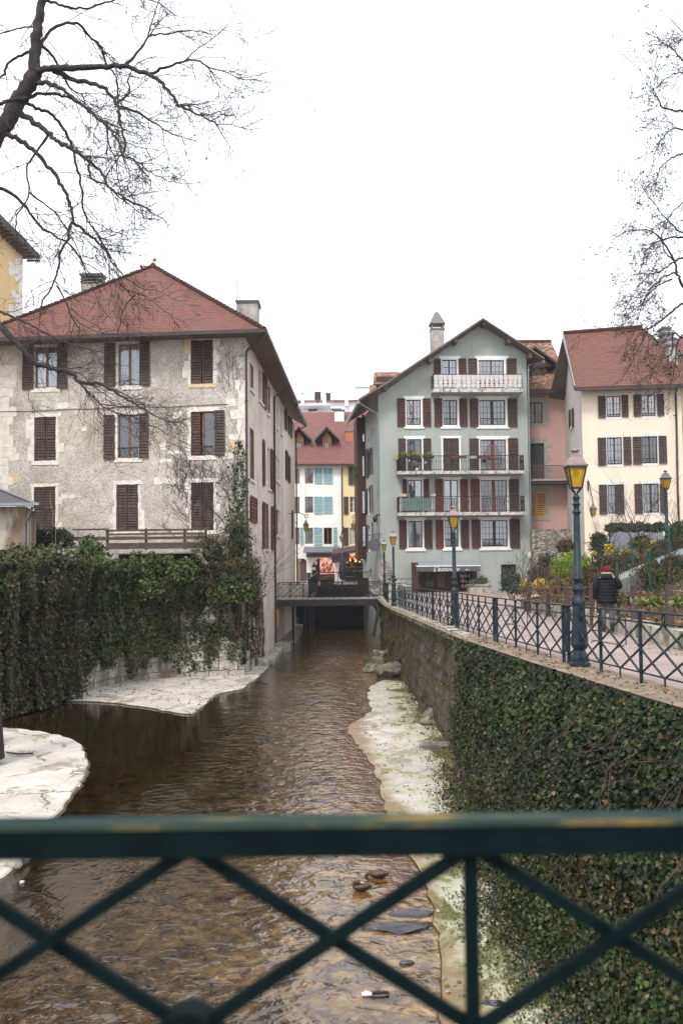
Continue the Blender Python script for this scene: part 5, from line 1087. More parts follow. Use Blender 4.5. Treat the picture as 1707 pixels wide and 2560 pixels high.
b = MB(); pts = [(ue, .9)] + [(u, z) for u, z in hA[1:] if u > ue]; pts[1] = (ub - .05, .9); b.sheet([(ue, .9)] + [(min(u, ub - .05), max(z, .9)) for u, z in hA[1:] if u >= ue] + [(ue, zb_ - .15)], [], lambda u, z: FB_.P(u, z, -.9)); b.build('lit_display', disp, o)
for k in range(46):
    u = rr.uniform(ue + .1, ub - .25); z = rr.uniform(1.0, zb_ - .55); s_ = rr.uniform(.05, .15); parts.append((fb(FB_, u, u + s_, z, z + s_ * rr.uniform(1, 2.6), -.7, -.6), BF, rr.choice([(.6, .05, .06), (.7, .3, .25), (.8, .6, .4), (.3, .03, .08), (.75, .7, .6)])))
tinted('displayed_goods', parts, M['bookmix'], o)
b = MB(); b.fbox(FB_, ue - .06, ue, .4, zb_ - .1, -.35, -.28); b.fbox(FB_, ua + .05, ua + .12, .4, zb_ - 1, -.35, -.28); b.fbox(FB_, ua + .1, ub - .1, .4, .9, -.4, -.3); b.build('shop_frame', M['brownclad'], o)
b = MB(); z = za + 1.3; b.fbox(FB_, ue - .5, ue - .25, z, z + .35, -.28, -.26); b.fbox(FB_, ue - .75, ue - .4, z - .5, z - .25, -.28, -.26); b.build('notice', M['whitepaint'], o)
r = FB_.rect(c3, 575, 1640, 930, 1692); b = MB(); b.prism([FB_.P(r[0], r[2], 1.1), FB_.P(r[1], r[2], 1.1), FB_.P(r[1] - .2, r[3], .02), FB_.P(r[0] + .2, r[3], .02)], .08)
for k in range(13): u = lerp(r[0], r[1], k / 12); b.bar(FB_.P(u, r[2] + .03, 1.1), FB_.P(lerp(r[0] + .2, r[1] - .2, k / 12), r[3] + .03, .02), .04)
b.build('canopy', M['zinc'], W)
r = FB_.rect(c3, 613, 1703, 872, 1738, d=.8); b = MB(); b.fbox(FB_, *r, .1, .5); o = b.build('fascia', nm('slate_grey_fascia', (.12, .11, .13), (.1, .095, .11)), W)
PKL = nm('magenta_lettering', (.4, .06, .22), (.36, .05, .2)); b = MB(); rr = random.Random(6)
for (x0_, x1_) in ((650, 690), (725, 800)):   # small flowing script, too small to read in the photograph
    u0_, z0_ = FB_.hit(c3(x0_, 1720), .5); u1_, _ = FB_.hit(c3(x1_, 1720), .5); n = int((u1_ - u0_) / .07)
    b.tube([FB_.P(lerp(u0_, u1_, k / (n * 3)), z0_ + .1 * math.sin(k * 1.9) * (1.4 if k < 5 else rr.uniform(.4, 1)), .52) for k in range(n * 3 + 1)], .016, 4)
b.build('fascia_lettering', PKL, o)
E_ = FB_.P(b0 - 1, bz, .5); E2 = FB_.P(b1 + 8, bz, .5); rt = at(c3(760, 398), 99).z; b = MB()
b.prism([E_, E2, Vector((E2.x, 99.5, rt)), Vector((E_.x, 99.5, rt))], .15, 0, 1); b.build('roof', [M['tile4'], M['soffit']], W); sl = lambda y: lerp(bz, rt, (y - (E_.y + E2.y) / 2) / (99.5 - (E_.y + E2.y) / 2))
b = MB(); b.bar(E_ + Vector((0, -.05, -.1)), FB_.P(b1, bz - .1, .55), .14, .18); b.build('gutter', M['gutter'], W)
p = at(c3(610, 595), 94.5)
def roofpos(c, x, y):   # point on the roof plane seen at that pixel
    lo, hi = 88.0, 101.0
    for _ in range(40):
        m_ = (lo + hi) / 2; q = at(c(x, y), m_)
        if q.z > sl(m_): lo = m_
        else: hi = m_
    return at(c(x, y), lo)
a = roofpos(c3, 573, 595); c = roofpos(c3, 650, 542)
for k in (0, 1):
    i = .08 * k; b = MB(); lo = .05 + .04 * k; b.hexa([(a.x + i, a.y + i, a.z - .1), (c.x - i, a.y + i, a.z - .1), (c.x - i, c.y - i, c.z - .1), (a.x + i, c.y - i, c.z - .1), (a.x + i, a.y + i, a.z + lo), (c.x - i, a.y + i, a.z + lo), (c.x - i, c.y - i, c.z + lo), (a.x + i, c.y - i, c.z + lo)])
    o = b.build(('skylight', 'pane')[k], (M['zincdark'], M['zinc'])[k], W if k == 0 else o)
for (x0_, x1_, xa, xb) in ((500, 585, 515, 565), (757, 840, 778, 820)):
    a = roofpos(c3, (x0_ + x1_) / 2, 755); hy = a.y; FDm = F((0, hy - .1), 0); r = FDm.rect(c3, x0_, 640, x1_, 752); rw = FDm.rect(c3, xa, 680, xb, 750)
    b = MB(); b.fbox(FDm, r[0], r[1], r[2] - .1, r[3], -2.5, 0); b.sheet([(r[0], r[3]), (r[1], r[3]), ((r[0] + r[1]) / 2, r[3] + .55)], [], lambda u, z: FDm.P(u, z, -.01)); o = b.build('dormer', M['frame'], W)
    um = (r[0] + r[1]) / 2; b = MB(); tz = r[3] + 1.0; b.prism([FDm.P(um, tz, .5), FDm.P(um, tz, -2.8), FDm.P(r[0] - .75, r[3] - .2, -2.8), FDm.P(r[0] - .75, r[3] - .2, .5)][::1], .14); b.prism([FDm.P(um, tz, .5), FDm.P(r[1] + .75, r[3] - .2, .5), FDm.P(r[1] + .75, r[3] - .2, -2.8), FDm.P(um, tz, -2.8)], .14); b.build('dormer_roof', M['gutter'], o)
    b = MB(); b.fbox(FDm, *rw, .0, .05); b.build('dormer_window', M['framedark'], o); b = MB(); um2 = (rw[0] + rw[1]) / 2
    for a_, c_ in ((rw[0] + .06, um2 - .04), (um2 + .04, rw[1] - .06)): b.fbox(FDm, a_, c_, rw[2] + .08, rw[3] - .08, .05, .054)
    b.build('dormer_pane', M['zinc'], o)
for (x, y0_, y1_, w_, mm) in ((912, 490, 400, .55, 'whitepaint'), (1005, 690, 585, .45, 'terracotta')):
    a = roofpos(c3, x, y0_); t_ = at(c3(x, y1_), a.y); chimney(W, (a.x, a.y + .3), w_ * 1.7, w_ * 1.7, a.z - 1, t_.z, M[mm], M['zincdark'], 1 if mm == 'whitepaint' else 0)
pipe(W, [FB_.P(b1 - .05, bz - .3, .3), FB_.P(b1 - .08, bz - .7, .1), FB_.P(b1 - .08, .3, .1)], .055)
YB = thing('yellow_back_house', 'pale yellow house with brown shutters right of the white house, above the cafe', 'house', (3, 93, .3))
holes = []; wins = []
for q in [(1008, 1182, 1080, 1330), (1008, 1467, 1048, 1625)]: r = FB_.rect(c3, *q); holes.append(r)
wall(FB_, [(b1, -.5), (b1 + 9, -.5), (b1 + 9, bz), (b1, bz)], holes, M['yellow'], YB)
for r in holes: window(YB, FB_, r, M['framewhite'], cols=4, rows=3)
for q in [(995, 908, 1036, 1075), (1040, 908, 1082, 1075), (952, 1182, 994, 1345), (950, 1467, 994, 1632), (1050, 1467, 1085, 1610)]: shutter(YB, FB_, *FB_.rect(c3, *q), M['greywood'], .06, n=8)
b = MB(); b.bar(FB_.P(b1, bz - .1, .55), FB_.P(b1 + 9, bz - .1, .55), .14, .18); b.build('gutter', M['gutter'], YB)
# cafe front below it
CF = thing('street_cafe', 'dark cafe front with plum awning and lit bottles under the yellow house', 'cafe', (3, 91, .2))
r = FB_.rect(c3, 955, 1740, 1150, 1900, d=1); b = MB(); b.fbox(FB_, b1 + .1, r[1] + 3, -.3, r[3], .02, .9); b.build('front', M['black'], CF)
parts = []; rr = random.Random(18)
for k in range(4):
    z = lerp(r[2], r[3], .12 + k * .25); parts.append((fb(FB_, r[0], r[1], z, z + .05, .92, 1.1), BF, (.03, .09, .05)))
    for i in range(22): u = lerp(r[0], r[1] - .1, rr.random()); parts.append((fb(FB_, u, u + rr.uniform(.05, .16), z + .05, z + rr.uniform(.12, .42), .93, 1.02), BF, rr.choice([(.1, .2, .1), (.02, .08, .04), (.4, .2, .08), (.03, .05, .03), (.3, .05, .04), (.5, .4, .25)])))
tinted('bottles', parts, M['bookmix'], CF)
b = MB(); rr = random.Random(13)
for i in range(16): p = FB_.P(lerp(r[0], r[1], rr.random()), lerp(r[2], r[3], rr.uniform(.72, .98)), 1.15); b.lathe([(.02, -.07), (.07, 0), (.02, .07)], tuple(p), 6)
b.build('string_lights', emis('warm_bulb', (1, .55, .25), 1.0), CF)
a = at(c3(845, 1712), 86); c = at(c3(1085, 1660), 86); b = MB(); b.prism([(a.x, 84.5, a.z), (c.x + .6, 84.5, c.z), (c.x + .6, 91, c.z + .5), (a.x, 91, a.z + .5)], .12); o = b.build('awning', M['plumcloth'], CF)
b = MB(); b.prism([(a.x, 84.4, a.z), (a.x, 84.4, a.z - .75), (a.x + 1.5, 84.4, a.z - .65), (a.x + 1.5, 84.4, a.z + .2)], .03); b.bar((a.x, 84.35, a.z - .25), (c.x + .6, 84.35, c.z - .12), .06, .1, 0); b.build('awning_front', M['plumcloth'], o)
b = MB(); r = FB_.rect(c3, 958, 1735, 1060, 1755, d=1.2); n = 30; b.tube([FB_.P(lerp(r[0], r[1], k / n), r[2] + .12 + .1 * math.sin(k * 1.7), 1.18) for k in range(n + 1)], .02, 4); b.build('red_lettering', emis('red_letters', (.6, .03, .03), .6), CF)
# distant apartment blocks above the white house
def block(name, lab, Yd, q, mats, storeys=(), roof=None, cat='apartment block'):
    o = thing(name, lab, cat, (at(c3((q[0] + q[2]) / 2, q[3]), Yd).x, Yd, 0)); a = at(c3(q[0], q[3]), Yd); c = at(c3(q[2], q[1]), Yd)
    b = MB(); b.box(a.x, c.x, Yd, Yd + 12, 0, c.z); b.build('wall', mats, o)
    if roof: b = MB(); z = at(c3(500, roof), Yd).z; b.prism([(a.x - .5, Yd - .6, c.z), (c.x + .5, Yd - .6, c.z), (c.x - 1, Yd + 6, z), (a.x + 1, Yd + 6, z)], .2); b.build('roof', M['tile4'], o)
    for s_ in storeys:
        w0 = at(c3(s_[0], s_[3]), Yd); w1_ = at(c3(s_[2], s_[1]), Yd); f = MB(); f.box(w0.x, w1_.x, Yd - .1, Yd - .01, w0.z, w1_.z); k = f.build('window', M['framedark'] if len(s_) < 5 else M['zinc'], o)
    return o
o = block('apartment_block', 'long white apartment block with a red roof edge rising behind the tiled roof', 175, (380, 300, 1200, 420), M['farwhite'], [(625, 378, 708, 400), (840, 372, 930, 392), (550, 318, 560, 332), (705, 310, 722, 322), (868, 300, 890, 312)], 245)
b = MB(); a = at(c3(545, 352), 172); c = at(c3(830, 335), 172); b.box(a.x, c.x, 171, 175.5, a.z, c.z); a = at(c3(560, 365), 172); b.box(a.x + 2, c.x - 2, 173, 175, a.z - 2, c.z - 1); b.build('roof_terrace', M['farwhite'], o)
for x in (575, 775, 978): b = MB(); a = at(c3(x - 15, 350), 174.4); c = at(c3(x + 15, 275), 174.4); b.box(a.x, c.x, 174.3, 176.5, a.z, c.z); b.build('pillar', M['farwhite'], o)
a = at(c3(780, 270), 177); c = at(c3(840, 210), 177); chimney(o, ((a.x + c.x) / 2, 177), (c.x - a.x) * .7, 2, a.z - 1, c.z - .6, M['tile4'], M['concrete'], 0, pot=False)
for x in (700, 715, 730): a = at(c3(x, 262), 177); b = MB(); b.lathe([(.3, 0), (.25, 1.2), (.35, 1.4)], (a.x, 177, a.z - .6), 8); b.build('chimney_pot', M['tile4'], o)
block('rooftop_tower', 'pale flat topped rooftop block at the far left of the distant skyline', 230, (440, 205, 680, 290), M['farwhite'], [(565, 232, 580, 242)])
block('rooftop_slab', 'pale square rooftop block with a thin grey roof beyond the red roof ridge', 230, (1060, 180, 1320, 300), M['farwhite'], [(1060, 172, 1190, 186, 1)])
# ================================================================== footbridge, walkway, terrace over the canal
BR = thing('footbridge', 'narrow flat footbridge with thin crossed iron railing spanning the canal between the houses', 'footbridge', (-.7, 57, -.1))
F1 = F((0, 56.4), 0.01); bl = F1.hit(c3(335, 2100))[0]; brr = F1.hit(c3(1300, 2100))[0]; zd_ = F1.hit(c3(800, 2118))[1]; zt_ = F1.hit(c3(800, 1972))[1]
b = MB(); n = 62
for k in range(n):
    u = lerp(bl - .5, brr + .3, k / n); wv = (brr - bl + .8) / n; dz = .006 * math.sin(k * 5.3); b.fbox(F1, u + .008, u + wv - .008, zd_ - .06 + dz, zd_ + dz, -2.0, .0)
b.build('deck', M['planks'], BR)
b = MB()
for d in (-.12, -1.8): b.fbox(F1, bl - .4, brr + .3, zd_ - .42, zd_ - .07, d - .12, d + .08)
for k in range(9): u = lerp(bl, brr, k / 8); b.fbox(F1, u - .05, u + .05, zd_ - .36, zd_ - .09, -1.7, -.2)
b.build('beam', M['steel'], BR)
for d, nm_ in ((-.04, 'railing'), (-1.9, 'railing')):
    b = MB(); H_ = zt_ - zd_; ps = [lerp(bl, brr, k / 8) for k in range(9)]
    b.bar(F1.P(bl, zt_, d), F1.P(brr, zt_, d), .045, .03); b.bar(F1.P(bl, zt_ - .1, d), F1.P(brr, zt_ - .1, d), .02); b.bar(F1.P(bl, zd_ + .12, d), F1.P(brr, zd_ + .12, d), .022)
    for i in range(8):
        a, c = ps[i], ps[i + 1]; m_ = (a + c) / 2
        for (x0, z0, x1, z1) in ((a, .12, c, H_ - .1), (c, .12, a, H_ - .1), (a, H_ * .5, m_, .12), (m_, .12, c, H_ * .5), (a, H_ * .5, m_, H_ - .1), (m_, H_ - .1, c, H_ * .5)): b.bar(F1.P(x0, zd_ + z0, d), F1.P(x1, zd_ + z1, d), .014)
    for k, u in enumerate(ps): b.bar(F1.P(u, zd_ - .15, d), F1.P(u, zt_ + (.0), d), .035); b.bar(F1.P(u + .3, zd_ - .15, d), F1.P(u + .3, zd_ + .12, d), .02)
    b.build(nm_, M['iron'], BR)
# walkway beside the left house and its stone supports
wx = lambda y: -4.21 + .032 * (y - 44) + .02
b = MB(); vs = [(wx(58.3), 58.3, zd_ - .01), (-1.95, 58.3, zd_ - .01), (-1.75, 74.2, .24), (wx(74.2), 74.2, .24)]; b.prism(vs, .25); struct('walkway', b, M['planks'])
b = MB(); b.box(-3.9, -2.9, 55.5, 74, -3.3, -2.62); b.box(-3.9, -3.3, 48, 56, -3.3, -2.8); o = b.build('canal_ledge', M['kerb']); tag(o, 'pale stone ledge running along the foot of the left canal wall', 'ledge')
for i, (x, y) in enumerate(((-2.9, 58.6), (-2.3, 61.5), (-2.1, 65), (-2.0, 69))): b = MB(); b.tube([(x, y, -3.2), (x, y, zd_ - .2)], .07, 8); b.tube([(x, y, zd_ - .3), (x, y, zd_ - .2)], .14, 8); o = b.build('walkway_prop', M['steel']); tag(o, ['first', 'second', 'third', 'farthest'][i] + ' thin steel prop under the walkway, counted from the footbridge', 'prop', 'steel props under the walkway')
# dark canal railing with panels, beyond the footbridge
CR = thing('canal_railing', 'black panelled iron railing around the canal opening behind the footbridge', 'railing', (-1.9, 66, 0))
b = MB(); a = Vector((-1.95, 58.3, zd_)); c = Vector((-1.75, 71.8, .12))
pl_ = [(a, c), (c, Vector((2.1, 72.0, .12)))]
for A, E in pl_:
    up = Vector((0, 0, 1.08)); b.bar(A + up, E + up, .08, .06); b.bar(A + up * .1, E + up * .1, .05); n = int((E - A).length / .12)
    for k in range(n + 1): p = A.lerp(E, k / n); b.bar(p, p + up, .06 if k % 12 == 0 else .022)
b.build('balusters', M['iron'], CR)
b = MB(); b.prism([a + Vector((-.02, 0, .2)), c + Vector((-.02, 0, .2)), c + Vector((-.02, 0, .95)), a + Vector((-.02, 0, .95))], .015); b.build('railing_panel', M['black'], CR)
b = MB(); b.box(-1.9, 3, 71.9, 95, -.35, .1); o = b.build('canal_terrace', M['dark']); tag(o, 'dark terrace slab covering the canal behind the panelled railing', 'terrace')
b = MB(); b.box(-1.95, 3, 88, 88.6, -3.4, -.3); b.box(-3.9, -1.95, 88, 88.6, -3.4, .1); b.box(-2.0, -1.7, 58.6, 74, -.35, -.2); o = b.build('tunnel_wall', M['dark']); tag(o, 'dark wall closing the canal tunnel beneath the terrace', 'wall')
# planter trough, table clutter and parasol on the terrace
for i, (x0, x1, h, lab) in enumerate([(-1.6, -.6, .5, 'long black planter box on the terrace left of the closed parasol'), (1.1, 2.0, .6, 'black menu counter on the terrace in front of the cafe bottles')]):
    b = MB(); b.box(x0, x1, 73, 73.6, .1, .1 + h); b.box(x0 - .04, x1 + .04, 72.96, 73.64, .1 + h, .16 + h); o = b.build(('planter_box', 'counter')[i], M['black']); tag(o, lab, ('planter', 'counter')[i])
for i, (x, y) in enumerate(((-1.0, 75.5), (.0, 76.2), (.55, 74.6))):
    t = thing('cafe_table', ['small cafe table behind the black planter box', 'small cafe table farthest back on the terrace, left of the parasol', 'small cafe table right beside the parasol pole'][i], 'table', (x, y, .1), 'cafe tables on the canal terrace')
    b = MB(); b.lathe([(.38, 0), (.38, .03)], (x, y, .83), 14); b.build('tabletop', M['kerb'], t); b = MB(); b.tube([(x, y, .1), (x, y, .83)], .03, 6); b.lathe([(.22, 0), (.2, .02), (.04, .05)], (x, y, .1), 10); b.build('table_leg', M['iron'], t)
um_ = thing('parasol', 'closed purple grey parasol standing on the cafe terrace over the canal', 'parasol', tuple(at(cs(818, 640), 73.2)))
pz1 = at(cs(815, 265), 73.2); pz0 = at(cs(815, 570), 73.2); b = MB(); prof = []; NP = 12
vs = []
for i, (r, t) in enumerate([(.02, 1), (.09, .93), (.15, .75), (.22, .5), (.26, .25), (.22, .08), (.12, 0)]):
    for k in range(NP): a_ = 2 * math.pi * k / NP; q = r * (1.25 if k % 2 else .7); vs.append((pz1.x + q * math.cos(a_), 73.2 + q * math.sin(a_), lerp(pz0.z - .4, pz1.z, t)))
b.add(vs, [(i * NP + k, i * NP + (k + 1) % NP, (i + 1) * NP + (k + 1) % NP, (i + 1) * NP + k)[::-1] for i in range(6) for k in range(NP)], smooth=True); b.build('canopy', M['purple'], um_)
b = MB(); b.tube([(pz1.x, 73.2, .1), (pz1.x, 73.2, pz1.z + .1)], .035, 6); b.build('pole', M['wire'], um_)
b = MB(); b.lathe([(.17, 0), (.22, .75), (.2, .78)], tuple(Vector((at(cs(315, 655), 90).x, 90, .3))), 10); o = b.build('tall_plant_pot', M['black']); tag(o, 'tall black pot standing between the plum door and the lit shop arch', 'pot')
b = MB(); a = at(cs(130, 800), 73.5); c = at(cs(150, 390), 73.5); b.box(wx(73.5) - .1, a.x + .25, 73, 74.3, -.2, c.z); b.box(wx(73.5) - .1, a.x + .33, 72.92, 74.38, c.z, c.z + .25); o = b.build('stone_pier', M['yellowstone']); tag(o, 'ochre stone buttress pier at the far end of the left house', 'pier')
# plant in dark red by the cafe: dried shrub in the canal railing
# ================================================================== street lamps
def lantern(root, z0, s=1.0, roofm='copper', n=4, c=(0, 0)):
    """four sided tapering lantern; z0 is its foot"""
    x, y = c; b = MB(); h, r0, r1 = .46 * s, .108 * s, .196 * s; q = math.pi / 4
    P4 = lambda r, z: [Vector((x + r * math.sqrt(2) * math.cos(q + k * math.pi / 2), y + r * math.sqrt(2) * math.sin(q + k * math.pi / 2), z)) for k in range(4)]
    lo, hi = P4(r0, z0), P4(r1, z0 + h)
    for k in range(4): b.bar(lo[k], hi[k], .026 * s); b.bar(lo[k], lo[(k + 1) % 4], .028 * s); b.bar(hi[k], hi[(k + 1) % 4], .035 * s)
    for k in range(4): b.tube([(x, y, z0 - .16 * s), lo[k] * .5 + Vector((x, y, z0 - .1 * s)) * .5 + (lo[k] - Vector((x, y, z0))) * .2, lo[k]], .015 * s, 5)
    for k in range(4): b.tube([hi[k], hi[k] + (hi[k] - Vector((x, y, hi[k].z))).normalized() * .06 * s + Vector((0, 0, .03 * s))], [.014 * s, .004], 5)
    b.build('lantern_frame', M[root['fm']] if 'fm' in root else M['bluegreen'], root)
    b = MB(); lo, hi = P4(r0 - .006, z0 + .01), P4(r1 - .006, z0 + h - .005)
    for k in range(4): b.add([lo[k], lo[(k + 1) % 4], hi[(k + 1) % 4], hi[k]], [(0, 1, 2, 3)])
    b.build('lantern_glass', M['lamp_yellow'], root)
    b = MB(); b.lathe([(.05 * s, 0), (.06 * s, .08 * s), (.045 * s, .16 * s), (.01, .2 * s)], (x, y, z0 + h - .2 * s), 8); b.build('bulb', M['whitepaint'], root)
    b = MB(); zz = z0 + h + .01; sq = math.sqrt(2)
    prof = [(r1 * 1.13, 0), (r1 * 1.13, .025 * s), (r1 * .98, .05 * s), (r1 * .72, .17 * s), (r1 * .62, .205 * s), (r1 * .62, .225 * s)]
    b.lathe([(r * sq, z) for r, z in prof], (x, y, zz), 4, smooth=False, a0=q)
    b.lathe([(r1 * .6, .225 * s), (r1 * .3, .27 * s), (r1 * .26, .31 * s), (r1 * .5, .335 * s), (r1 * .52, .355 * s), (r1 * .3, .385 * s), (r1 * .08, .395 * s)], (x, y, zz), 12)
    b.build('lantern_roof', M[roofm], root)
def street_lamp(H_, label, roofm='copper', group=None):
    root = thing('street_lamp', label, 'street lamp', (0, 0, 0), group); zl = H_ - .665
    b = MB(); b.lathe([(r_ * .78, z_) for r_, z_ in [(.22, 0), (.22, .05), (.19, .07), (.19, .14), (.15, .2), (.115, .26), (.16, .3), (.19, .36), (.165, .55), (.14, .8), (.13, .98), (.11, 1.0)]], (0, 0, 0), 8, smooth=False, a0=.39)
    b.build('base', M['bluegreen'], root)
    b = MB(); k = H_ - 1.2
    b.lathe([(r_ * .84, z_) for r_, z_ in [(.11, .98), (.13, 1.02), (.14, 1.08), (.1, 1.12), (.085, 1.2), (.12, 1.24), (.13, 1.28), (.085, 1.32), (.08, 1.4), (.115, 1.43), (.115, 1.455), (.078, 1.47), (.062, zl - .45), (.062, zl - .44), (.085, zl - .42), (.085, zl - .4), (.06, zl - .38), (.06, zl - .3), (.085, zl - .28), (.06, zl - .25), (.055, zl - .2), (.08, zl - .17), (.05, zl - .13), (.035, zl - .1)]], (0, 0, 0), 12)
    b.build('pole', M['bluegreen'], root); lantern(root, zl, .76, roofm); return root
lp = at(c7(770, 1790), 16.6)
ln_ = street_lamp(3.62, 'nearest street lamp, blue green post with amber lantern and copper top, standing behind the railing', 'copper', 'street lamps'); ln_.location = (lp.x, 16.6, pz(16.6) + .02)
def lamp(px, Y, H_, label, roofm='zincdark', zb=None, c=V, k='copper'):
    t = at(c(*px), Y); zb = pz(Y) if zb is None else zb; sc = (t.z - zb) / 3.62
    r = dup(ln_, (t.x, Y, zb), 0, label, sc); return r
lamp((1040, 1162), 29.4, 3.5, 'street lamp in front of the shop awning, second along the path railing')
lamp((902, 1218), 47, 3.5, 'street lamp by the stone pillar at the corner of the green house')
lamp((881, 1239), 57.5, 3.5, 'slim street lamp by the white boulder wall, just left of the pillar lamp')
l5 = dup(ln_, tuple(Vector((at(V(1527, 1100), 33).x, 33, 1.35))), 0, 'dark street lamp at the right edge in front of the cream house', (at(V(1525, 1079), 33).z - 1.35) / 3.62)
for o in l5.children:
    if o.name.startswith('lantern_roof'): o.data = o.data.copy(); o.data.materials.clear(); o.data.materials.append(M['zincdark'])
def wall_lantern(px, Y, s, label, c, bracket, wallpt):
    t = at(c(*px), Y); root = thing('wall_lantern', label, 'wall lantern', (t.x, Y, t.z), 'wall lanterns'); root['fm'] = 'iron'
    lantern(root, t.z - .85 * s, s, 'zincdark', 4, (t.x, Y)); b = MB()
    w_ = Vector(wallpt)
    if bracket == 'scroll':
        pts = [w_ + Vector((0, 0, .35))]; top = Vector((t.x, Y, t.z + .3)); pts += [w_.lerp(top, .6) + Vector((0, 0, .28)), top + Vector((0, 0, .02))]; b.tube(pts, .025, 5)
        b.tube([top + Vector((.2 * math.sin(a) * (1 - a / 9), 0, .16 * math.cos(a) * (1 - a / 9) - .04)) for a in np.linspace(0, 6.5, 18)], .022, 5); b.tube([top, Vector((t.x, Y, t.z))], .012, 4)
    else: b.tube([w_ + Vector((0, 0, .4)), w_ + Vector((0, -.15, .5)), Vector((t.x, Y, t.z + .1)), Vector((t.x, Y, t.z - .06))], .025, 5); b.tube([w_ + Vector((0, 0, .45)), w_ + Vector((0, 0, -.1))], .045, 5)
    b.build('bracket', M['iron'], root); del root['fm']
t = at(c3(605, 1398), 66); wall_lantern((605, 1398), 66, .85, 'hanging lantern on a curled bracket from the left canal house', c3, 'scroll', (wx(66), 66, t.z + .1))
t = at(c3(1040, 1400), 80); wall_lantern((1040, 1400), 80, .9, 'hanging lantern on a curled bracket beside the timber bay', c3, 'scroll', (t.x + 1.0, 80, t.z + .1))
t = at(c3(930, 1520), 91); wall_lantern((930, 1520), 91, .85, 'small lantern on the corner of the white house above the shop canopy', c3, 'plain', (t.x + .2, 91.9, t.z + .2))
t = at(c6(810, 1608), 57.2); wall_lantern((810, 1608), 57.2, .8, 'small amber lantern on the cream house wall left of the lowest shutters', c6, 'plain', (t.x - .1, 57.85, t.z + .9))
# ================================================================== quay railing
QR = thing('quay_railing', 'long blue green iron railing with crossed diagonals and rings along the quay path', 'railing', (3.9, 16.4, 0))
DBL = [7.2, 12.2, 17.25, 22.4, 27.6, 32.8, 38.0, 43.2, 47.6]; RH = 1.0
XR = [(5, 4.92), (12.4, 4.27), (16.5, 3.9), (23.8, 3.3), (32, 2.98), (45, 2.66), (48, 2.6), (58, 2.42)]
def qp(y, z): return Vector((interp(y, XR), y, pz(y) + z))
t_, lo_ = .86, .16
for i in range(len(DBL) - 1):
    y0, y1 = DBL[i], DBL[i + 1]; b = MB(); g_ = .14; a, e = y0 + g_, y1 - g_; nb = 3; big = y0 < 30
    b.bar(qp(y0 - g_, RH), qp(y1 - g_, RH), .05, .022)
    b.bar(qp(y0 - g_, t_), qp(y1 - g_, t_), .03, .022); b.bar(qp(y0 - g_, lo_), qp(y1 - g_, lo_), .025, .02)
    for k in range(nb):
        ya, yb = lerp(a, e, k / nb), lerp(a, e, (k + 1) / nb); ym_ = (ya + yb) / 2; hm = (t_ + lo_) / 2
        tk = .026
        for (p, zp, q, zq, off) in ((ya, t_, yb, lo_, .012), (yb, t_, ya, lo_, -.012), (ym_, t_, yb, hm, .012), (ym_, t_, ya, hm, -.012), (ya, hm, ym_, lo_, .012), (yb, hm, ym_, lo_, -.012)):
            b.bar(qp(p, zp) + Vector((off, 0, 0)), qp(q, zq) + Vector((off, 0, 0)), tk, .02)
        b.ring(qp(ym_, (RH + t_) / 2), (0, 1, 0), (0, 0, 1), .055, .012, 14 if big else 8, ry=.062)
        b.bar(qp(ym_, lo_), qp(ym_, -.05), .022)
    # ornament between the double posts at y0
    for zc, ry in ((.93, .055), (.67, .13), (.34, .13)): b.ring(qp(y0, zc), (0, 1, 0), (0, 0, 1), .075, .013, 16 if big else 8, ry=ry)
    b.tube([qp(y0, .24), qp(y0, .4), qp(y0, .5), qp(y0, .62), qp(y0, .78)], [.01, .012, .024, .012, .01], 6)
    b.build('railing_panel', M['bluegreen'], QR)
    for yy, w_ in ((y0 - g_, .052), (y0 + g_, .052), (lerp(a, e, 1 / 3), .042), (lerp(a, e, 2 / 3), .042)):
        p = MB(); p.bar(qp(yy, -.1), qp(yy, RH - .012), w_, w_); p.build('post', M['bluegreen'], QR)
# two folded flower box hooks hanging on the railing
for i, y in enumerate((14.6, 19.9)):
    b = MB(); D0 = Vector((.03, 0, 0)); A = [qp(y, .9), qp(y + 1.15, .9)]
    for j, yy in enumerate((y, y + 1.15)):
        o_ = Vector((.05, 0, 0)); b.tube([qp(yy, t_ + .02) - o_, qp(yy, t_ + .04), qp(yy, t_ + .02) + o_, qp(yy, .5) + o_, qp(yy, .46) - o_ * 1.5], .009, 5)
    b.bar(qp(y, .5) - Vector((.06, 0, 0)), qp(y + 1.15, .5) - Vector((.06, 0, 0)), .05, .008); b.bar(qp(y, .66) - Vector((.07, 0, 0)), qp(y + 1.15, .66) - Vector((.07, 0, 0)), .012)
    o = b.build('flower_box_holder', M['bluegreen']); tag(o, ['empty iron flower box holder hooked on the railing in front of the walker', 'empty iron flower box holder hooked on the railing left of the nearest lamp'][i], 'holder', 'flower box holders on the railing')
# pillar and curved end railing near the footbridge
p = at(c5(420, 920), 50.3); q = at(c5(420, 1100), 50.3); pr_ = thing('stone_pillar', 'square stone gate pillar with iron straps where the railing meets the footbridge', 'pillar', (p.x, 50.3, -.4))
w_ = (at(c5(495, 1000), 50.3).x - at(c5(350, 1000), 50.3).x) / 2; b = MB(); b.box(p.x - w_, p.x + w_, 50.3, 50.3 + w_ * 2, -1, p.z - .08); b.box(p.x - w_ - .04, p.x + w_ + .04, 50.26, 50.34 + w_ * 2, p.z - .08, p.z); b.build('shaft', M['kerb'], pr_)
b = MB()
for zz in (.25, .62): b.box(p.x - w_ - .02, p.x + w_ + .02, 50.27, 50.3, -.3 + zz, -.27 + zz)
b.ring((p.x - w_ * .5, 50.6, p.z + .02), (1, 0, 0), (0, 0, 1), .17, .025, 12); b.build('iron_strap', M['iron'], pr_)
er = thing('end_railing', 'short lattice railing joining the stone pillar to the footbridge', 'railing', (2.3, 53, -.2)); b = MB()
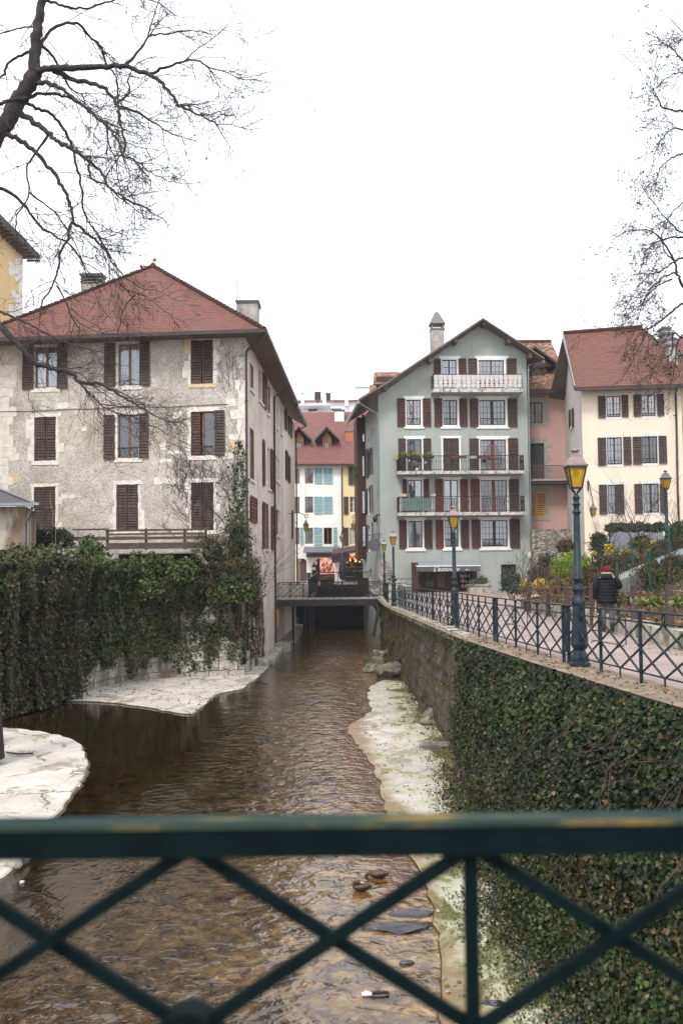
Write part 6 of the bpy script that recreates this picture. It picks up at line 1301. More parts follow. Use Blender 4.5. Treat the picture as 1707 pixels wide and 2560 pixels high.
A, E = Vector((p.x - w_ - .02, 50.5, -.3)), Vector((brr + F1.o.x + .1, 56.3, zd_)); 
for z in (1.0, .84, .14): b.bar(A + Vector((0, 0, z)), E + Vector((0, 0, z)), .04, .03)
n = 8
for k in range(n):
    a, c = A.lerp(E, k / n), A.lerp(E, (k + 1) / n); b.bar(a, a + Vector((0, 0, 1)), .035)
    b.bar(a + Vector((0, 0, .14)), c + Vector((0, 0, .84)), .02); b.bar(c + Vector((0, 0, .14)), a + Vector((0, 0, .84)), .02)
b.bar(E, E + Vector((0, 0, 1)), .035); b.build('lattice', M['bluegreen'], er)
# white boulder wall at the corner of the green house
q0 = at(c5(265, 740), 60); q1 = at(c5(378, 880), 60); b = MB(); rr = random.Random(31); 
vs = [(q0.x, 60, -.3), (q1.x, 60, -.3), (q1.x, 60, lerp(q1.z, q0.z, .2)), (lerp(q0.x, q1.x, .75), 60, lerp(q1.z, q0.z, .75)), (lerp(q0.x, q1.x, .2), 60, q0.z), (q0.x, 60, q0.z)]
b.prism(vs, .7); o = b.build('corner_boulder_wall', M['rubble']); tag(o, 'rough white rubble wall stub in front of the corner of the green house', 'stone wall')
b = MB(); FRl = F((0, 62.5), 0); r0_ = FRl.hit(c5(370, 900)); r1_ = FRl.hit(c5(530, 900)); b.bar(FRl.P(r0_[0], r0_[1]), FRl.P(r1_[0], r1_[1]), .04); b.bar(FRl.P(r0_[0], r0_[1] - .35), FRl.P(r1_[0], r1_[1] - .35), .03)
for k in range(5): u = lerp(r0_[0], r1_[0], k / 4); b.bar(FRl.P(u, -.15), FRl.P(u, r0_[1]), .035)
o = b.build('low_barrier', M['bluegreen']); tag(o, 'plain low green bar barrier left of the shop front', 'railing')
# ================================================================== foreground bridge railing (the bridge the camera stands on)
YF = 1.72; FF = F((0, YF), 0.0); zf = lambda x, y: FF.hit(c12(x, y))[1]
top = FF.hit(V(784, 1893))[1]; bot = FF.hit(V(784, 1968))[1]; roll_ = 0.0
GR = thing('bridge_railing', 'thick dark green railing of the near bridge crossing the bottom of the picture', 'railing', (0, YF, top - 1.1))
def hr(x, y, cc=V): u, z = FF.hit(cc(x, y)); return FF.P(u, z)
b = MB(); A = Vector((-3.2, YF, top)); E = Vector((3.2, YF, top)); th = (top - bot)
b.box(-3.2, 3.2, YF, YF + .05, bot, top - .006); o = b.build('handrail', M['fieldgreen'], GR)
b = MB(); b.box(-3.2, 3.2, YF - .004, YF + .055, top - .006, top + .004)
m_, n_, bs_, N_, L_ = newmat('worn_highlit_rail_top'); vv = coords(N_, L_, (1, 6, 1)); ff = noise(N_, L_, vv, 2.2, 5)
L_.new(ramp(N_, L_, ff, [(.38, (.01, .024, .028)), (.5, (.03, .045, .035)), (.6, (.24, .16, .035))]), bs_.inputs['Base Color']); bs_.inputs['Roughness'].default_value = .7; bs_.inputs['Specular IOR Level'].default_value = .08  # worn yellow patches, plus the pale top highlight put into the colour
b.build('worn_highlit_top', m_, GR)
bay = FF.hit(V(1085, 2000))[0] - FF.hit(V(430, 2000))[0]; up_ = FF.hit(V(1085, 2000))[0]; zlo = FF.hit(V(430, 2385))[1]; zhi = bot + .01
FD_ = lambda u, z, o_=0: Vector((u, YF + .025 + o_, z))
posts = [up_ - 4 * bay, up_ - 2 * bay, up_, up_ + 2 * bay]
for i in range(3):
    a, c = posts[i], posts[i + 1]; m_ = (a + c) / 2; zm_ = (zhi + zlo) / 2
    for (x0, z0, x1, z1, o_) in ((a, zhi, m_, zlo, .008), (c, zhi, m_, zlo, -.008), (m_, zhi, a, zlo, -.008), (m_, zhi, c, zlo, .008)):
        b = MB(); b.bar(FD_(x0, z0, o_), FD_(x1, z1, o_), .016, .022); b.build('diagonal_bar', M['fieldgreen'], GR)
for u in posts: b = MB(); b.bar(FD_(u, zlo - .3, .004), FD_(u, zhi + .02, .004), .024, .024); b.build('post', M['fieldgreen'], GR)
for u in posts:
    for kk in (1,): b = MB(); cc_ = FD_(u + bay, zlo - .02, 0); b.tube([cc_ + Vector((0, -.03, 0)), cc_ + Vector((0, .03, 0))], .062, 24); b.lathe([(.035, -.0), (.03, .015), (.001, .02)], (0, 0, 0), 12) if False else None; b.build('rosette', M['fieldgreen'], GR)
b = MB(); b.bar((-3.2, YF + .025, zlo - .09), (3.2, YF + .025, zlo - .09), .03, .03); b.build('lower_rail', M['fieldgreen'], GR)
b = MB(); b.box(-4, 5.5, -2.5, YF + .12, top - 1.35, top - 1.12); struct('near_bridge_deck', b, M['planks'])
# ================================================================== foliage helpers
SHAPES = {'ivy': ([(0, 0, 0), (-.5, .08, .12), (-.42, .55, .1), (0, 1, 0), (.42, .55, .1), (.5, .08, .12)], [(0, 3, 2, 1), (0, 5, 4, 3)]),
          'oval': ([(0, 0, 0), (-.24, .35, .07), (-.2, .7, .05), (0, 1, -.06), (.2, .7, .05), (.24, .35, .07)], [(0, 3, 2, 1), (0, 5, 4, 3)]),
          'long': ([(0, 0, 0), (-.13, .35, .04), (-.11, .7, -.02), (0, 1, -.16), (.11, .7, -.02), (.13, .35, .04)], [(0, 3, 2, 1), (0, 5, 4, 3)]),
          'bit': ([(0, 0, 0), (-.4, .5, .1), (0, 1, 0), (.4, .5, .1)], [(0, 3, 2, 1)])}
def leafmesh(name, P_, N_, size, col, shape='ivy', mat='leaf', parent=None, up=None, jit=.6, backing=None):
    """leaves as real little faces; P_ positions, N_ outward normals, col per-leaf colours"""
    P_ = np.asarray(P_, float); n = len(P_); N_ = np.asarray(N_, float) + rng.normal(0, jit, (n, 3)); N_ /= np.linalg.norm(N_, axis=1)[:, None] + 1e-9
    d = rng.normal(0, 1, (n, 3)) + (np.array([0, 0, -1.1]) if up is None else np.array(up)); d -= (d * N_).sum(1)[:, None] * N_; d /= np.linalg.norm(d, axis=1)[:, None] + 1e-9
    x = np.cross(d, N_); tv, tf = SHAPES[shape]; tv = np.array(tv); size = np.broadcast_to(np.asarray(size, float), (n,))
    vs = P_[:, None, :] + size[:, None, None] * (tv[None, :, 0, None] * x[:, None, :] + tv[None, :, 1, None] * d[:, None, :] + tv[None, :, 2, None] * N_[:, None, :])
    k = len(tv); V_ = vs.reshape(-1, 3); fs = (np.arange(n)[:, None, None] * k + np.array(tf)[None]).reshape(-1, 4)
    C_ = np.repeat(np.asarray(col, float), k, axis=0)
    if backing:
        bv, bf, bc = backing; off = len(V_); V_ = np.vstack([V_, np.array(bv, float)]); C_ = np.vstack([C_, np.tile(bc, (len(bv), 1))]); fs = [tuple(f) for f in fs] + [tuple(off + i for i in f) for f in bf]
    else: fs = [tuple(f) for f in fs]
    me = bpy.data.meshes.new(name); me.from_pydata(V_.tolist(), [], fs)
    a = me.attributes.new('tint', 'FLOAT_COLOR', 'POINT'); a.data.foreach_set('color', np.hstack([C_, np.ones((len(C_), 1))]).astype(np.float32).ravel())
    me.materials.append(M[mat]); o = bpy.data.objects.new(name, me); COL.objects.link(o)
    if parent: setpar(o, parent)
    return o
def pal(n, cols, w=None, var=.25):
    c = np.array(cols)[rng.choice(len(cols), n, p=w)]; return np.clip(c * (1 + rng.normal(0, var, (n, 1))), .004, 1)
_ph = rng.uniform(0, 6.28, (8, 3)); _fr = rng.normal(0, 1, (8, 3))
def fnoise(P_, s): # cheap smooth noise, about -1..1
    P_ = np.asarray(P_) * s; r = np.zeros(len(P_))
    for i in range(8): r += np.sin((P_ * _fr[i] * (1 + .35 * i)).sum(1) * 1.6 + _ph[i, 0]) / (1 + .25 * i)
    return r / 2.6
# ---- ivy over the right quay wall
IB = [(5, 2.6), (10.7, 2.5), (13, 2.25), (16, 2.3), (19.5, 2.35), (22, 2.5), (26, 2.7)]
def ivyR(y, t, h=0):
    T_ = np.stack([np.interp(y, *zip(*XT)) - .5, y, np.interp(y, *zip(*PZ)) - .1], 1); B_ = np.stack([np.interp(y, *zip(*IB)), y, np.full_like(y, -2.95)], 1)
    p = T_ + (B_ - T_) * np.minimum(t, 1)[:, None]; p[:, 0] -= np.maximum(t - 1, 0) * 7; t = np.minimum(t, 1.0) if False else t; nn = np.array([-.8, -.1, .58]); bul = .42 * np.sin(np.pi * np.clip(t, 0, 1)) ** .7 * np.interp(y, [5, 12, 20, 25.5], [.75, .8, .6, .15]) * (1 - .5 * np.clip(t, 0, 1) ** 3) + .13 * fnoise(p, 1.1) * np.minimum(1, 5 * (t + .03))
    return p + nn * (bul + h)[:, None]
def ymax(t): t = np.asarray(t, float); return 23.4 - .6 * t + .8 * np.sin(t * 11 + 1) + .5 * np.sin(t * 23)
n = 120000; t = rng.uniform(-.02, 1.0, n); y = 5 + (ymax(t) - 5) * rng.random(n) ** .9
edge = ymax(t) - y; keep = rng.random(n) < np.clip(edge / 3.4 + .03, 0, 1); y, t = y[keep], t[keep]; t = np.where(rng.random(len(t)) < .06, 1 + np.abs(rng.normal(0, .035, len(t))), t); n = len(y)
lo_ = rng.random(n) < .05; P0 = ivyR(y, t, rng.uniform(-.08, .1, n) + lo_ * rng.uniform(0, .16, n)); g_ = fnoise(P0, 1.6); c = pal(n, [(.008, .016, .005), (.016, .03, .008), (.034, .056, .012), (.05, .075, .018), (.05, .042, .02)], [.36, .32, .17, .09, .06])
big_ = fnoise(P0, .55); c *= np.maximum(.5, .85 + .5 * g_ + .3 * big_)[:, None]; br2 = rng.random(n) < np.clip(.03 + .2 * (t > .45) * (fnoise(P0, .9) > .3) + .1 * (t > .8), 0, .4); c[br2] = pal(br2.sum(), [(.09, .06, .035), (.05, .035, .02), (.13, .09, .05), (.06, .06, .02)]); sz = rng.uniform(.024, .068, n) * np.interp(t, [0, .4, 1], [1.15, 1, .75])
yy = np.linspace(5, 25.4, 70); tt = np.linspace(0, 1, 26); gy, gt = np.meshgrid(yy, tt, indexing='ij'); gyy = np.minimum(gy, ymax(gt) - 1.4 + 0 * gy); bk = ivyR(gyy.ravel(), gt.ravel(), -.1)
bf = [(i * 26 + j, i * 26 + j + 1, (i + 1) * 26 + j + 1, (i + 1) * 26 + j) for i in range(69) for j in range(25)]
o = leafmesh('ivy', P0, np.tile([-.75, -.35, .5], (n, 1)), sz, np.clip(c, .004, 1), 'ivy', backing=(bk, bf, (.012, .015, .008))); tag(o, 'thick dark glossy ivy draped over the right quay wall below the railing', 'ivy', kind='stuff')  # dark backing sheet paints the shade in the gaps between leaves
# sparse growth on the bare stone part of the wall and moss, dry leaves at its foot
def wallpt(y, t): x = np.interp(y, *zip(*XT)) - .27 + (np.interp(y, *zip(*XB)) - np.interp(y, *zip(*XT)) + .27) * t; return np.stack([x - .03, y, np.interp(y, *zip(*PZ)) - (3.1 + np.interp(y, *zip(*PZ))) * t], 1)
n = 14000; y = rng.uniform(22.5, 57, n); t = rng.random(n) ** 1.2; P0 = wallpt(y, t); k = fnoise(P0, 1.3) + .5 * fnoise(P0, 3.1) + np.interp(y, [22, 27, 40, 48, 57], [.7, .1, -.1, .4, -.2]); s_ = k > .48; P0 = P0[s_]; n = len(P0)
P0 += rng.normal(0, .04, (n, 3)) * [1, 1, 1]; P0[:, 0] -= rng.uniform(0, .12, n)
o = leafmesh('wall_plants', P0, np.tile([-.9, -.2, .3], (n, 1)), rng.uniform(.04, .1, n), pal(n, [(.05, .06, .02), (.1, .11, .03), (.11, .07, .04), (.16, .12, .07), (.03, .04, .015)], [.3, .2, .2, .1, .2]), 'oval', 'dryleaf'); tag(o, 'tufts of weeds and dry stems growing from the bare stones of the quay wall', 'weeds', kind='stuff')
n = 2600; y = 9 + rng.random(n) * 30; x = np.interp(y, *zip(*IB)) - .05 - np.abs(rng.normal(0, .28, n)); x = np.where(y > 26, np.interp(y, *zip(*XB)) - np.abs(rng.normal(0, .2, n)), x); P0 = np.stack([x, y, np.full(n, -2.965) + rng.uniform(0, .04, n)], 1)
o = leafmesh('fallen_leaves', P0, np.tile([0, 0, 1.], (n, 1)), rng.uniform(.03, .08, n), pal(n, [(.12, .06, .035), (.2, .12, .07), (.05, .07, .02), (.07, .045, .03)]), 'bit', 'dryleaf', jit=.3); tag(o, 'brown dead leaves and moss bits strewn along the foot of the quay wall', 'dead leaves', kind='stuff')
# ---- hanging ivy on the left embankment wall
LWp = np.array(LW); seg = np.r_[0, np.cumsum(np.linalg.norm(np.diff(LWp, axis=0), axis=1))]; SL = seg[-1]
def lwall(s): return np.stack([np.interp(s, seg, LWp[:, 0]), np.interp(s, seg, LWp[:, 1])], 1)
sA = seg[3] + .3
def lnorm(s):
    a = lwall(np.clip(s - .3, 0, SL)); b_ = lwall(np.clip(s + .3, 0, SL)); d = b_ - a; d /= np.linalg.norm(d, axis=1)[:, None]; return np.stack([d[:, 1], -d[:, 0]], 1)
n = 60000; s = rng.uniform(0, SL - .0, n); zt_l = 1.75 + .6 * fnoise(np.stack([s, s * 0, s * 0], 1), .9)
zb_l = np.where(s < sA, -2.95, -1.3 + .5 * np.sin(s * 1.9 + 1) * np.sin(s * .83))
u = rng.random(n); z = zt_l + (zb_l - zt_l) * u ** .95
# long strands below the ragged hem
st = (rng.random(n) < .34) & (s >= sA); cid = rng.integers(0, 19, n); cs_ = sA + (SL - sA) * (np.linspace(.02, .99, 19) + np.random.default_rng(3).uniform(-.02, .02, 19)); clen = np.random.default_rng(5).uniform(.5, 1.0, 19)
s = np.where(st, cs_[cid] + rng.normal(0, .19, n) * (1.2 - .55 * u), s); z = np.where(st, -.7 - clen[cid] * 2.15 * u, z)
s = np.clip(s, 0, SL); q = lwall(s); nn = lnorm(s); P2_ = np.stack([q[:, 0], q[:, 1], z], 1)
curt = .08 * np.sin(s * 7 + z * .6) + .16 + .36 * fnoise(np.stack([s * 1.2, s * 0, z * .22], 1), 1.9) + .4 * np.clip((z - .2) / 2.4, 0, 1) + np.where(s < sA, .35, 0)
dd = np.where(st, .16, curt) + rng.uniform(-.1, .14, n); P2_[:, :2] += nn * dd[:, None]
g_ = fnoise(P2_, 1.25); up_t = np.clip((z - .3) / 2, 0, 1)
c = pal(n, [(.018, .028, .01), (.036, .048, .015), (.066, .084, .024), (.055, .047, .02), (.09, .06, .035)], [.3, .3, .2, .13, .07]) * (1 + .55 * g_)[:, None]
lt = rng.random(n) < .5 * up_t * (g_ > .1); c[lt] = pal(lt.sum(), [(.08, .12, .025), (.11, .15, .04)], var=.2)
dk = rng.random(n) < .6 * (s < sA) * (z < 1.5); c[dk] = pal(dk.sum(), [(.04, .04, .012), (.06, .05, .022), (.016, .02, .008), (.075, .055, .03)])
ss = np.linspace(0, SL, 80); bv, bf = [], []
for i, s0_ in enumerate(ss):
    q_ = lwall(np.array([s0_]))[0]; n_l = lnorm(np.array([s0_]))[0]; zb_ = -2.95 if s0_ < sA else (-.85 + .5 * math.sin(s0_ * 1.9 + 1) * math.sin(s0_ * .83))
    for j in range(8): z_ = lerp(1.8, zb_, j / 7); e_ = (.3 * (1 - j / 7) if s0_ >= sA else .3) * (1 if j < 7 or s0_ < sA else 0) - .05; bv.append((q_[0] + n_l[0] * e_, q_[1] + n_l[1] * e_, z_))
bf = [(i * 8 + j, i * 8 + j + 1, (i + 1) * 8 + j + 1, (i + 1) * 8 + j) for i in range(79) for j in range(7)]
o = leafmesh('ivy', P2_, np.stack([nn[:, 0], nn[:, 1], .25 + 0 * s], 1), rng.uniform(.05, .125, n), np.clip(c, .004, 1), 'ivy', backing=(bv, bf, (.014, .017, .009))); tag(o, 'ivy curtain with long hanging strands covering the left embankment wall', 'ivy', kind='stuff')  # backing coloured dark as the shade behind the ivy curtain
# top surface of the ivy on the garden edge
n = 15000; s = rng.uniform(0, SL, n); q = lwall(s); nn = lnorm(s); dd = rng.uniform(-1.5, .5, n); P2_ = np.stack([q[:, 0] + nn[:, 0] * dd, q[:, 1] + nn[:, 1] * dd, 1.62 + np.maximum(-.1, .75 * (fnoise(np.stack([s, dd * .8, s * 0], 1), 1.5) * .8 + .35)) * rng.uniform(.25, 1.05, n) * np.clip(1.4 - np.abs(dd + .4) * .6, .4, 1)], 1)
o = leafmesh('ground_ivy', P2_, np.tile([0, -.4, 1.], (n, 1)), rng.uniform(.08, .15, n), pal(n, [(.022, .036, .012), (.042, .06, .018), (.075, .095, .026), (.075, .05, .028), (.05, .045, .02)], [.33, .27, .14, .13, .13]), 'ivy'); tag(o, 'low ivy and weeds covering the garden edge above the left embankment', 'ground ivy', kind='stuff')
# ---- shrubs
def stems(b, base, n, h, spread, r=.012, seed=0, slot=0, sub=3, wob=.12):
    rr = random.Random(seed); tips = []
    def grow(p, d, L_, r, lev):
        pts = [p]; q = p.copy(); d = d.copy()
        for k in range(4): d = (d + Vector((rr.uniform(-1, 1), rr.uniform(-1, 1), rr.uniform(-.6, .8))) * wob).normalized(); q = q + d * L_ / 4; pts.append(q)
        b.tube(pts, [lerp(r, r * .45, k / 4) for k in range(5)], 4 if r > .008 else 3, slot, cap=False); tips.append(pts[-1])
        if lev:
            for k in range(sub): j = rr.choice([1, 2, 3, 4]); dd = (d + Vector((rr.uniform(-1, 1), rr.uniform(-1, 1), rr.uniform(-.2, .7))) * .9).normalized(); grow(pts[j], dd, L_ * rr.uniform(.4, .65), r * .6, lev - 1)
    for i in range(n):
        a = rr.uniform(0, 6.28); d = Vector((math.cos(a) * spread, math.sin(a) * spread, 1)).normalized(); grow(Vector(base) + Vector((math.cos(a), math.sin(a), 0)) * rr.uniform(0, .12), d, h * rr.uniform(.55, .8), r, 2)
    return tips
def shrub(name, label, cat, blobs, nl, size, cols, w=None, shape='oval', kindm='leaf', group=None, stemmat='twig', seed=0, ns=6, core=(.012, .016, .008), up=None, jit=.7):
    """blobs: (centre, radii); foliage leaves spread in the outer shell, woody stems inside"""
    bx, by = blobs[0][0][0], blobs[0][0][1]; zb = min(b_[0][2] - b_[1][2] for b_ in blobs); root = thing(name, label, cat, (bx, by, zb), group)
    vol = np.array([b_[1][0] * b_[1][2] + b_[1][1] * b_[1][2] for b_ in blobs]); cnt = (nl * vol / vol.sum()).astype(int); PP, NN = [], []; bv, bf = [], []
    for (c_, r_), k in zip(blobs, cnt):
        d = rng.normal(0, 1, (k, 3)); d /= np.linalg.norm(d, axis=1)[:, None]; d[:, 2] = np.where(d[:, 2] < -.5, -d[:, 2], d[:, 2]); rad = 1 - .42 * rng.random(k) ** 1.5
        pp = d * np.array(r_); bump_ = 1 + .34 * fnoise(pp + np.array(c_), 3.2 / max(r_)); PP.append(np.array(c_) + pp * (rad * bump_)[:, None]); NN.append(d)
        off = len(bv)
        for i in range(7):
            th_ = math.pi * i / 6
            for j in range(10): f = .52 + .1 * math.sin(i * 3 + j * 2); bv.append((c_[0] + r_[0] * f * math.sin(th_) * math.cos(j * .628), c_[1] + r_[1] * f * math.sin(th_) * math.sin(j * .628), c_[2] + r_[2] * f * math.cos(th_)))
        bf += [(off + i * 10 + j, off + (i + 1) * 10 + j, off + (i + 1) * 10 + (j + 1) % 10, off + i * 10 + (j + 1) % 10) for i in range(6) for j in range(10)]
    PP = np.vstack(PP); NN = np.vstack(NN); c = pal(len(PP), cols, w) * (1 + .3 * fnoise(PP, 2.5))[:, None]
    leafmesh('foliage', PP, NN, rng.uniform(.7, 1.25, len(PP)) * size, np.clip(c, .004, 1), shape, kindm, root, up=up, jit=jit, backing=(bv, bf, core) if core else None)
    b = MB(); h = max(b_[0][2] + b_[1][2] for b_ in blobs) - zb; stems(b, (bx, by, zb - .1), ns, h * 1.2, .5, .02, seed); b.build('stems', M[stemmat], root); return root
def bx(c, x0, y0, x1, y1, Y, dr=.8):
    a = at(c(x0, y1), Y); e = at(c(x1, y0), Y); return (((a.x + e.x) / 2, Y, (a.z + e.z) / 2), ((e.x - a.x) / 2, (e.x - a.x) / 2 * dr, (e.z - a.z) / 2))
DK = [(.022, .034, .016), (.035, .05, .024), (.05, .065, .035), (.015, .022, .012)]; LG = [(.2, .3, .03), (.15, .24, .03), (.1, .17, .02), (.26, .34, .06)]; YE = [(.5, .4, .08), (.42, .33, .06), (.2, .2, .05)]; RB_ = [(.12, .055, .04), (.09, .06, .035), (.06, .05, .025), (.16, .09, .06)]
IVY = [(.022, .04, .014), (.04, .065, .02), (.07, .1, .03), (.015, .024, .01)]
shrub('hedge', 'dark clipped evergreen hedge block behind the hut downpipe', 'hedge', [bx(ch, 415, 740, 760, 1120, 42, 1.2), bx(ch, 700, 720, 1110, 1130, 42, 1.2)], 5200, .1, DK, seed=1)
shrub('laurel_bush', 'laurel bush with long glossy leaves left of the terrace railing', 'bush', [bx(ch, 1130, 930, 1568, 1300, 41, .9), bx(ch, 1250, 850, 1420, 1000, 41.2, 1)], 900, .24, [(.06, .1, .03), (.09, .14, .04), (.035, .06, .02), (.12, .17, .06)], shape='long', seed=2, core=(.02, .028, .012))
shrub('corner_shrub', 'large tangled reddish and green shrub against the corner of the grey house', 'shrub', [bx(c2, 1230, 240, 1420, 560, 42.4, .7), bx(c2, 1080, 330, 1300, 560, 42.2, .7), bx(c2, 1150, 420, 1470, 760, 42.2, .6), bx(c2, 1370, 480, 1480, 900, 42.6, .6)], 9500, .085, IVY + RB_, [.2, .2, .1, .1, .13, .12, .08, .07], seed=3, ns=12, stemmat='redstem')
shrub('ivy_bush', 'rounded clump of bright ivy above the middle of the left embankment', 'bush', [bx(c2, 740, 570, 930, 760, 41.2, .6), bx(c2, 930, 520, 1080, 640, 41.4, .6), bx(c2, 600, 500, 760, 640, 41.4, .7), bx(c2, 1180, 600, 1420, 780, 41.6, .5)], 5200, .1, [(.035, .055, .015), (.06, .085, .022), (.09, .115, .032), (.022, .034, .011)], shape='ivy', seed=4)
shrub('yellow_green_bush', 'small yellowish green bush beside the bare sapling', 'bush', [bx(ch, 830, 1330, 1190, 1568, 40.5, .8)], 900, .1, [(.16, .2, .03), (.22, .24, .05), (.07, .1, .025)], seed=5, ns=4)
# climbing ivy and bare creeper on the grey house
rr = random.Random(77); cb = MB(); PP = []
def creep(u, z, du, dz, L_, r, lev):
    pts = [(u, z)]
    for k in range(7): du += rr.uniform(-.35, .35); dz += rr.uniform(-.22, .28); l = math.hypot(du, dz); u += du / l * L_ / 7; z += dz / l * L_ / 7; pts.append((u, z))
    pts = [p for p in pts if p[0] < -.02 and p[0] > -3.9 and p[1] < zw - .15]
    if len(pts) < 3: return
    cb.tube([FH.P(a, c_, .012 + r) for a, c_ in pts], [lerp(r, r * .5, k / len(pts)) for k in range(len(pts))], 3, cap=False)
    if lev:
        for k in range(3): p = rr.choice(pts); creep(p[0], p[1], du * .5 + rr.uniform(-1, 1), dz * .5 + rr.uniform(-.3, 1), L_ * .6, r * .65, lev - 1)
for k in range(26): creep(rr.uniform(-3.4, -.1), rr.uniform(2.6, 5.2), rr.uniform(-1.2, .3), 1, rr.uniform(1.2, 2.8), .011, 3)
for k in range(7): creep(rr.uniform(-1.1, -.2), rr.uniform(9.2, 10.2), rr.uniform(-.5, .3), 1, 1.4, .008, 2)
for k in range(5): creep(-.25 + .04 * k, 3.0, .0, 1, 4.5, .01, 1)
o = cb.build('creeper', M['twig']); tag(o, 'bare creeper stems spreading over the lower right of the grey facade', 'creeper')
n = 480; z = 3 + 4.2 * rng.random(n) ** 1.8; u = -.25 + rng.normal(0, 1, n) * np.interp(z, [3, 5, 7, 9.3], [.38, .22, .1, .05]); m_ = fnoise(np.stack([u * 3, z, z * 0], 1), 1.5) > -.3; z, u = z[m_], np.minimum(u[m_], .12)
P0 = np.array([FH.P(a, c_, .08 + .08 * random.random()) for a, c_ in zip(u, z)]); o = leafmesh('climbing_ivy', P0, np.tile(list(FH.n), (len(P0), 1)), rng.uniform(.07, .13, len(P0)), pal(len(P0), IVY), 'ivy'); tag(o, 'narrow column of ivy climbing the right corner of the grey house', 'ivy', kind='stuff')
# red stems and dry creeper on the side wall foot
cb = MB(); rr = random.Random(5)
for k in range(260):
    u = rr.uniform(.0, 6.2); z = rr.uniform(-2.6, 3.4 - u * .55); pts = [FS.P(u + rr.uniform(-.05, .05) * j, z - j * rr.uniform(.12, .3), .04 + .08 * rr.random()) for j in range(5)]; cb.tube(pts, rr.uniform(.006, .013), 3, cap=False)
o = cb.build('dry_creeper', M['redstem']); tag(o, 'reddish dry creeper stems hanging on the side wall of the grey house', 'creeper', kind='stuff')
n = 3000; u = rng.uniform(0, 4.6, n); z = -2.4 + rng.random(n) * (5.4 - u * .9); P0 = np.array([FS.P(a, c_, .06 + .14 * random.random()) for a, c_ in zip(u, z)]); m_ = fnoise(P0, 1.6) > .05 * 1 + (u - 1.2) * .3; P0 = P0[m_]
o = leafmesh('side_wall_leaves', P0, np.tile(list(FS.n), (len(P0), 1)), rng.uniform(.05, .11, len(P0)), pal(len(P0), IVY + RB_), 'ivy', 'dryleaf'); tag(o, 'mixed red and green creeper leaves on the canal side wall of the grey house', 'creeper', kind='stuff')
# bare sapling
sp = thing('bare_sapling', 'pale bare sapling with forked twigs growing from the ivy in front of the hut', 'sapling', tuple(at(ch(825, 1568), 40)))
def crv(pts, k=4):
    pts = [Vector(p) for p in pts]; o_ = []
    for i in range(len(pts) - 1):
        p0 = pts[max(i - 1, 0)]; p1 = pts[i]; p2 = pts[i + 1]; p3 = pts[min(i + 2, len(pts) - 1)]
        for j in range(k): t = j / k; o_.append(.5 * ((2 * p1) + (p2 - p0) * t + (2 * p0 - 5 * p1 + 4 * p2 - p3) * t * t + (3 * p1 - p0 - 3 * p2 + p3) * t ** 3))
    return o_ + [pts[-1]]
b = MB()
for L_, r0, r1 in [([(825, 1700), (825, 1568), (828, 1300), (840, 1030), (845, 720)], .03, .014), ([(845, 720), (800, 640), (795, 480), (760, 300), (770, 180)], .014, .005), ([(845, 720), (930, 480), (1020, 330), (1045, 200)], .012, .005), ([(840, 1040), (800, 950), (790, 700), (800, 560), (830, 440)], .014, .005), ([(845, 1045), (950, 960), (1050, 800), (1130, 720), (1250, 640)], .015, .005), ([(760, 1280), (830, 1230), (950, 1140), (1100, 1010), (1240, 850)], .016, .006), ([(980, 1568), (1050, 1470), (1150, 1340), (1180, 1200), (1200, 1020)], .018, .006), ([(1170, 1320), (1260, 1220), (1330, 1080)], .012, .005), ([(740, 1560), (690, 1430), (610, 1250), (600, 1120)], .016, .006), ([(760, 1568), (740, 1480), (650, 1340), (560, 1230)], .012, .005), ([(1200, 1560), (1290, 1440), (1430, 1340), (1560, 1290)], .012, .004)]:
    q = crv([at(ch(*p), 40 + .3 * math.sin(i * 2)) for i, p in enumerate(L_)]); b.tube(q, list(np.linspace(r0, r1, len(q))), 5)
b.build('branches', M['paletwig'], sp)
# ================================================================== garden on the right
gp_ = lambda c, x, y, Y: at(c(x, y), Y)
shrub('dark_bush', 'rounded dark evergreen bush in front of the green house doorway', 'bush', [bx(c7, 155, 1090, 330, 1275, 44, .9), bx(c7, 200, 1150, 400, 1280, 43, .9)], 3600, .09, [(.03, .045, .03), (.05, .07, .045), (.018, .026, .016), (.09, .11, .08)], seed=11)
shrub('grey_green_bush', 'greyish evergreen bush behind the fence posts, left of the bright green one', 'bush', [bx(c7, 370, 1030, 560, 1200, 42, .9), bx(c7, 440, 940, 600, 1100, 44, .9)], 3200, .09, [(.03, .042, .028), (.05, .06, .04), (.02, .028, .018)], seed=12)
shrub('bright_green_bush', 'bright lime green feathery bush just left of the nearest lamp post', 'bush', [bx(c7, 540, 960, 720, 1180, 34, .8), bx(c7, 640, 920, 780, 1160, 34.6, .8), bx(c7, 760, 950, 860, 1150, 34.4, .8), bx(c7, 600, 1000, 850, 1230, 34, .6)], 6500, .075, LG, [.35, .3, .2, .15], shape='long', seed=13, up=(0, 0, .8), core=(.05, .08, .015))
for i, (q, Y, lab) in enumerate([((315, 1140, 365, 1250), 39.5, 'tuft of pale yellow flowers at the far left behind the first fence post'), ((405, 1135, 505, 1240), 37, 'yellow flower clump between the two leftmost fence posts'), ((520, 1150, 640, 1245), 34.5, 'yellow flower clump under the bright green bush'),
    ((962, 868, 1045, 990), 36, 'tall yellow flowering shrub above the hat of the walker'), ((1095, 905, 1150, 970), 35.5, 'small yellow flower spray beside the middle green fence post'), ((1305, 850, 1425, 935), 36, 'yellow flowering shrub near the right green fence posts'), ((858, 930, 895, 965), 35, 'single yellow flower head on the left green fence post')]):
    shrub('yellow_shrub', lab, 'flowering shrub', [bx(c7, *q, Y, .8)], 620 if i != 6 else 150, .085, YE, [.5, .3, .2], 'oval', 'dryleaf', 'yellow flowering shrubs', seed=20 + i, ns=5, core=None, up=(0, 0, .6))
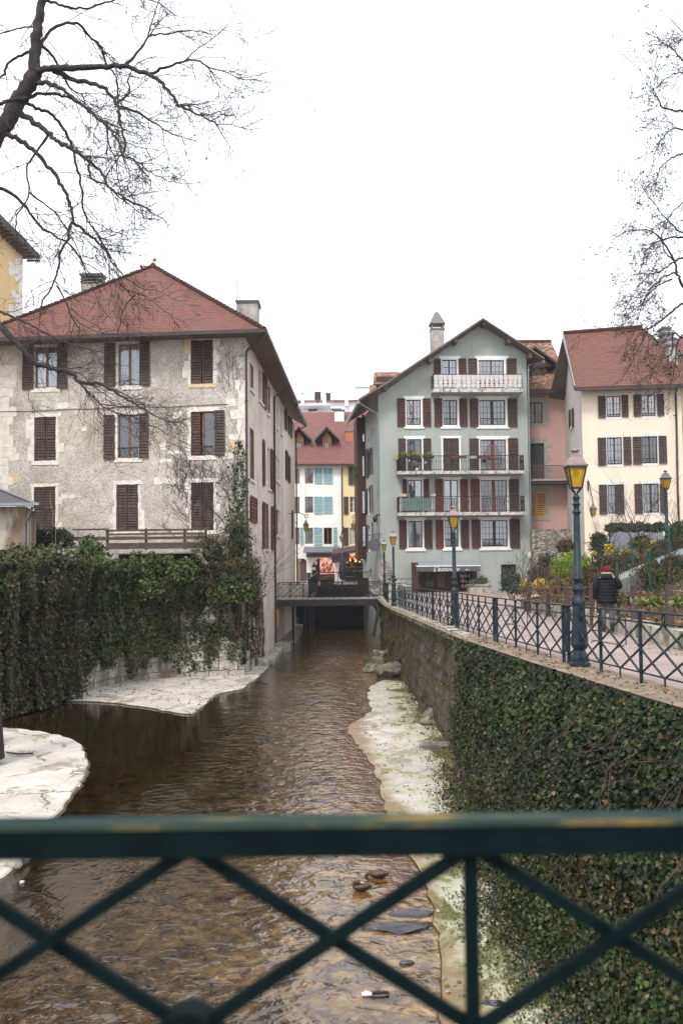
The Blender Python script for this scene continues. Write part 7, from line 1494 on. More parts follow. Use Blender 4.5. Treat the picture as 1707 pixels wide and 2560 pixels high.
shrub('evergreen_shrub', 'loose dark evergreen shrub at the left end of the garden wall by the cream house', 'shrub', [bx(c7, 850, 780, 990, 960, 46, .8), bx(c7, 900, 850, 1020, 1000, 44, .8)], 3000, .1, DK, seed=30, ns=9)
shrub('long_hedge', 'long low hedge on top of the grey wall before the cream house', 'hedge', [bx(c7, 960 + 75 * k, 705 - (k % 2) * 8, 1060 + 75 * k, 790, 47.5, .9) for k in range(6)], 5200, .1, DK + [(.07, .085, .045)], seed=31, ns=3)
b = MB(); a = gp_(c7, 1005, 865, 48.5); c = gp_(c7, 1410, 765, 48.5); b.box(a.x, c.x, 48.5, 48.8, a.z - 1.5, c.z); o = b.build('garden_wall', M['zincdark']); o.data.materials.clear(); o.data.materials.append(plaster('lilac_grey_plaster', (.27, .27, .31))); tag(o, 'plain lilac grey wall under the long hedge in front of the cream house', 'wall')
shrub('conifer', 'spiky green conifer leaning in at the right edge beneath the lamp', 'conifer', [bx(c7, 1470, 700, 1640, 860, 35, .9), bx(c7, 1440, 780, 1560, 900, 34.5, .9)], 2600, .15, [(.045, .07, .02), (.07, .1, .03), (.025, .04, .015)], shape='long', seed=32, up=(-.6, 0, .8))
for i, (q, Y, lab) in enumerate([((590, 830, 740, 960), 42, 'reddish brown withered bush behind the nearest lamp post'), ((780, 1040, 900, 1260), 31.5, 'rusty brown undergrowth left of the walker'), ((1030, 930, 1300, 1120), 34.6, 'brown and green bramble bank right of the walker above the ramp'), ((1290, 860, 1568, 1000), 34.6, 'rusty bramble bank at the right edge above the ramp'), ((880, 960, 1080, 1110), 35, 'green and rust undergrowth behind the walker'), ((1380, 800, 1600, 960), 33.8, 'dark rusty shrub at the right edge under the conifer'), ((1150, 800, 1330, 930), 40, 'dry brown shrub in front of the lilac grey wall'), ((1240, 1010, 1420, 1200), 29.9, 'dry bramble patch hiding the middle of the ramp wall'), ((1390, 960, 1600, 1210), 29.6, 'dry brown thicket over the ramp wall at the right edge')]):
    shrub('bramble', lab, 'undergrowth', [bx(c7, *q, Y, .6)], 2300, .075, RB_ + IVY[:3] + [(.1, .1, .04)], [.15, .15, .15, .07, .14, .14, .1, .1], 'oval', 'dryleaf', 'brambles in the garden', 'redstem', seed=40 + i, ns=12, core=(.03, .024, .014))
n = 7000; P0 = []
for q, Y, dn in [((880, 1000, 1170, 1230), 36, 1), ((1100, 940, 1568, 1090), 36, 1.4), ((720, 1080, 900, 1290), 33, .8), ((300, 1180, 720, 1330), 38, .8), ((1050, 1230, 1600, 1330), 25.5, 1.1), ((1230, 1040, 1600, 1230), 29.6, 1.3)]:
    a = at(c7(q[0], q[3]), Y); e = at(c7(q[2], q[1]), Y); k = int(1500 * dn); P0.append(np.stack([rng.uniform(a.x, e.x, k), Y + rng.normal(0, .7, k), a.z + (e.z - a.z) * rng.random(k) ** 1.25], 1))
P0 = np.vstack(P0); P0 = P0[fnoise(P0, 2.2) > -.35]
o = leafmesh('undergrowth', P0, np.tile([0, -.8, .5], (len(P0), 1)), rng.uniform(.05, .13, len(P0)), pal(len(P0), RB_ + [(.05, .07, .02), (.09, .1, .03), (.03, .04, .015)]), 'oval', 'dryleaf'); tag(o, 'dense brown and green undergrowth filling the garden slope behind the posts', 'undergrowth', kind='stuff')
b = MB(); rr = random.Random(101)
for k in range(150):
    x = rr.uniform(300, 1568); Y = rr.uniform(27, 38); p = at(c7(x, rr.uniform(1080, 1200) - (x > 1000) * 90), Y); b.tube(crv([p + Vector((0, 0, -.6)), p + Vector((rr.uniform(-.2, .2), 0, 0)), p + Vector((rr.uniform(-.5, .5), rr.uniform(-.3, .3), rr.uniform(.2, .7)))], 3), [.012, .011, .01, .009, .008, .006, .004], 3, cap=False)
o = b.build('bramble_canes', M['redstem']); tag(o, 'tangle of thin reddish canes rising out of the garden undergrowth', 'canes', kind='stuff')
def bare(label, base, n, h, sp_, seed, mat='twig', group='bare garden shrubs', r=.014):
    b = MB(); stems(b, base, n, h, sp_, r, seed, wob=.16); o = b.build('bare_shrub', M[mat]); return tag(o, label, 'bare shrub', group)
for i, (x, y, Y, n, h, lab) in enumerate([(330, 1110, 46, 3, 3.0, 'tall bare shrub in front of the green house downpipe'), (270, 1180, 45, 7, 1.7, 'bushy bare shrub over the dark bush by the doorway'), (960, 900, 45, 7, 3.6, 'bare shrub in front of the cream house corner'), (1180, 840, 44, 8, 4.0, 'spreading bare shrub rising above the middle of the long hedge'), (1240, 800, 44, 5, 3.8, 'twiggy bare shrub near the lower right shutters of the cream house'), (1500, 760, 40, 6, 2.2, 'small bare shrub beside the right edge lamp'), (1450, 1080, 30, 5, 1.7, 'thin bare bush behind the wire fence at the right')]):
    bare(lab, tuple(gp_(c7, x, y, Y)), n, h * .75, .55, 60 + i)
# leaf litter and plants on the garden ground
n = 15000; y = rng.uniform(9, 46, n); x = np.interp(y, *zip(*KX)) + .15 + np.abs(rng.normal(0, 2.1, n)); z = np.array([gz(a, b_) for a, b_ in zip(x, y)]) + rng.uniform(0, .07, n)
o = leafmesh('leaf_litter', np.stack([x, y, z], 1), np.tile([0, -.3, 1.], (n, 1)), rng.uniform(.05, .13, n), pal(n, [(.17, .09, .05), (.11, .06, .035), (.24, .15, .09), (.06, .07, .025), (.07, .04, .03)]), 'bit', 'dryleaf', jit=.6); tag(o, 'brown leaf litter and weeds covering the garden bed behind the low wall', 'leaf litter', kind='stuff')
for i, (q, Y, lab) in enumerate([((1205, 1255, 1300, 1340), 23.5, 'low strappy green plant left of the right fence posts'), ((1290, 1250, 1400, 1330), 23, 'pale green strappy plant between the two nearest fence posts'), ((1490, 1270, 1568, 1330), 21, 'strappy green plant just right of the last fence post')]):
    t = bx(c7, *q, Y, .7); root = thing('strap_plant', lab, 'plant', (t[0][0], t[0][1], t[0][2] - t[1][2]), 'strappy plants'); n = 120
    P0 = np.array(t[0]) + rng.normal(0, .5, (n, 3)) * np.array([t[1][0], t[1][1], t[1][2] * .3]) - [0, 0, t[1][2] * .8]; leafmesh('leaves', P0, rng.normal(0, 1, (n, 3)) * [1, 1, .3] + [0, -.8, .5], rng.uniform(.1, .2, n), pal(n, [(.06, .09, .02), (.12, .15, .04), (.2, .22, .08)]), 'long', 'leaf', root, up=(0, 0, 1.2))
# square posts with wires
pts_ = [((372, 1150), 1285, 38.4), ((517, 1162), 1305, 35), ((670, 1178), 1330, 31.8), ((862, 1170), 1345, 28.7), ((1183, 1180), 1370, 24.6), ((1458, 1182), 1370, 21.9), ((1900, 1190), 1400, 18.2)]
labs = ['leftmost and farthest square brown post', 'second square brown post from the left', 'square brown post just left of the nearest lamp', 'square brown post at the left elbow of the walker', 'square brown post right of the walker', 'square brown post nearest the right edge', 'square brown post outside the right edge']
pp_ = []
for (xy, yb, Y), lab in zip(pts_, labs):
    p = at(c7(*xy), Y); zb = gz(p.x, Y) - .35 if True else 0; b = MB(); b.box(p.x - .07, p.x + .07, Y - .07, Y + .07, min(zb, pz(Y) + .1), p.z); o = b.build('garden_post', M['postwood']); tag(o, lab + ' on the low garden wall', 'post', 'square garden posts'); pp_.append(p)
for i in range(len(pp_) - 1):
    if i in (4,): continue
    b = MB()
    for dz in ((.1, .38, .66) if i < 4 else (.12,)): b.tube([pp_[i] - Vector((0, 0, dz)), pp_[i].lerp(pp_[i + 1], .5) - Vector((0, 0, dz + .02)), pp_[i + 1] - Vector((0, 0, dz))], .009, 4)
    o = b.build('fence_wires', M['wire']); tag(o, 'wires right of the %s' % labs[i].replace(' and farthest', '').replace(' just left of the nearest lamp', ' before the lamp').replace(' square brown', ' brown').replace('square ', ''), 'wires', 'fence wires')
# ramp and green wire fence
b = MB(); T_ = [(1045, 1165), (1215, 1090), (1400, 1010), (1600, 925), (1800, 850)]; vs = [gp_(c7, x, y, 30.5) for x, y in T_]; low = [Vector((v.x, v.y, -.2)) for v in vs]
for i in range(4): b.hexa([low[i], low[i + 1], low[i + 1] + Vector((0, 1.6, 0)), low[i] + Vector((0, 1.6, 0)), vs[i], vs[i + 1], vs[i + 1] + Vector((0, 1.6, 0)), vs[i] + Vector((0, 1.6, 0))])
o = b.build('ramp_wall', M['ramp']); tag(o, 'pale concrete ramp wall climbing to the right behind the wire fence', 'ramp wall')
def wirefence(label, posts, group=None, step=.09):
    root = thing('wire_fence', label, 'fence', tuple(gp_(c7, posts[0][0], posts[0][2], posts[0][3])), group); P_ = []
    for x, y0, y1, Y in posts: a = gp_(c7, x, y0, Y); c = gp_(c7, x, y1, Y); P_.append((a, c)); b = MB(); b.bar((a.x, Y, c.z - .4), a, .06, .05); b.build('fence_post', M['greenfence'], root)
    for i in range(len(P_) - 1):
        (a, c), (a2, c2_) = P_[i], P_[i + 1]; b = MB(); n = int((a2 - a).length / step)
        for k in range(n + 1): t = k / n; b.tube([a.lerp(a2, t), c.lerp(c2_, t)], .0045, 3, cap=False)
        for k in range(7): t = .04 + .96 * k / 6; b.tube([a.lerp(c, t), a2.lerp(c2_, t)], .006, 3, cap=False)
        b.build('mesh_panel', M['greenfence'], root)
wirefence('green wire fence following the ramp uphill behind the walker', [(720, 1060, 1260, 35.5), (865, 960, 1180, 34.5), (1165, 850, 1110, 32.6), (1455, 730, 935, 31.8), (1700, 640, 850, 31.2)], 'green wire fences')
wirefence('green wire fence in front of the ramp, right of the walker', [(1055, 1010, 1275, 29.9), (1308, 925, 1225, 28.4), (1620, 880, 1240, 27)], 'green wire fences')
# stone trough with plants near the shop
b = MB(); a = at(c5(978, 1010), 62); c = at(c5(1152, 945), 62); b.box(a.x, c.x, 62, 62.9, -.2, c.z); b.box(a.x - .06, c.x + .06, 61.94, 62.96, c.z - .08, c.z + .0 + .01); o = b.build('stone_trough', M['kerb']); tag(o, 'mossy stone planter trough standing beside the shop front', 'planter')
shrub('planter_plants', 'grey green plants growing in the stone trough beside the shop', 'plants', [bx(c5, 985, 905, 1060, 955, 62.4, .5), bx(c5, 1040, 880, 1130, 955, 62.4, .5)], 900, .11, [(.1, .13, .08), (.16, .18, .12), (.06, .08, .04)], seed=90, ns=5, core=(.04, .05, .03))
# flower boxes, pots and dry plants on the middle balcony
for i, (x0, x1, lab) in enumerate([(437, 505, 'leftmost black flower box on the middle balcony rail'), (520, 595, 'second black flower box on the middle balcony rail'), (618, 700, 'third black flower box on the middle balcony rail')]):
    a = FG.rect(c4, x0, 1188, x1, 1210, d=1.1); b = MB(); b.fbox(FG, *a, 1.07, 1.27); o = b.build('flower_box', M['black']); tag(o, lab, 'flower box', 'flower boxes on the middle balcony')
    shrub('balcony_plant', 'small green plant in the ' + lab.split(' on')[0], 'plant', [((FG.P((a[0] + a[1]) / 2, 0, 1.17).x, FG.P((a[0] + a[1]) / 2, 0, 1.17).y, a[3] + .1), ((a[1] - a[0]) * .42, .12, .16))], 160, .07, [(.2, .25, .04), (.1, .13, .04), (.4, .36, .06)], seed=95 + i, ns=3, core=None)
for i, (x, y, lab) in enumerate([(500, 1195, 'yellow pot hung between the two left flower boxes'), (608, 1192, 'yellow pot hung at the middle of the flower boxes'), (415, 1205, 'yellow pot at the left corner of the middle balcony')]):
    u, z = FG.hit(c4(x, y), 1.1); b = MB(); b.lathe([(.06, -.12), (.1, .08), (.11, .1)], tuple(FG.P(u, z, 1.15)), 10); o = b.build('yellow_pot', nm('yellow_plastic%d' % i, (.6, .48, .03), (.5, .4, .02))); tag(o, lab, 'pot', 'yellow pots on the middle balcony')
u, z = FG.hit(c4(445, 1160), .6); bare('dry potted bush on the left end of the middle balcony', tuple(FG.P(u, zC, .6)), 9, 1.5, .45, 71, 'twig', 'dry balcony plants')
u, z = FG.hit(c4(540, 1290), 1.05); bare('dry straggly plant low on the middle balcony', tuple(FG.P(u, zC, .85)), 12, .8, .9, 72, 'twig', 'dry balcony plants')
rr = random.Random(44)
for i, (x, y, colr, lab) in enumerate([(545, 1232, (.5, .32, .1), 'orange sunflower ornament on the middle balcony rail'), (637, 1243, (.3, .5, .4), 'pale green ornament on the middle balcony rail'), (570, 1295, (.8, .78, .74), 'white ornament low on the middle balcony rail'), (510, 1228, (.6, .6, .58), 'small white ornament on the middle balcony rail')]):
    u, z = FG.hit(c4(x, y), 1.1); b = MB(); c_ = FG.P(u, z, 1.09)
    for k in range(8): a_ = k * math.pi / 4; b.tube([c_, c_ + Vector((math.cos(a_) * .1, -.01, math.sin(a_) * .1))], [.03, .012], 5)
    b.lathe([(.01, -.05), (.05, 0), (.01, .05)], tuple(c_), 8); o = b.build('garden_ornament', nm('ornament_%d' % i, colr, None)); tag(o, lab, 'ornament', 'ornaments on the middle balcony')
for i, (x0, x1) in enumerate(((832, 890), (903, 958), (980, 1035), (1052, 1110), (1118, 1172))):
    a = FG.rect(c4, x0, 1196, x1, 1212, d=1.1); b = MB(); b.fbox(FG, *a, 1.07, 1.25); b.fbox(FG, a[0] - .02, a[1] + .02, a[3] - .0, a[3] + .03, 1.06, 1.26); o = b.build('empty_flower_box', M['terracotta'] if i != 2 else M['zinc']); o.data.materials[0] = nm('faded_red_box%d' % i, (.13, .05, .04), (.1, .045, .035)) if i != 2 else M['zinc']; tag(o, ['first', 'second', 'grey third', 'fourth', 'fifth'][i] + ' empty flower box from the left on the right half of the middle balcony', 'flower box', 'empty flower boxes on the middle balcony')
t = at(c3(1068, 960), 74); shrub('hanging_plant', 'trailing green plant hanging from the corner of the timber bay', 'plant', [((t.x, 74, t.z), (.3, .3, .6))], 260, .16, [(.14, .2, .06), (.08, .13, .03)], shape='long', seed=99, ns=3, core=(.02, .03, .01))
# ================================================================== big bare trees
def twigs(b, p, d, L_, r, lev, rr, droop, outv, k3, leaf=None, seg=4):
    pts = [p.copy()]; q = p.copy(); d = d.normalized()
    for k in range(seg):
        d = (d + Vector((rr.uniform(-1, 1), rr.uniform(-1, 1), rr.uniform(-1, 1))) * .28 + Vector((0, 0, droop)) + outv * .05).normalized(); q = q + d * L_ / seg; pts.append(q)
    b.tube(pts, [max(.0042, lerp(r, r * .5, k / seg)) for k in range(seg + 1)], 3 if r < .012 else 5, cap=False)
    if leaf is not None and lev <= 1:
        for _ in range(leaf[1]): j = rr.randrange(1, seg + 1); leaf[0].append(pts[j] + Vector((rr.uniform(-.05, .05), rr.uniform(-.05, .05), rr.uniform(-.1, .02))))
    if lev <= 0: return
    for _ in range(k3[lev - 1]):
        j = rr.randrange(1, seg + 1); t = (pts[j] - pts[j - 1]).normalized(); side = t.cross(Vector((rr.uniform(-1, 1), rr.uniform(-1, 1) * 1.5, rr.uniform(-1, 1)))).normalized()
        twigs(b, pts[j], t * .75 + side * rr.uniform(.5, 1.0), L_ * rr.uniform(.42, .68), r * .55, lev - 1, rr, droop * .8, outv, k3, leaf, 3 if lev < 2 else 4)
def tree(root, c, limbs, Y0, seed, dens, k3, outv, droop=-.03, leaf=None, Ls=(1.0, 2.1), tw=.014, mats=('bark', 'twig')):
    rr = random.Random(seed); lb = MB(); tb = MB()
    for pts, r0, r1, dy in limbs:
        n = len(pts); P_ = [at(c(*p), Y0 + dy * (i / max(1, n - 1))) for i, p in enumerate(pts)]; q = crv(P_, 5); q = [v + Vector((rr.uniform(-1, 1), rr.uniform(-1, 1), rr.uniform(-1, 1))) * min(.03, r0 * .5) for v in q]
        rad = [lerp(r0, r1, (i / (len(q) - 1)) ** .8) * (1 + rr.uniform(-.07, .07)) for i in range(len(q))]; lb.tube(q, rad, 8 if r0 > .05 else 6)
        Lm = sum((q[i + 1] - q[i]).length for i in range(len(q) - 1)); cnt = int(Lm * dens * (1 if r0 < .12 else .25))
        for _ in range(cnt):
            f = rr.uniform(.15, 1) ** .75; j = min(len(q) - 2, int(f * (len(q) - 1))); t = (q[j + 1] - q[j]).normalized(); side = t.cross(Vector((rr.uniform(-.5, .5), rr.choice([-1, 1]) * rr.uniform(.3, 1.2), rr.uniform(-.5, .5)))).normalized()
            twigs(tb, q[j], t * rr.uniform(.5, 1) + side * rr.uniform(.3, 1) + outv * .3, rr.uniform(*Ls) * (1.15 - .5 * f), min(tw, rad[j] * .7), 2, rr, droop, outv, k3, leaf)
        if r1 < .035: twigs(tb, q[-1], (q[-1] - q[-2]).normalized(), rr.uniform(*Ls), r1, 2, rr, droop, outv, k3, leaf)
    lb.build('limbs', M[mats[0]], root); tb.build('twigs', M[mats[1]], root)
TY = 24.0; k_ = TY * 1.15 / 2490 / 2.24
LT = thing('bare_tree', 'huge bare dark tree reaching in from the left edge over the grey house roof', 'tree', (-9.6, TY, -3))
def lm(pts, ra, rb, dy=0): return (pts, ra * k_, rb * k_, dy)
limbs = [lm([(245, -160), (240, 0), (212, 130), (200, 260), (195, 400)], 16, 30), lm([(200, 395), (150, 490), (90, 590), (30, 690), (-40, 800), (-120, 1000), (-190, 1500)], 36, 50),
 lm([(200, 412), (250, 383), (400, 383), (600, 375), (690, 375), (840, 418), (910, 470), (985, 560), (1015, 600), (1130, 650), (1230, 700)], 19, 3, -2), lm([(690, 375), (770, 300), (830, 210), (900, 190), (1060, 175)], 9, 3, 1), lm([(828, 210), (860, 90), (900, -20)], 5, 2, 1),
 lm([(838, 420), (920, 380), (1030, 340), (1100, 338), (1200, 385), (1360, 450)], 9, 2, -2), lm([(1040, 335), (1110, 270), (1200, 210), (1270, 150)], 4, 1.5, 1), lm([(300, 390), (400, 440), (500, 465), (590, 500), (650, 575), (670, 640), (690, 750), (700, 850)], 14, 4, -1.5), lm([(655, 575), (725, 520), (715, 450)], 6, 4, .5),
 lm([(670, 600), (770, 630), (870, 690), (960, 745), (1100, 790)], 8, 2, -1), lm([(200, 465), (260, 465), (340, 495), (430, 560), (540, 650), (600, 710), (660, 790), (690, 870), (780, 910), (850, 965), (960, 1020)], 12, 2, -3), lm([(600, 710), (610, 800), (650, 900), (660, 990)], 5, 2, 1),
 lm([(140, 550), (230, 525), (330, 530), (420, 565), (520, 640), (580, 680)], 10, 4, 2), lm([(150, 545), (60, 565), (-60, 600)], 11, 8, -1), lm([(140, 580), (220, 610), (300, 650), (370, 740), (410, 830), (440, 960), (460, 1060), (470, 1180), (500, 1250), (600, 1390), (650, 1490), (680, 1600), (760, 1640), (870, 1690)], 10, 2, 2),
 lm([(110, 635), (190, 680), (260, 730), (320, 790), (400, 830), (500, 900), (570, 970), (620, 1050), (700, 1110), (820, 1160)], 16, 3, -2), lm([(40, 750), (120, 790), (200, 850), (280, 950), (350, 1040), (390, 1130), (405, 1210), (380, 1330), (340, 1420), (320, 1540), (240, 1690)], 13, 4, -1),
 lm([(405, 1240), (480, 1300), (545, 1350), (600, 1420), (640, 1480), (700, 1550), (800, 1620)], 9, 2, -1), lm([(-60, 1040), (0, 1050), (90, 1100), (160, 1180), (230, 1270), (330, 1330), (420, 1390), (470, 1480)], 11, 3, 1), lm([(230, 250), (300, 160), (430, 130), (500, 200), (570, 270), (600, 360), (650, 430), (660, 560)], 9, 4, 2),
 lm([(250, 0), (320, 20), (400, 45), (520, 40), (640, 0), (760, -20)], 9, 4, 1), lm([(230, 250), (300, 320), (360, 430), (400, 500), (460, 530), (480, 600)], 8, 3, 2), lm([(190, 280), (120, 310), (50, 350), (20, 420), (-40, 440)], 9, 5, 1), lm([(200, 150), (100, 160), (0, 190), (-60, 200)], 5, 3, 0), lm([(270, 760), (200, 860), (155, 940), (160, 1100), (100, 1200), (90, 1290)], 7, 3, -1),
 lm([(320, 1600), (370, 1690), (400, 1770), (450, 1850)], 5, 3, -.3), lm([(500, 920), (510, 1000), (590, 1030), (660, 1100), (740, 1150)], 7, 3, -1), lm([(165, 1080), (300, 1180), (360, 1260), (430, 1380), (470, 1480)], 5, 2, 1), lm([(760, 1650), (700, 1720), (672, 1830)], 4, 2, 0),
 lm([(-160, 1560), (-60, 1790), (30, 1850), (120, 1950), (200, 2030), (280, 2060), (400, 2090), (450, 2140), (560, 2150), (650, 2200), (720, 2240), (810, 2290)], 19, 4, -2), lm([(-80, 1700), (-20, 1735), (60, 1770), (130, 1800), (230, 1850), (330, 1900)], 8, 3, -1), lm([(400, 2090), (500, 2200), (600, 2290), (760, 2340), (940, 2430)], 5, 2, -.5)]
tree(LT, c8, limbs, TY, 17, 3.1, (4, 5), Vector((1, 0, -.35)).normalized(), -.02, None, (.6, 1.5), .012)
b = MB(); b.tube(crv([at(c8(-190, 1500), TY), at(V(-72, 1000), TY), at(V(-52, 1400), TY), at(V(-37, 1600), TY), at(V(-28, 1745), TY)], 6), list(np.linspace(.22, .36, 12)) + list(np.linspace(.36, .40, 13)), 12); b.build('trunk', M['bark'], LT)
TY2 = 25.0; k_ = TY2 * 1.03 / 2490 / 2.352; lv = []
RT = thing('leafy_tree', 'tall thin branched tree with sparse dead leaves hanging in at the right edge', 'tree', (11.6, TY2, 1.2))
limbs = [lm([(900, 300), (700, 370), (628, 360), (580, 300), (520, 260), (430, 270)], 9, 2, 1), lm([(900, 700), (700, 655), (628, 650), (520, 640), (470, 570), (430, 530)], 10, 2, -1), lm([(900, 800), (700, 775), (620, 765), (560, 760), (500, 820), (450, 930)], 9, 2, 1), lm([(900, 860), (700, 880), (628, 900), (560, 930), (500, 980), (470, 1050)], 9, 2, -1),
 lm([(900, 1420), (700, 1405), (628, 1400), (540, 1400), (450, 1430), (400, 1490)], 9, 3, 1), lm([(800, 1400), (628, 1370), (550, 1310), (480, 1230), (400, 1120)], 7, 2, -1), lm([(900, 1480), (700, 1510), (600, 1525), (500, 1590), (420, 1620), (350, 1700)], 9, 2, 0), lm([(800, 1850), (628, 1680), (590, 1610), (500, 1640), (420, 1720), (380, 1800)], 10, 2, -1),
 lm([(590, 1610), (570, 1530), (480, 1390), (400, 1350), (270, 1370)], 8, 2, 0), lm([(900, 1700), (700, 1760), (600, 1800), (500, 1880), (420, 1930), (300, 1950)], 10, 3, 0), lm([(800, 2040), (628, 1990), (570, 1960), (560, 2080), (480, 2120), (430, 2230)], 8, 2, -1), lm([(800, 1900), (640, 1955), (585, 2040), (580, 2140), (560, 2240)], 8, 2, 0),
 lm([(570, 1530), (520, 1480), (500, 1380), (545, 1330)], 5, 2, 0), lm([(900, 1100), (720, 1120), (640, 1180), (560, 1250), (520, 1350)], 8, 2, 1), lm([(900, 480), (740, 480), (640, 430), (560, 440), (480, 500)], 8, 2, 1), lm([(560, 1640), (480, 1680), (400, 1760), (360, 1880)], 5, 2, 0), lm([(900, 150), (720, 210), (640, 200), (560, 120)], 7, 2, 0), lm([(420, 1930), (380, 2020), (340, 2090)], 4, 2, 0)]
tree(RT, c9, limbs, TY2, 23, 3.6, (4, 5), Vector((-1, 0, -.5)).normalized(), -.05, (lv, 1), (.5, 1.15), .009)
b = MB(); b.tube([(11.6, TY2, 1.0), (11.7, TY2, 5), (11.5, TY2, 10), (11.6, TY2, 16), (11.4, TY2, 20)], [.32, .27, .2, .12, .05], 10)
for i, (x, y) in enumerate([(900, 300), (900, 700), (900, 800), (900, 860), (900, 1420), (800, 1400), (900, 1480), (800, 1850), (900, 1700), (800, 2040), (800, 1900), (900, 1100), (900, 480), (900, 150)]):
    p = at(c9(x, y), TY2); b.tube([(11.6, TY2, max(2.0, p.z - 1.0)), p], [.08, .045], 6)
b.build('trunk', M['bark'], RT); lv = np.array([tuple(v) for v in lv]); lv = lv[rng.random(len(lv)) < .5]
leafmesh('dead_leaves', lv, rng.normal(0, 1, (len(lv), 3)), rng.uniform(.035, .07, len(lv)), pal(len(lv), [(.07, .05, .045), (.1, .07, .06), (.05, .04, .035)]), 'bit', 'dryleaf', RT, jit=1)
lv2 = np.array([tuple(at(c8(x, y), TY - 1)) for x, y in [(1158, 875), (1075, 750), (875, 1445), (795, 1490), (790, 1480), (800, 1495), (975, 720), (665, 2010 - 300), (85, 1530)]]); leafmesh('dead_leaves', lv2, rng.normal(0, 1, (len(lv2), 3)), np.full(len(lv2), .12), pal(len(lv2), [(.16, .06, .05)]), 'bit', 'dryleaf', LT, jit=1)
b = MB(); b.tube(crv([gr(c11(25, 345), -2.96), gr(c11(70, 352), -2.93), gr(c11(130, 350), -2.95)], 4), [.02] * 9, 6); o = b.build('fallen_stick', M['bark']); tag(o, 'dark stick lying on the near left bank beside the trunk', 'stick')
# ================================================================== the walker
PY = 25.8; pf = at(c7(985, 1535), PY); PX = pf.x; PZ0 = pz(PY)
def skin(name, verts, edges, radii, mat, parent, sub=2, xf=None):
    me = bpy.data.meshes.new('tmp'); me.from_pydata(verts, edges, []); o = bpy.data.objects.new('tmp', me); COL.objects.link(o)
    m = o.modifiers.new('s', 'SKIN'); m.use_smooth_shade = True
    for i, r in enumerate(radii): r = r if hasattr(r, '__len__') else (r, r); me.skin_vertices[0].data[i].radius = r
    me.skin_vertices[0].data[0].use_root = True
    sb_ = o.modifiers.new('u', 'SUBSURF'); sb_.levels = sub; sb_.render_levels = sub
    dg = bpy.context.evaluated_depsgraph_get(); m2 = bpy.data.meshes.new_from_object(o.evaluated_get(dg)); bpy.data.objects.remove(o); bpy.data.meshes.remove(me)
    if xf: m2.transform(xf)
    m2.materials.clear(); m2.materials.append(mat)
    for p in m2.polygons: p.use_smooth = True
    o = bpy.data.objects.new(name, m2); COL.objects.link(o)
    if parent: setpar(o, parent)
    return o
PR = thing('person', 'walker seen from behind in a black quilted jacket and red knit hat, holding a cane', 'person', (PX, PY, PZ0))
XF = Matrix.Translation((PX, PY, PZ0)) @ Matrix.Rotation(R(-12), 4, 'Z') @ Matrix.Scale(.985, 4)
# local frame: -y faces the camera (their back), +y ahead; left hand at -x holds the cane
bv = [(0, 0, .93), (0, .01, 1.12), (0, .0, 1.32), (0, .015, 1.44), (0, .04, 1.52), (0, .06, 1.60), (0, .06, 1.68),
      (-.09, 0, .86), (-.10, .03, .5), (-.10, -.02, .1), (-.11, .1, .05), (.09, 0, .86), (.10, -.01, .5), (.11, -.1, .13), (.12, .02, .05),
      (-.17, 0, 1.38), (-.25, -.03, 1.12), (-.27, .06, .90), (-.275, .09, .83), (.17, 0, 1.38), (.28, .03, 1.16), (.21, .2, 1.36), (.18, .22, 1.45)]
be = [(0, 1), (1, 2), (2, 3), (3, 4), (4, 5), (5, 6), (0, 7), (7, 8), (8, 9), (9, 10), (0, 11), (11, 12), (12, 13), (13, 14), (2, 15), (15, 16), (16, 17), (17, 18), (2, 19), (19, 20), (20, 21), (21, 22)]
br_ = [(.15, .11), (.14, .1), (.15, .1), .06, .055, (.08, .1), (.075, .09), .09, .06, .04, .035, .09, .06, .04, .035, .06, .045, .033, (.036, .022), .06, .045, .033, (.036, .022)]
def fingers(hi, d, side, n0):   # five fingers from the palm vertex
    out_, e_, r_ = [], [], []
    for k in range(5):
        off = Vector(side) * (.028 - .018 * k) if k < 4 else Vector(side) * .045; L_ = (.06, .07, .066, .052, .045)[k]; a = Vector(bv[hi]) + off + Vector(d) * .03; c = a + Vector(d) * L_ * .5 + Vector((0, .012, 0)); e = c + Vector(d) * L_ * .35 + Vector((0, .022, .01))
        i0 = n0 + len(out_); out_ += [tuple(a), tuple(c), tuple(e)]; e_ += [(hi, i0), (i0, i0 + 1), (i0 + 1, i0 + 2)]; r_ += [.0095, .0085, .007]
    return out_, e_, r_
for hi, d, sd_ in ((18, (0, .1, -1), (0, 1, 0)), (22, (-.2, .2, 1), (0, 1, 0))):
    o_, e_, r_ = fingers(hi, Vector(d).normalized(), sd_, len(bv)); bv += o_; be += e_; br_ += r_
skin('body', bv, be, br_, M['skin'], PR, 2, XF)
def loft(b, secs, n=20, rip=0, cap=True):
    vs = []
    for (cx, cy, z, rx, ry) in secs:
        for k in range(n): a = 2 * math.pi * k / n; vs.append(XF @ Vector((cx + rx * math.cos(a), cy + ry * math.sin(a), z)))
    b.add(vs, [(i * n + k, i * n + (k + 1) % n, (i + 1) * n + (k + 1) % n, (i + 1) * n + k) for i in range(len(secs) - 1) for k in range(n)], smooth=True)
    if cap: b.add(vs[:n], [tuple(range(n))[::-1]]); b.add(vs[-n:], [tuple(range(n))])
b = MB(); secs = []; K = 34
for i in range(K + 1):
    t = i / K; z = lerp(.74, 1.47, t); rx = np.interp(t, [0, .06, .3, .55, .8, .9, 1], [.235, .255, .25, .245, .235, .19, .09]); ry = np.interp(t, [0, .06, .3, .55, .8, .92, 1], [.16, .175, .165, .165, .16, .13, .09]); rp_ = .012 * abs(math.sin(z * math.pi / .085)); secs.append((0, -.005 + .03 * t, z, rx + rp_, ry + rp_))
loft(b, secs, 24)
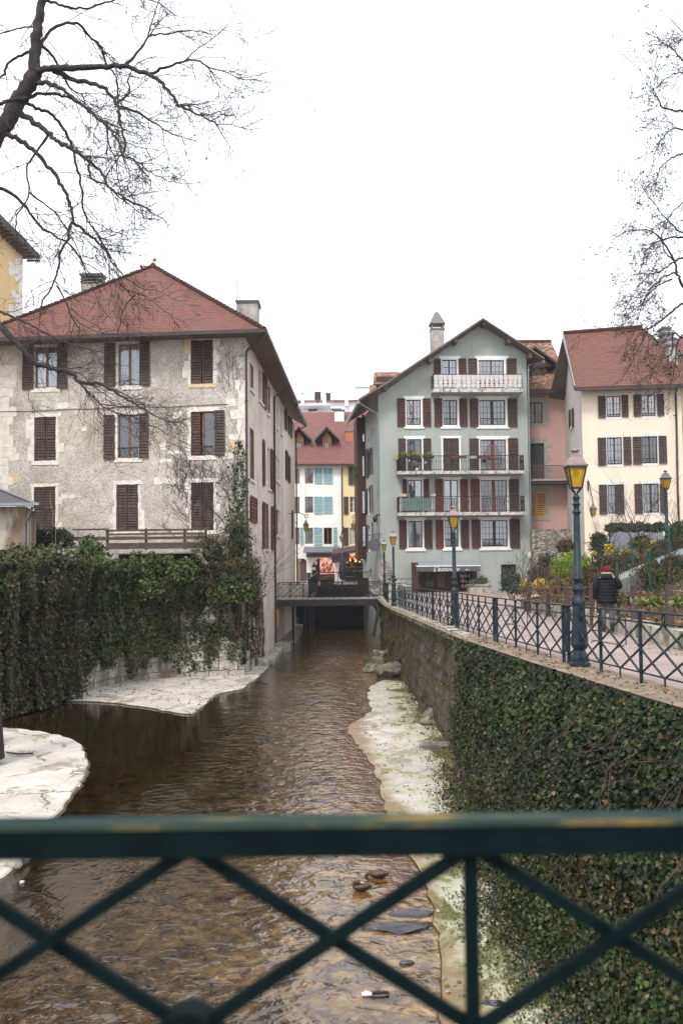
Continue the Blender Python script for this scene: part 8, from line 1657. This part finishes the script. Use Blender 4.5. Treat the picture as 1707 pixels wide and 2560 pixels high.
def sleeve(b, pts, r0, r1):
    q = crv(pts, 6); n = len(q); b.tube([XF @ p for p in q], [lerp(r0, r1, i / (n - 1)) + .009 * abs(math.sin(i * 1.3)) for i in range(n)], 12)
sleeve(b, [(-.17, .01, 1.39), (-.25, -.01, 1.28), (-.285, -.03, 1.1), (-.29, .05, .87)], .1, .062); sleeve(b, [(.17, .01, 1.39), (.27, .01, 1.3), (.31, .05, 1.18), (.25, .17, 1.33), (.21, .21, 1.41)], .1, .06)
b.build('jacket', M['jacket'], PR)
b = MB(); loft(b, [(0, -.02, 1.36, .11, .06), (0, -.05, 1.37, .15, .1), (0, -.05, 1.43, .16, .12), (0, -.02, 1.49, .13, .11), (0, .02, 1.53, .09, .09)], 16); b.build('hood', M['jacket'], PR)
b = MB(); n = 26
for k in range(n): a = 2 * math.pi * k / n; p = XF @ Vector((.105 * math.cos(a), .035 + .1 * math.sin(a), 1.53)); b.lathe([(.005, -.028), (.026, -.012), (.03, .005), (.006, .03)], tuple(p), 6)
b.build('fur_trim', M['fur'], PR)
b = MB(); loft(b, [(0, .06, 1.555, .098, .112), (0, .06, 1.575, .108, .122), (0, .06, 1.60, .108, .122), (0, .06, 1.612, .1, .115), (0, .06, 1.65, .1, .115), (0, .055, 1.69, .082, .098), (0, .05, 1.712, .05, .06), (0, .05, 1.72, .012, .015)], 20); b.build('knit_hat', M['hat'], PR)
b = MB(); 
for q, r in (([(-.085, 0, .9), (-.1, .02, .55), (-.1, -.015, .16)], (.1, .075, .06)), ([(.085, 0, .9), (.1, 0, .55), (.11, -.07, .2)], (.1, .075, .06))): qq = crv(q, 4); b.tube([XF @ p for p in qq], list(np.interp(np.linspace(0, 1, len(qq)), [0, .5, 1], r)), 12)
b.build('trousers', M['trouser'], PR)
for q in (([(-.1, -.02, .22), (-.1, -.02, .07)], [(-.1, -.04, .05), (-.105, .05, .05), (-.11, .15, .035)]), ([(.11, -.09, .24), (.115, -.1, .1)], [(.115, -.11, .1), (.12, -.04, .05), (.125, .05, .035)])): b = MB(); b.tube([XF @ Vector(p) for p in q[0]], [.062, .055], 10); b.tube([XF @ Vector(p) for p in crv(q[1], 3)], list(np.linspace(.052, .034, 7)), 10); b.build('boot', M['boot'], PR)
b = MB(); h = XF @ Vector((-.285, .1, .80)); f_ = at(c7(872, 1415), PY - .15); b.tube([h + Vector((.03, 0, .1)), h, Vector((h.x - .12, PY - .1, PZ0 + .02))], [.013, .014, .012], 8); o = b.build('walking_cane', M['cane']); tag(o, 'pale wooden cane held in the left hand of the walker', 'cane')
# ================================================================== ducks and small things in the water
def duck(label, p, rot, dab):
    root = thing('duck', label, 'duck', tuple(p), 'ducks in the shallows'); X_ = Matrix.Translation(p) @ Matrix.Rotation(rot, 4, 'Z')
    v = [(-.17, 0, .075), (-.09, 0, .06), (0, 0, .05), (.09, 0, .06)] + ([(.15, 0, .06), (.19, .01, .02), (.2, .02, -.03)] if dab else [(.1, .02, .12), (.06, .04, .15), (.0, .05, .14)])
    r = [.012, .055, .078, .06, .035, .03, .03]; body = skin('body', v, [(i, i + 1) for i in range(6)], r, M['duck'], root, 2, X_)
    for sy in (-1, 1): b = MB(); b.tube([X_ @ Vector(q) for q in [(.06, sy * .065, .07), (0, sy * .08, .08), (-.09, sy * .055, .085), (-.15, sy * .02, .09)]], [.018, .035, .028, .006], 8); b.build('wing', M['duckwing'], root)
    b = MB(); e = Vector(v[-1]); b.tube([X_ @ (e + Vector((0, 0, 0))), X_ @ (e + Vector((-.05 if not dab else .03, .01, -.01)))], [.016, .009], 6); b.build('beak', M['cane'], root); return root
M['duck'] = nm('brown_duck_feathers', (.1, .065, .04), (.035, .024, .016), 22, .7); M['duckwing'] = nm('mottled_wing_feathers', (.13, .095, .065), (.03, .022, .018), 30, .7, stretch=(1, 3, 1))
p = gr(V(828, 2046), -3.05); duck('brown duck with its head tucked back, nearer of the two ducks', p, R(175), False)
p = gr(V(868, 2016), -3.05); duck('brown duck dabbling, farther of the two ducks, behind the tucked one', p, R(160), True)
for i, (x, y, s, lab) in enumerate([(912, 2132, (.42, .2, .05), 'dark flat stone just under the water, lower of the pair by the right bank'), (945, 2098, (.3, .14, .05), 'dark flat stone in the shallows, upper of the pair by the right bank'), (932, 2213, (.1, .06, .04), 'small dark stone in the shallows below the flat pair'), (1133, 2318, (.12, .05, .04), 'small dark stone on the moss at the bottom of the right bank')]):
    p = gr(V(x, y), -3.05); rock('river_stone', (p.x, p.y, -3.05 + (.06 if i == 3 else -.0)), s, lab, 'stone', None, 'darkstone', 50 + i) if 'darkstone' in M else None
    if i == 0 and 'darkstone' not in M: M['darkstone'] = nm('wet_dark_stone', (.03, .03, .036), (.05, .045, .045), 8, .25, .4, 20); rock('river_stone', (p.x, p.y, -3.05), s, lab, 'stone', None, 'darkstone', 50)
p = gr(V(842, 2284), -3.04); rock('litter', (p.x, p.y, -3.03), (.06, .04, .03), 'scrap of white litter beside a brown stick near the bottom of the water', 'litter', None, 'whitepaint', 60, 2)
b = MB(); b.tube([p + Vector((.06, -.01, .02)), p + Vector((.24, .02, .015))], .018, 6); o = b.build('driftwood_stick', M['bark']); tag(o, 'short brown stick floating beside the scrap of white litter', 'stick')
rr = random.Random(8)
for i, (x, y) in enumerate([(62, 752), (95, 772), (88, 855), (310, 480), (290, 470)]):
    p = gr(c11(x, y), -3.03); rock('pebble', tuple(p), (.035, .03, .03), ['uppermost pale pebble by the near left bank tip', 'pale pebble just off the near left bank tip', 'white pebble in the water left above the railing diamond', 'small pale pebble at the right edge of the near left bank', 'pale pebble beside another at the right edge of the near left bank'][i], 'pebble', 'pale pebbles by the left bank', 'whitestone', 70 + i, 1)
# cable bundle and outflow pipe by the footbridge
b = MB(); b.tube(crv([at(c10(765, 342), 55.9), at(c10(792, 390), 55.9), at(c10(780, 470), 55.5), at(c10(768, 550), 55.2)], 4), [.09] * 13, 6); o = b.build('black_conduit', M['black']); tag(o, 'thick black conduit curving down from the right end of the footbridge', 'conduit')
b = MB(); a = at(c10(140, 372), 54.3); c = at(c10(143, 490), 54.3); b.tube([a, c], .07, 8); o = b.build('orange_pipe', nm('rusty_orange_pipe', (.4, .2, .06), (.28, .13, .05))); tag(o, 'rusty orange pipe end at the foot of the left drainpipe', 'pipe')
p = gr(c10(225, 560), -2.9); b = MB(); b.tube([p + Vector((-.9, 1.5, .12)), p], .14, 10, cap=False); b.tube([p + Vector((-.9, 1.5, .12)), p], .12, 10); o = b.build('outflow_pipe', M['concrete']); tag(o, 'grey outflow pipe lying on the ledge left of the footbridge water', 'pipe')

# ================================================================== haze
b = MB(); b.box(-330, 330, -58, 600, -5.0, 60); hm = bpy.data.materials.new('thin_haze'); hm.use_nodes = True; N = hm.node_tree.nodes; N.clear(); ho = N.new('ShaderNodeOutputMaterial'); pv = N.new('ShaderNodeVolumePrincipled')
pv.inputs['Color'].default_value = (.93, .95, 1, 1); pv.inputs['Density'].default_value = .00035; pv.inputs['Anisotropy'].default_value = .2; hm.node_tree.links.new(pv.outputs[0], ho.inputs['Volume'])
o = b.build('haze', hm); o['kind'] = 'stuff'; o['label'] = 'thin pale winter haze in the air over the whole town'; o['category'] = 'haze'

# ---- small debris on the banks
def debris(name, label, cat, xs, n, cols, size, seed):
    parts = []; rr = random.Random(seed)
    for k in range(n):
        x, y = xs(rr); s_ = size * rr.uniform(.4, 1.4); a = rr.uniform(0, 3); ca, sa = math.cos(a) * s_, math.sin(a) * s_; h = s_ * rr.uniform(.25, .6); z = -2.985 + .012 * math.sin(x * 3) * math.cos(y * 2) + .002
        v = [(x + ca, y + sa, z), (x - sa, y + ca * .8, z), (x - ca * .9, y - sa, z), (x + sa, y - ca, z), (x + ca * .4, y + sa * .4, z + h), (x - ca * .4, y - sa * .3, z + h * .9)]; parts.append((v, [(0, 1, 4), (1, 5, 4), (1, 2, 5), (2, 3, 5), (3, 4, 5), (3, 0, 4)], rr.choice(cols)))
    o = tinted(name, parts, M['bookmix']); tag(o, label, cat, kind='stuff')
def inpoly(P_, x, y):
    c = False
    for i in range(len(P_)):
        (x0, y0), (x1, y1) = P_[i - 1], P_[i]
        if (y0 > y) != (y1 > y) and x < (x1 - x0) * (y - y0) / (y1 - y0) + x0: c = not c
    return c
def sampler(P_, ymax_=60):
    X0, X1 = min(p[0] for p in P_), max(p[0] for p in P_); Y0, Y1 = max(9, min(p[1] for p in P_)), min(ymax_, max(p[1] for p in P_))
    def f(rr):
        for _ in range(200):
            x, y = rr.uniform(X0, X1), rr.uniform(Y0, Y1)
            if inpoly(P_, x, y): return x, y
        return x, y
    return f
debris('bank_gravel', 'scattered grit and small stones on the right bank', 'gravel', sampler(RB), 900, [(.2, .17, .13), (.1, .08, .06), (.35, .32, .28), (.08, .09, .04)], .028, 3)
debris('bank_gravel', 'scattered grit and dead bits on the far left bank', 'gravel', sampler(FB), 420, [(.22, .18, .14), (.1, .08, .06), (.4, .37, .33)], .045, 4)
debris('bank_gravel', 'scattered grit on the near left bank', 'gravel', sampler(LB), 300, [(.25, .21, .17), (.12, .09, .07), (.4, .37, .33)], .022, 5)

n = 2600; y = 7 + rng.random(n) * 45; x = np.interp(y, *zip(*XT)) - .1 + rng.normal(0, .16, n); x = np.where(rng.random(n) < .3, np.interp(y, *zip(*KX)) - np.abs(rng.normal(0, .25, n)), x); P0 = np.stack([x, y, np.interp(y, *zip(*PZ)) + .02 + rng.uniform(0, .02, n)], 1)
o = leafmesh('path_leaves', P0, np.tile([0, 0, 1.], (n, 1)), rng.uniform(.03, .08, n), pal(n, [(.14, .08, .05), (.2, .13, .08), (.05, .06, .025), (.3, .26, .2)]), 'bit', 'dryleaf', jit=.35); tag(o, 'dead leaves and bits of weed along both edges of the path', 'dead leaves', kind='stuff')
b = MB(); rr = random.Random(55)
for k in range(90):
    y = rr.uniform(8, 24); t0_ = rr.uniform(0, .7); pts = [Vector(ivyR(np.array([y + j * rr.uniform(-.12, .12)]), np.array([min(1, t0_ + j * .06)]), .05 + .03 * j)[0]) for j in range(5)]; b.tube(pts, [.007, .007, .006, .005, .003], 3, cap=False)
o = b.build('ivy_stems', M['redstem']); tag(o, 'thin trailing stems among the ivy on the right quay wall', 'stems', kind='stuff')

# ---- moss and algae tufts on the right bank
n = 26000; y = 9 + rng.random(n) ** 1.3 * 26; xr = np.interp(y, *zip(*IB)) ; x = xr + .1 - np.abs(rng.normal(0, .55, n)); P0 = np.stack([x, y, np.full(n, -2.982) + .012 * np.sin(x * 3) * np.cos(y * 2)], 1)
k = fnoise(P0 * [1, .5, 1], 1.5) + .5 * fnoise(P0, 3.3) + np.clip(1 - (xr - x) / .9, -1, 1) * .7 + np.interp(y, [9, 14, 20, 30], [.25, .15, -.1, -.2]); P0 = P0[k > .55]; P0 = P0[np.array([inpoly(RB, a, b_) for a, b_ in P0[:, :2]])] if len(P0) else P0
n = len(P0); o = leafmesh('moss', P0, np.tile([0, 0, 1.], (n, 1)), rng.uniform(.015, .045, n), pal(n, [(.06, .075, .015), (.1, .11, .025), (.04, .05, .012), (.12, .1, .05)]), 'bit', 'dryleaf', jit=.8, up=(0, 0, .3)); tag(o, 'green moss and algae tufts spreading over the right bank below the ivy', 'moss', kind='stuff')
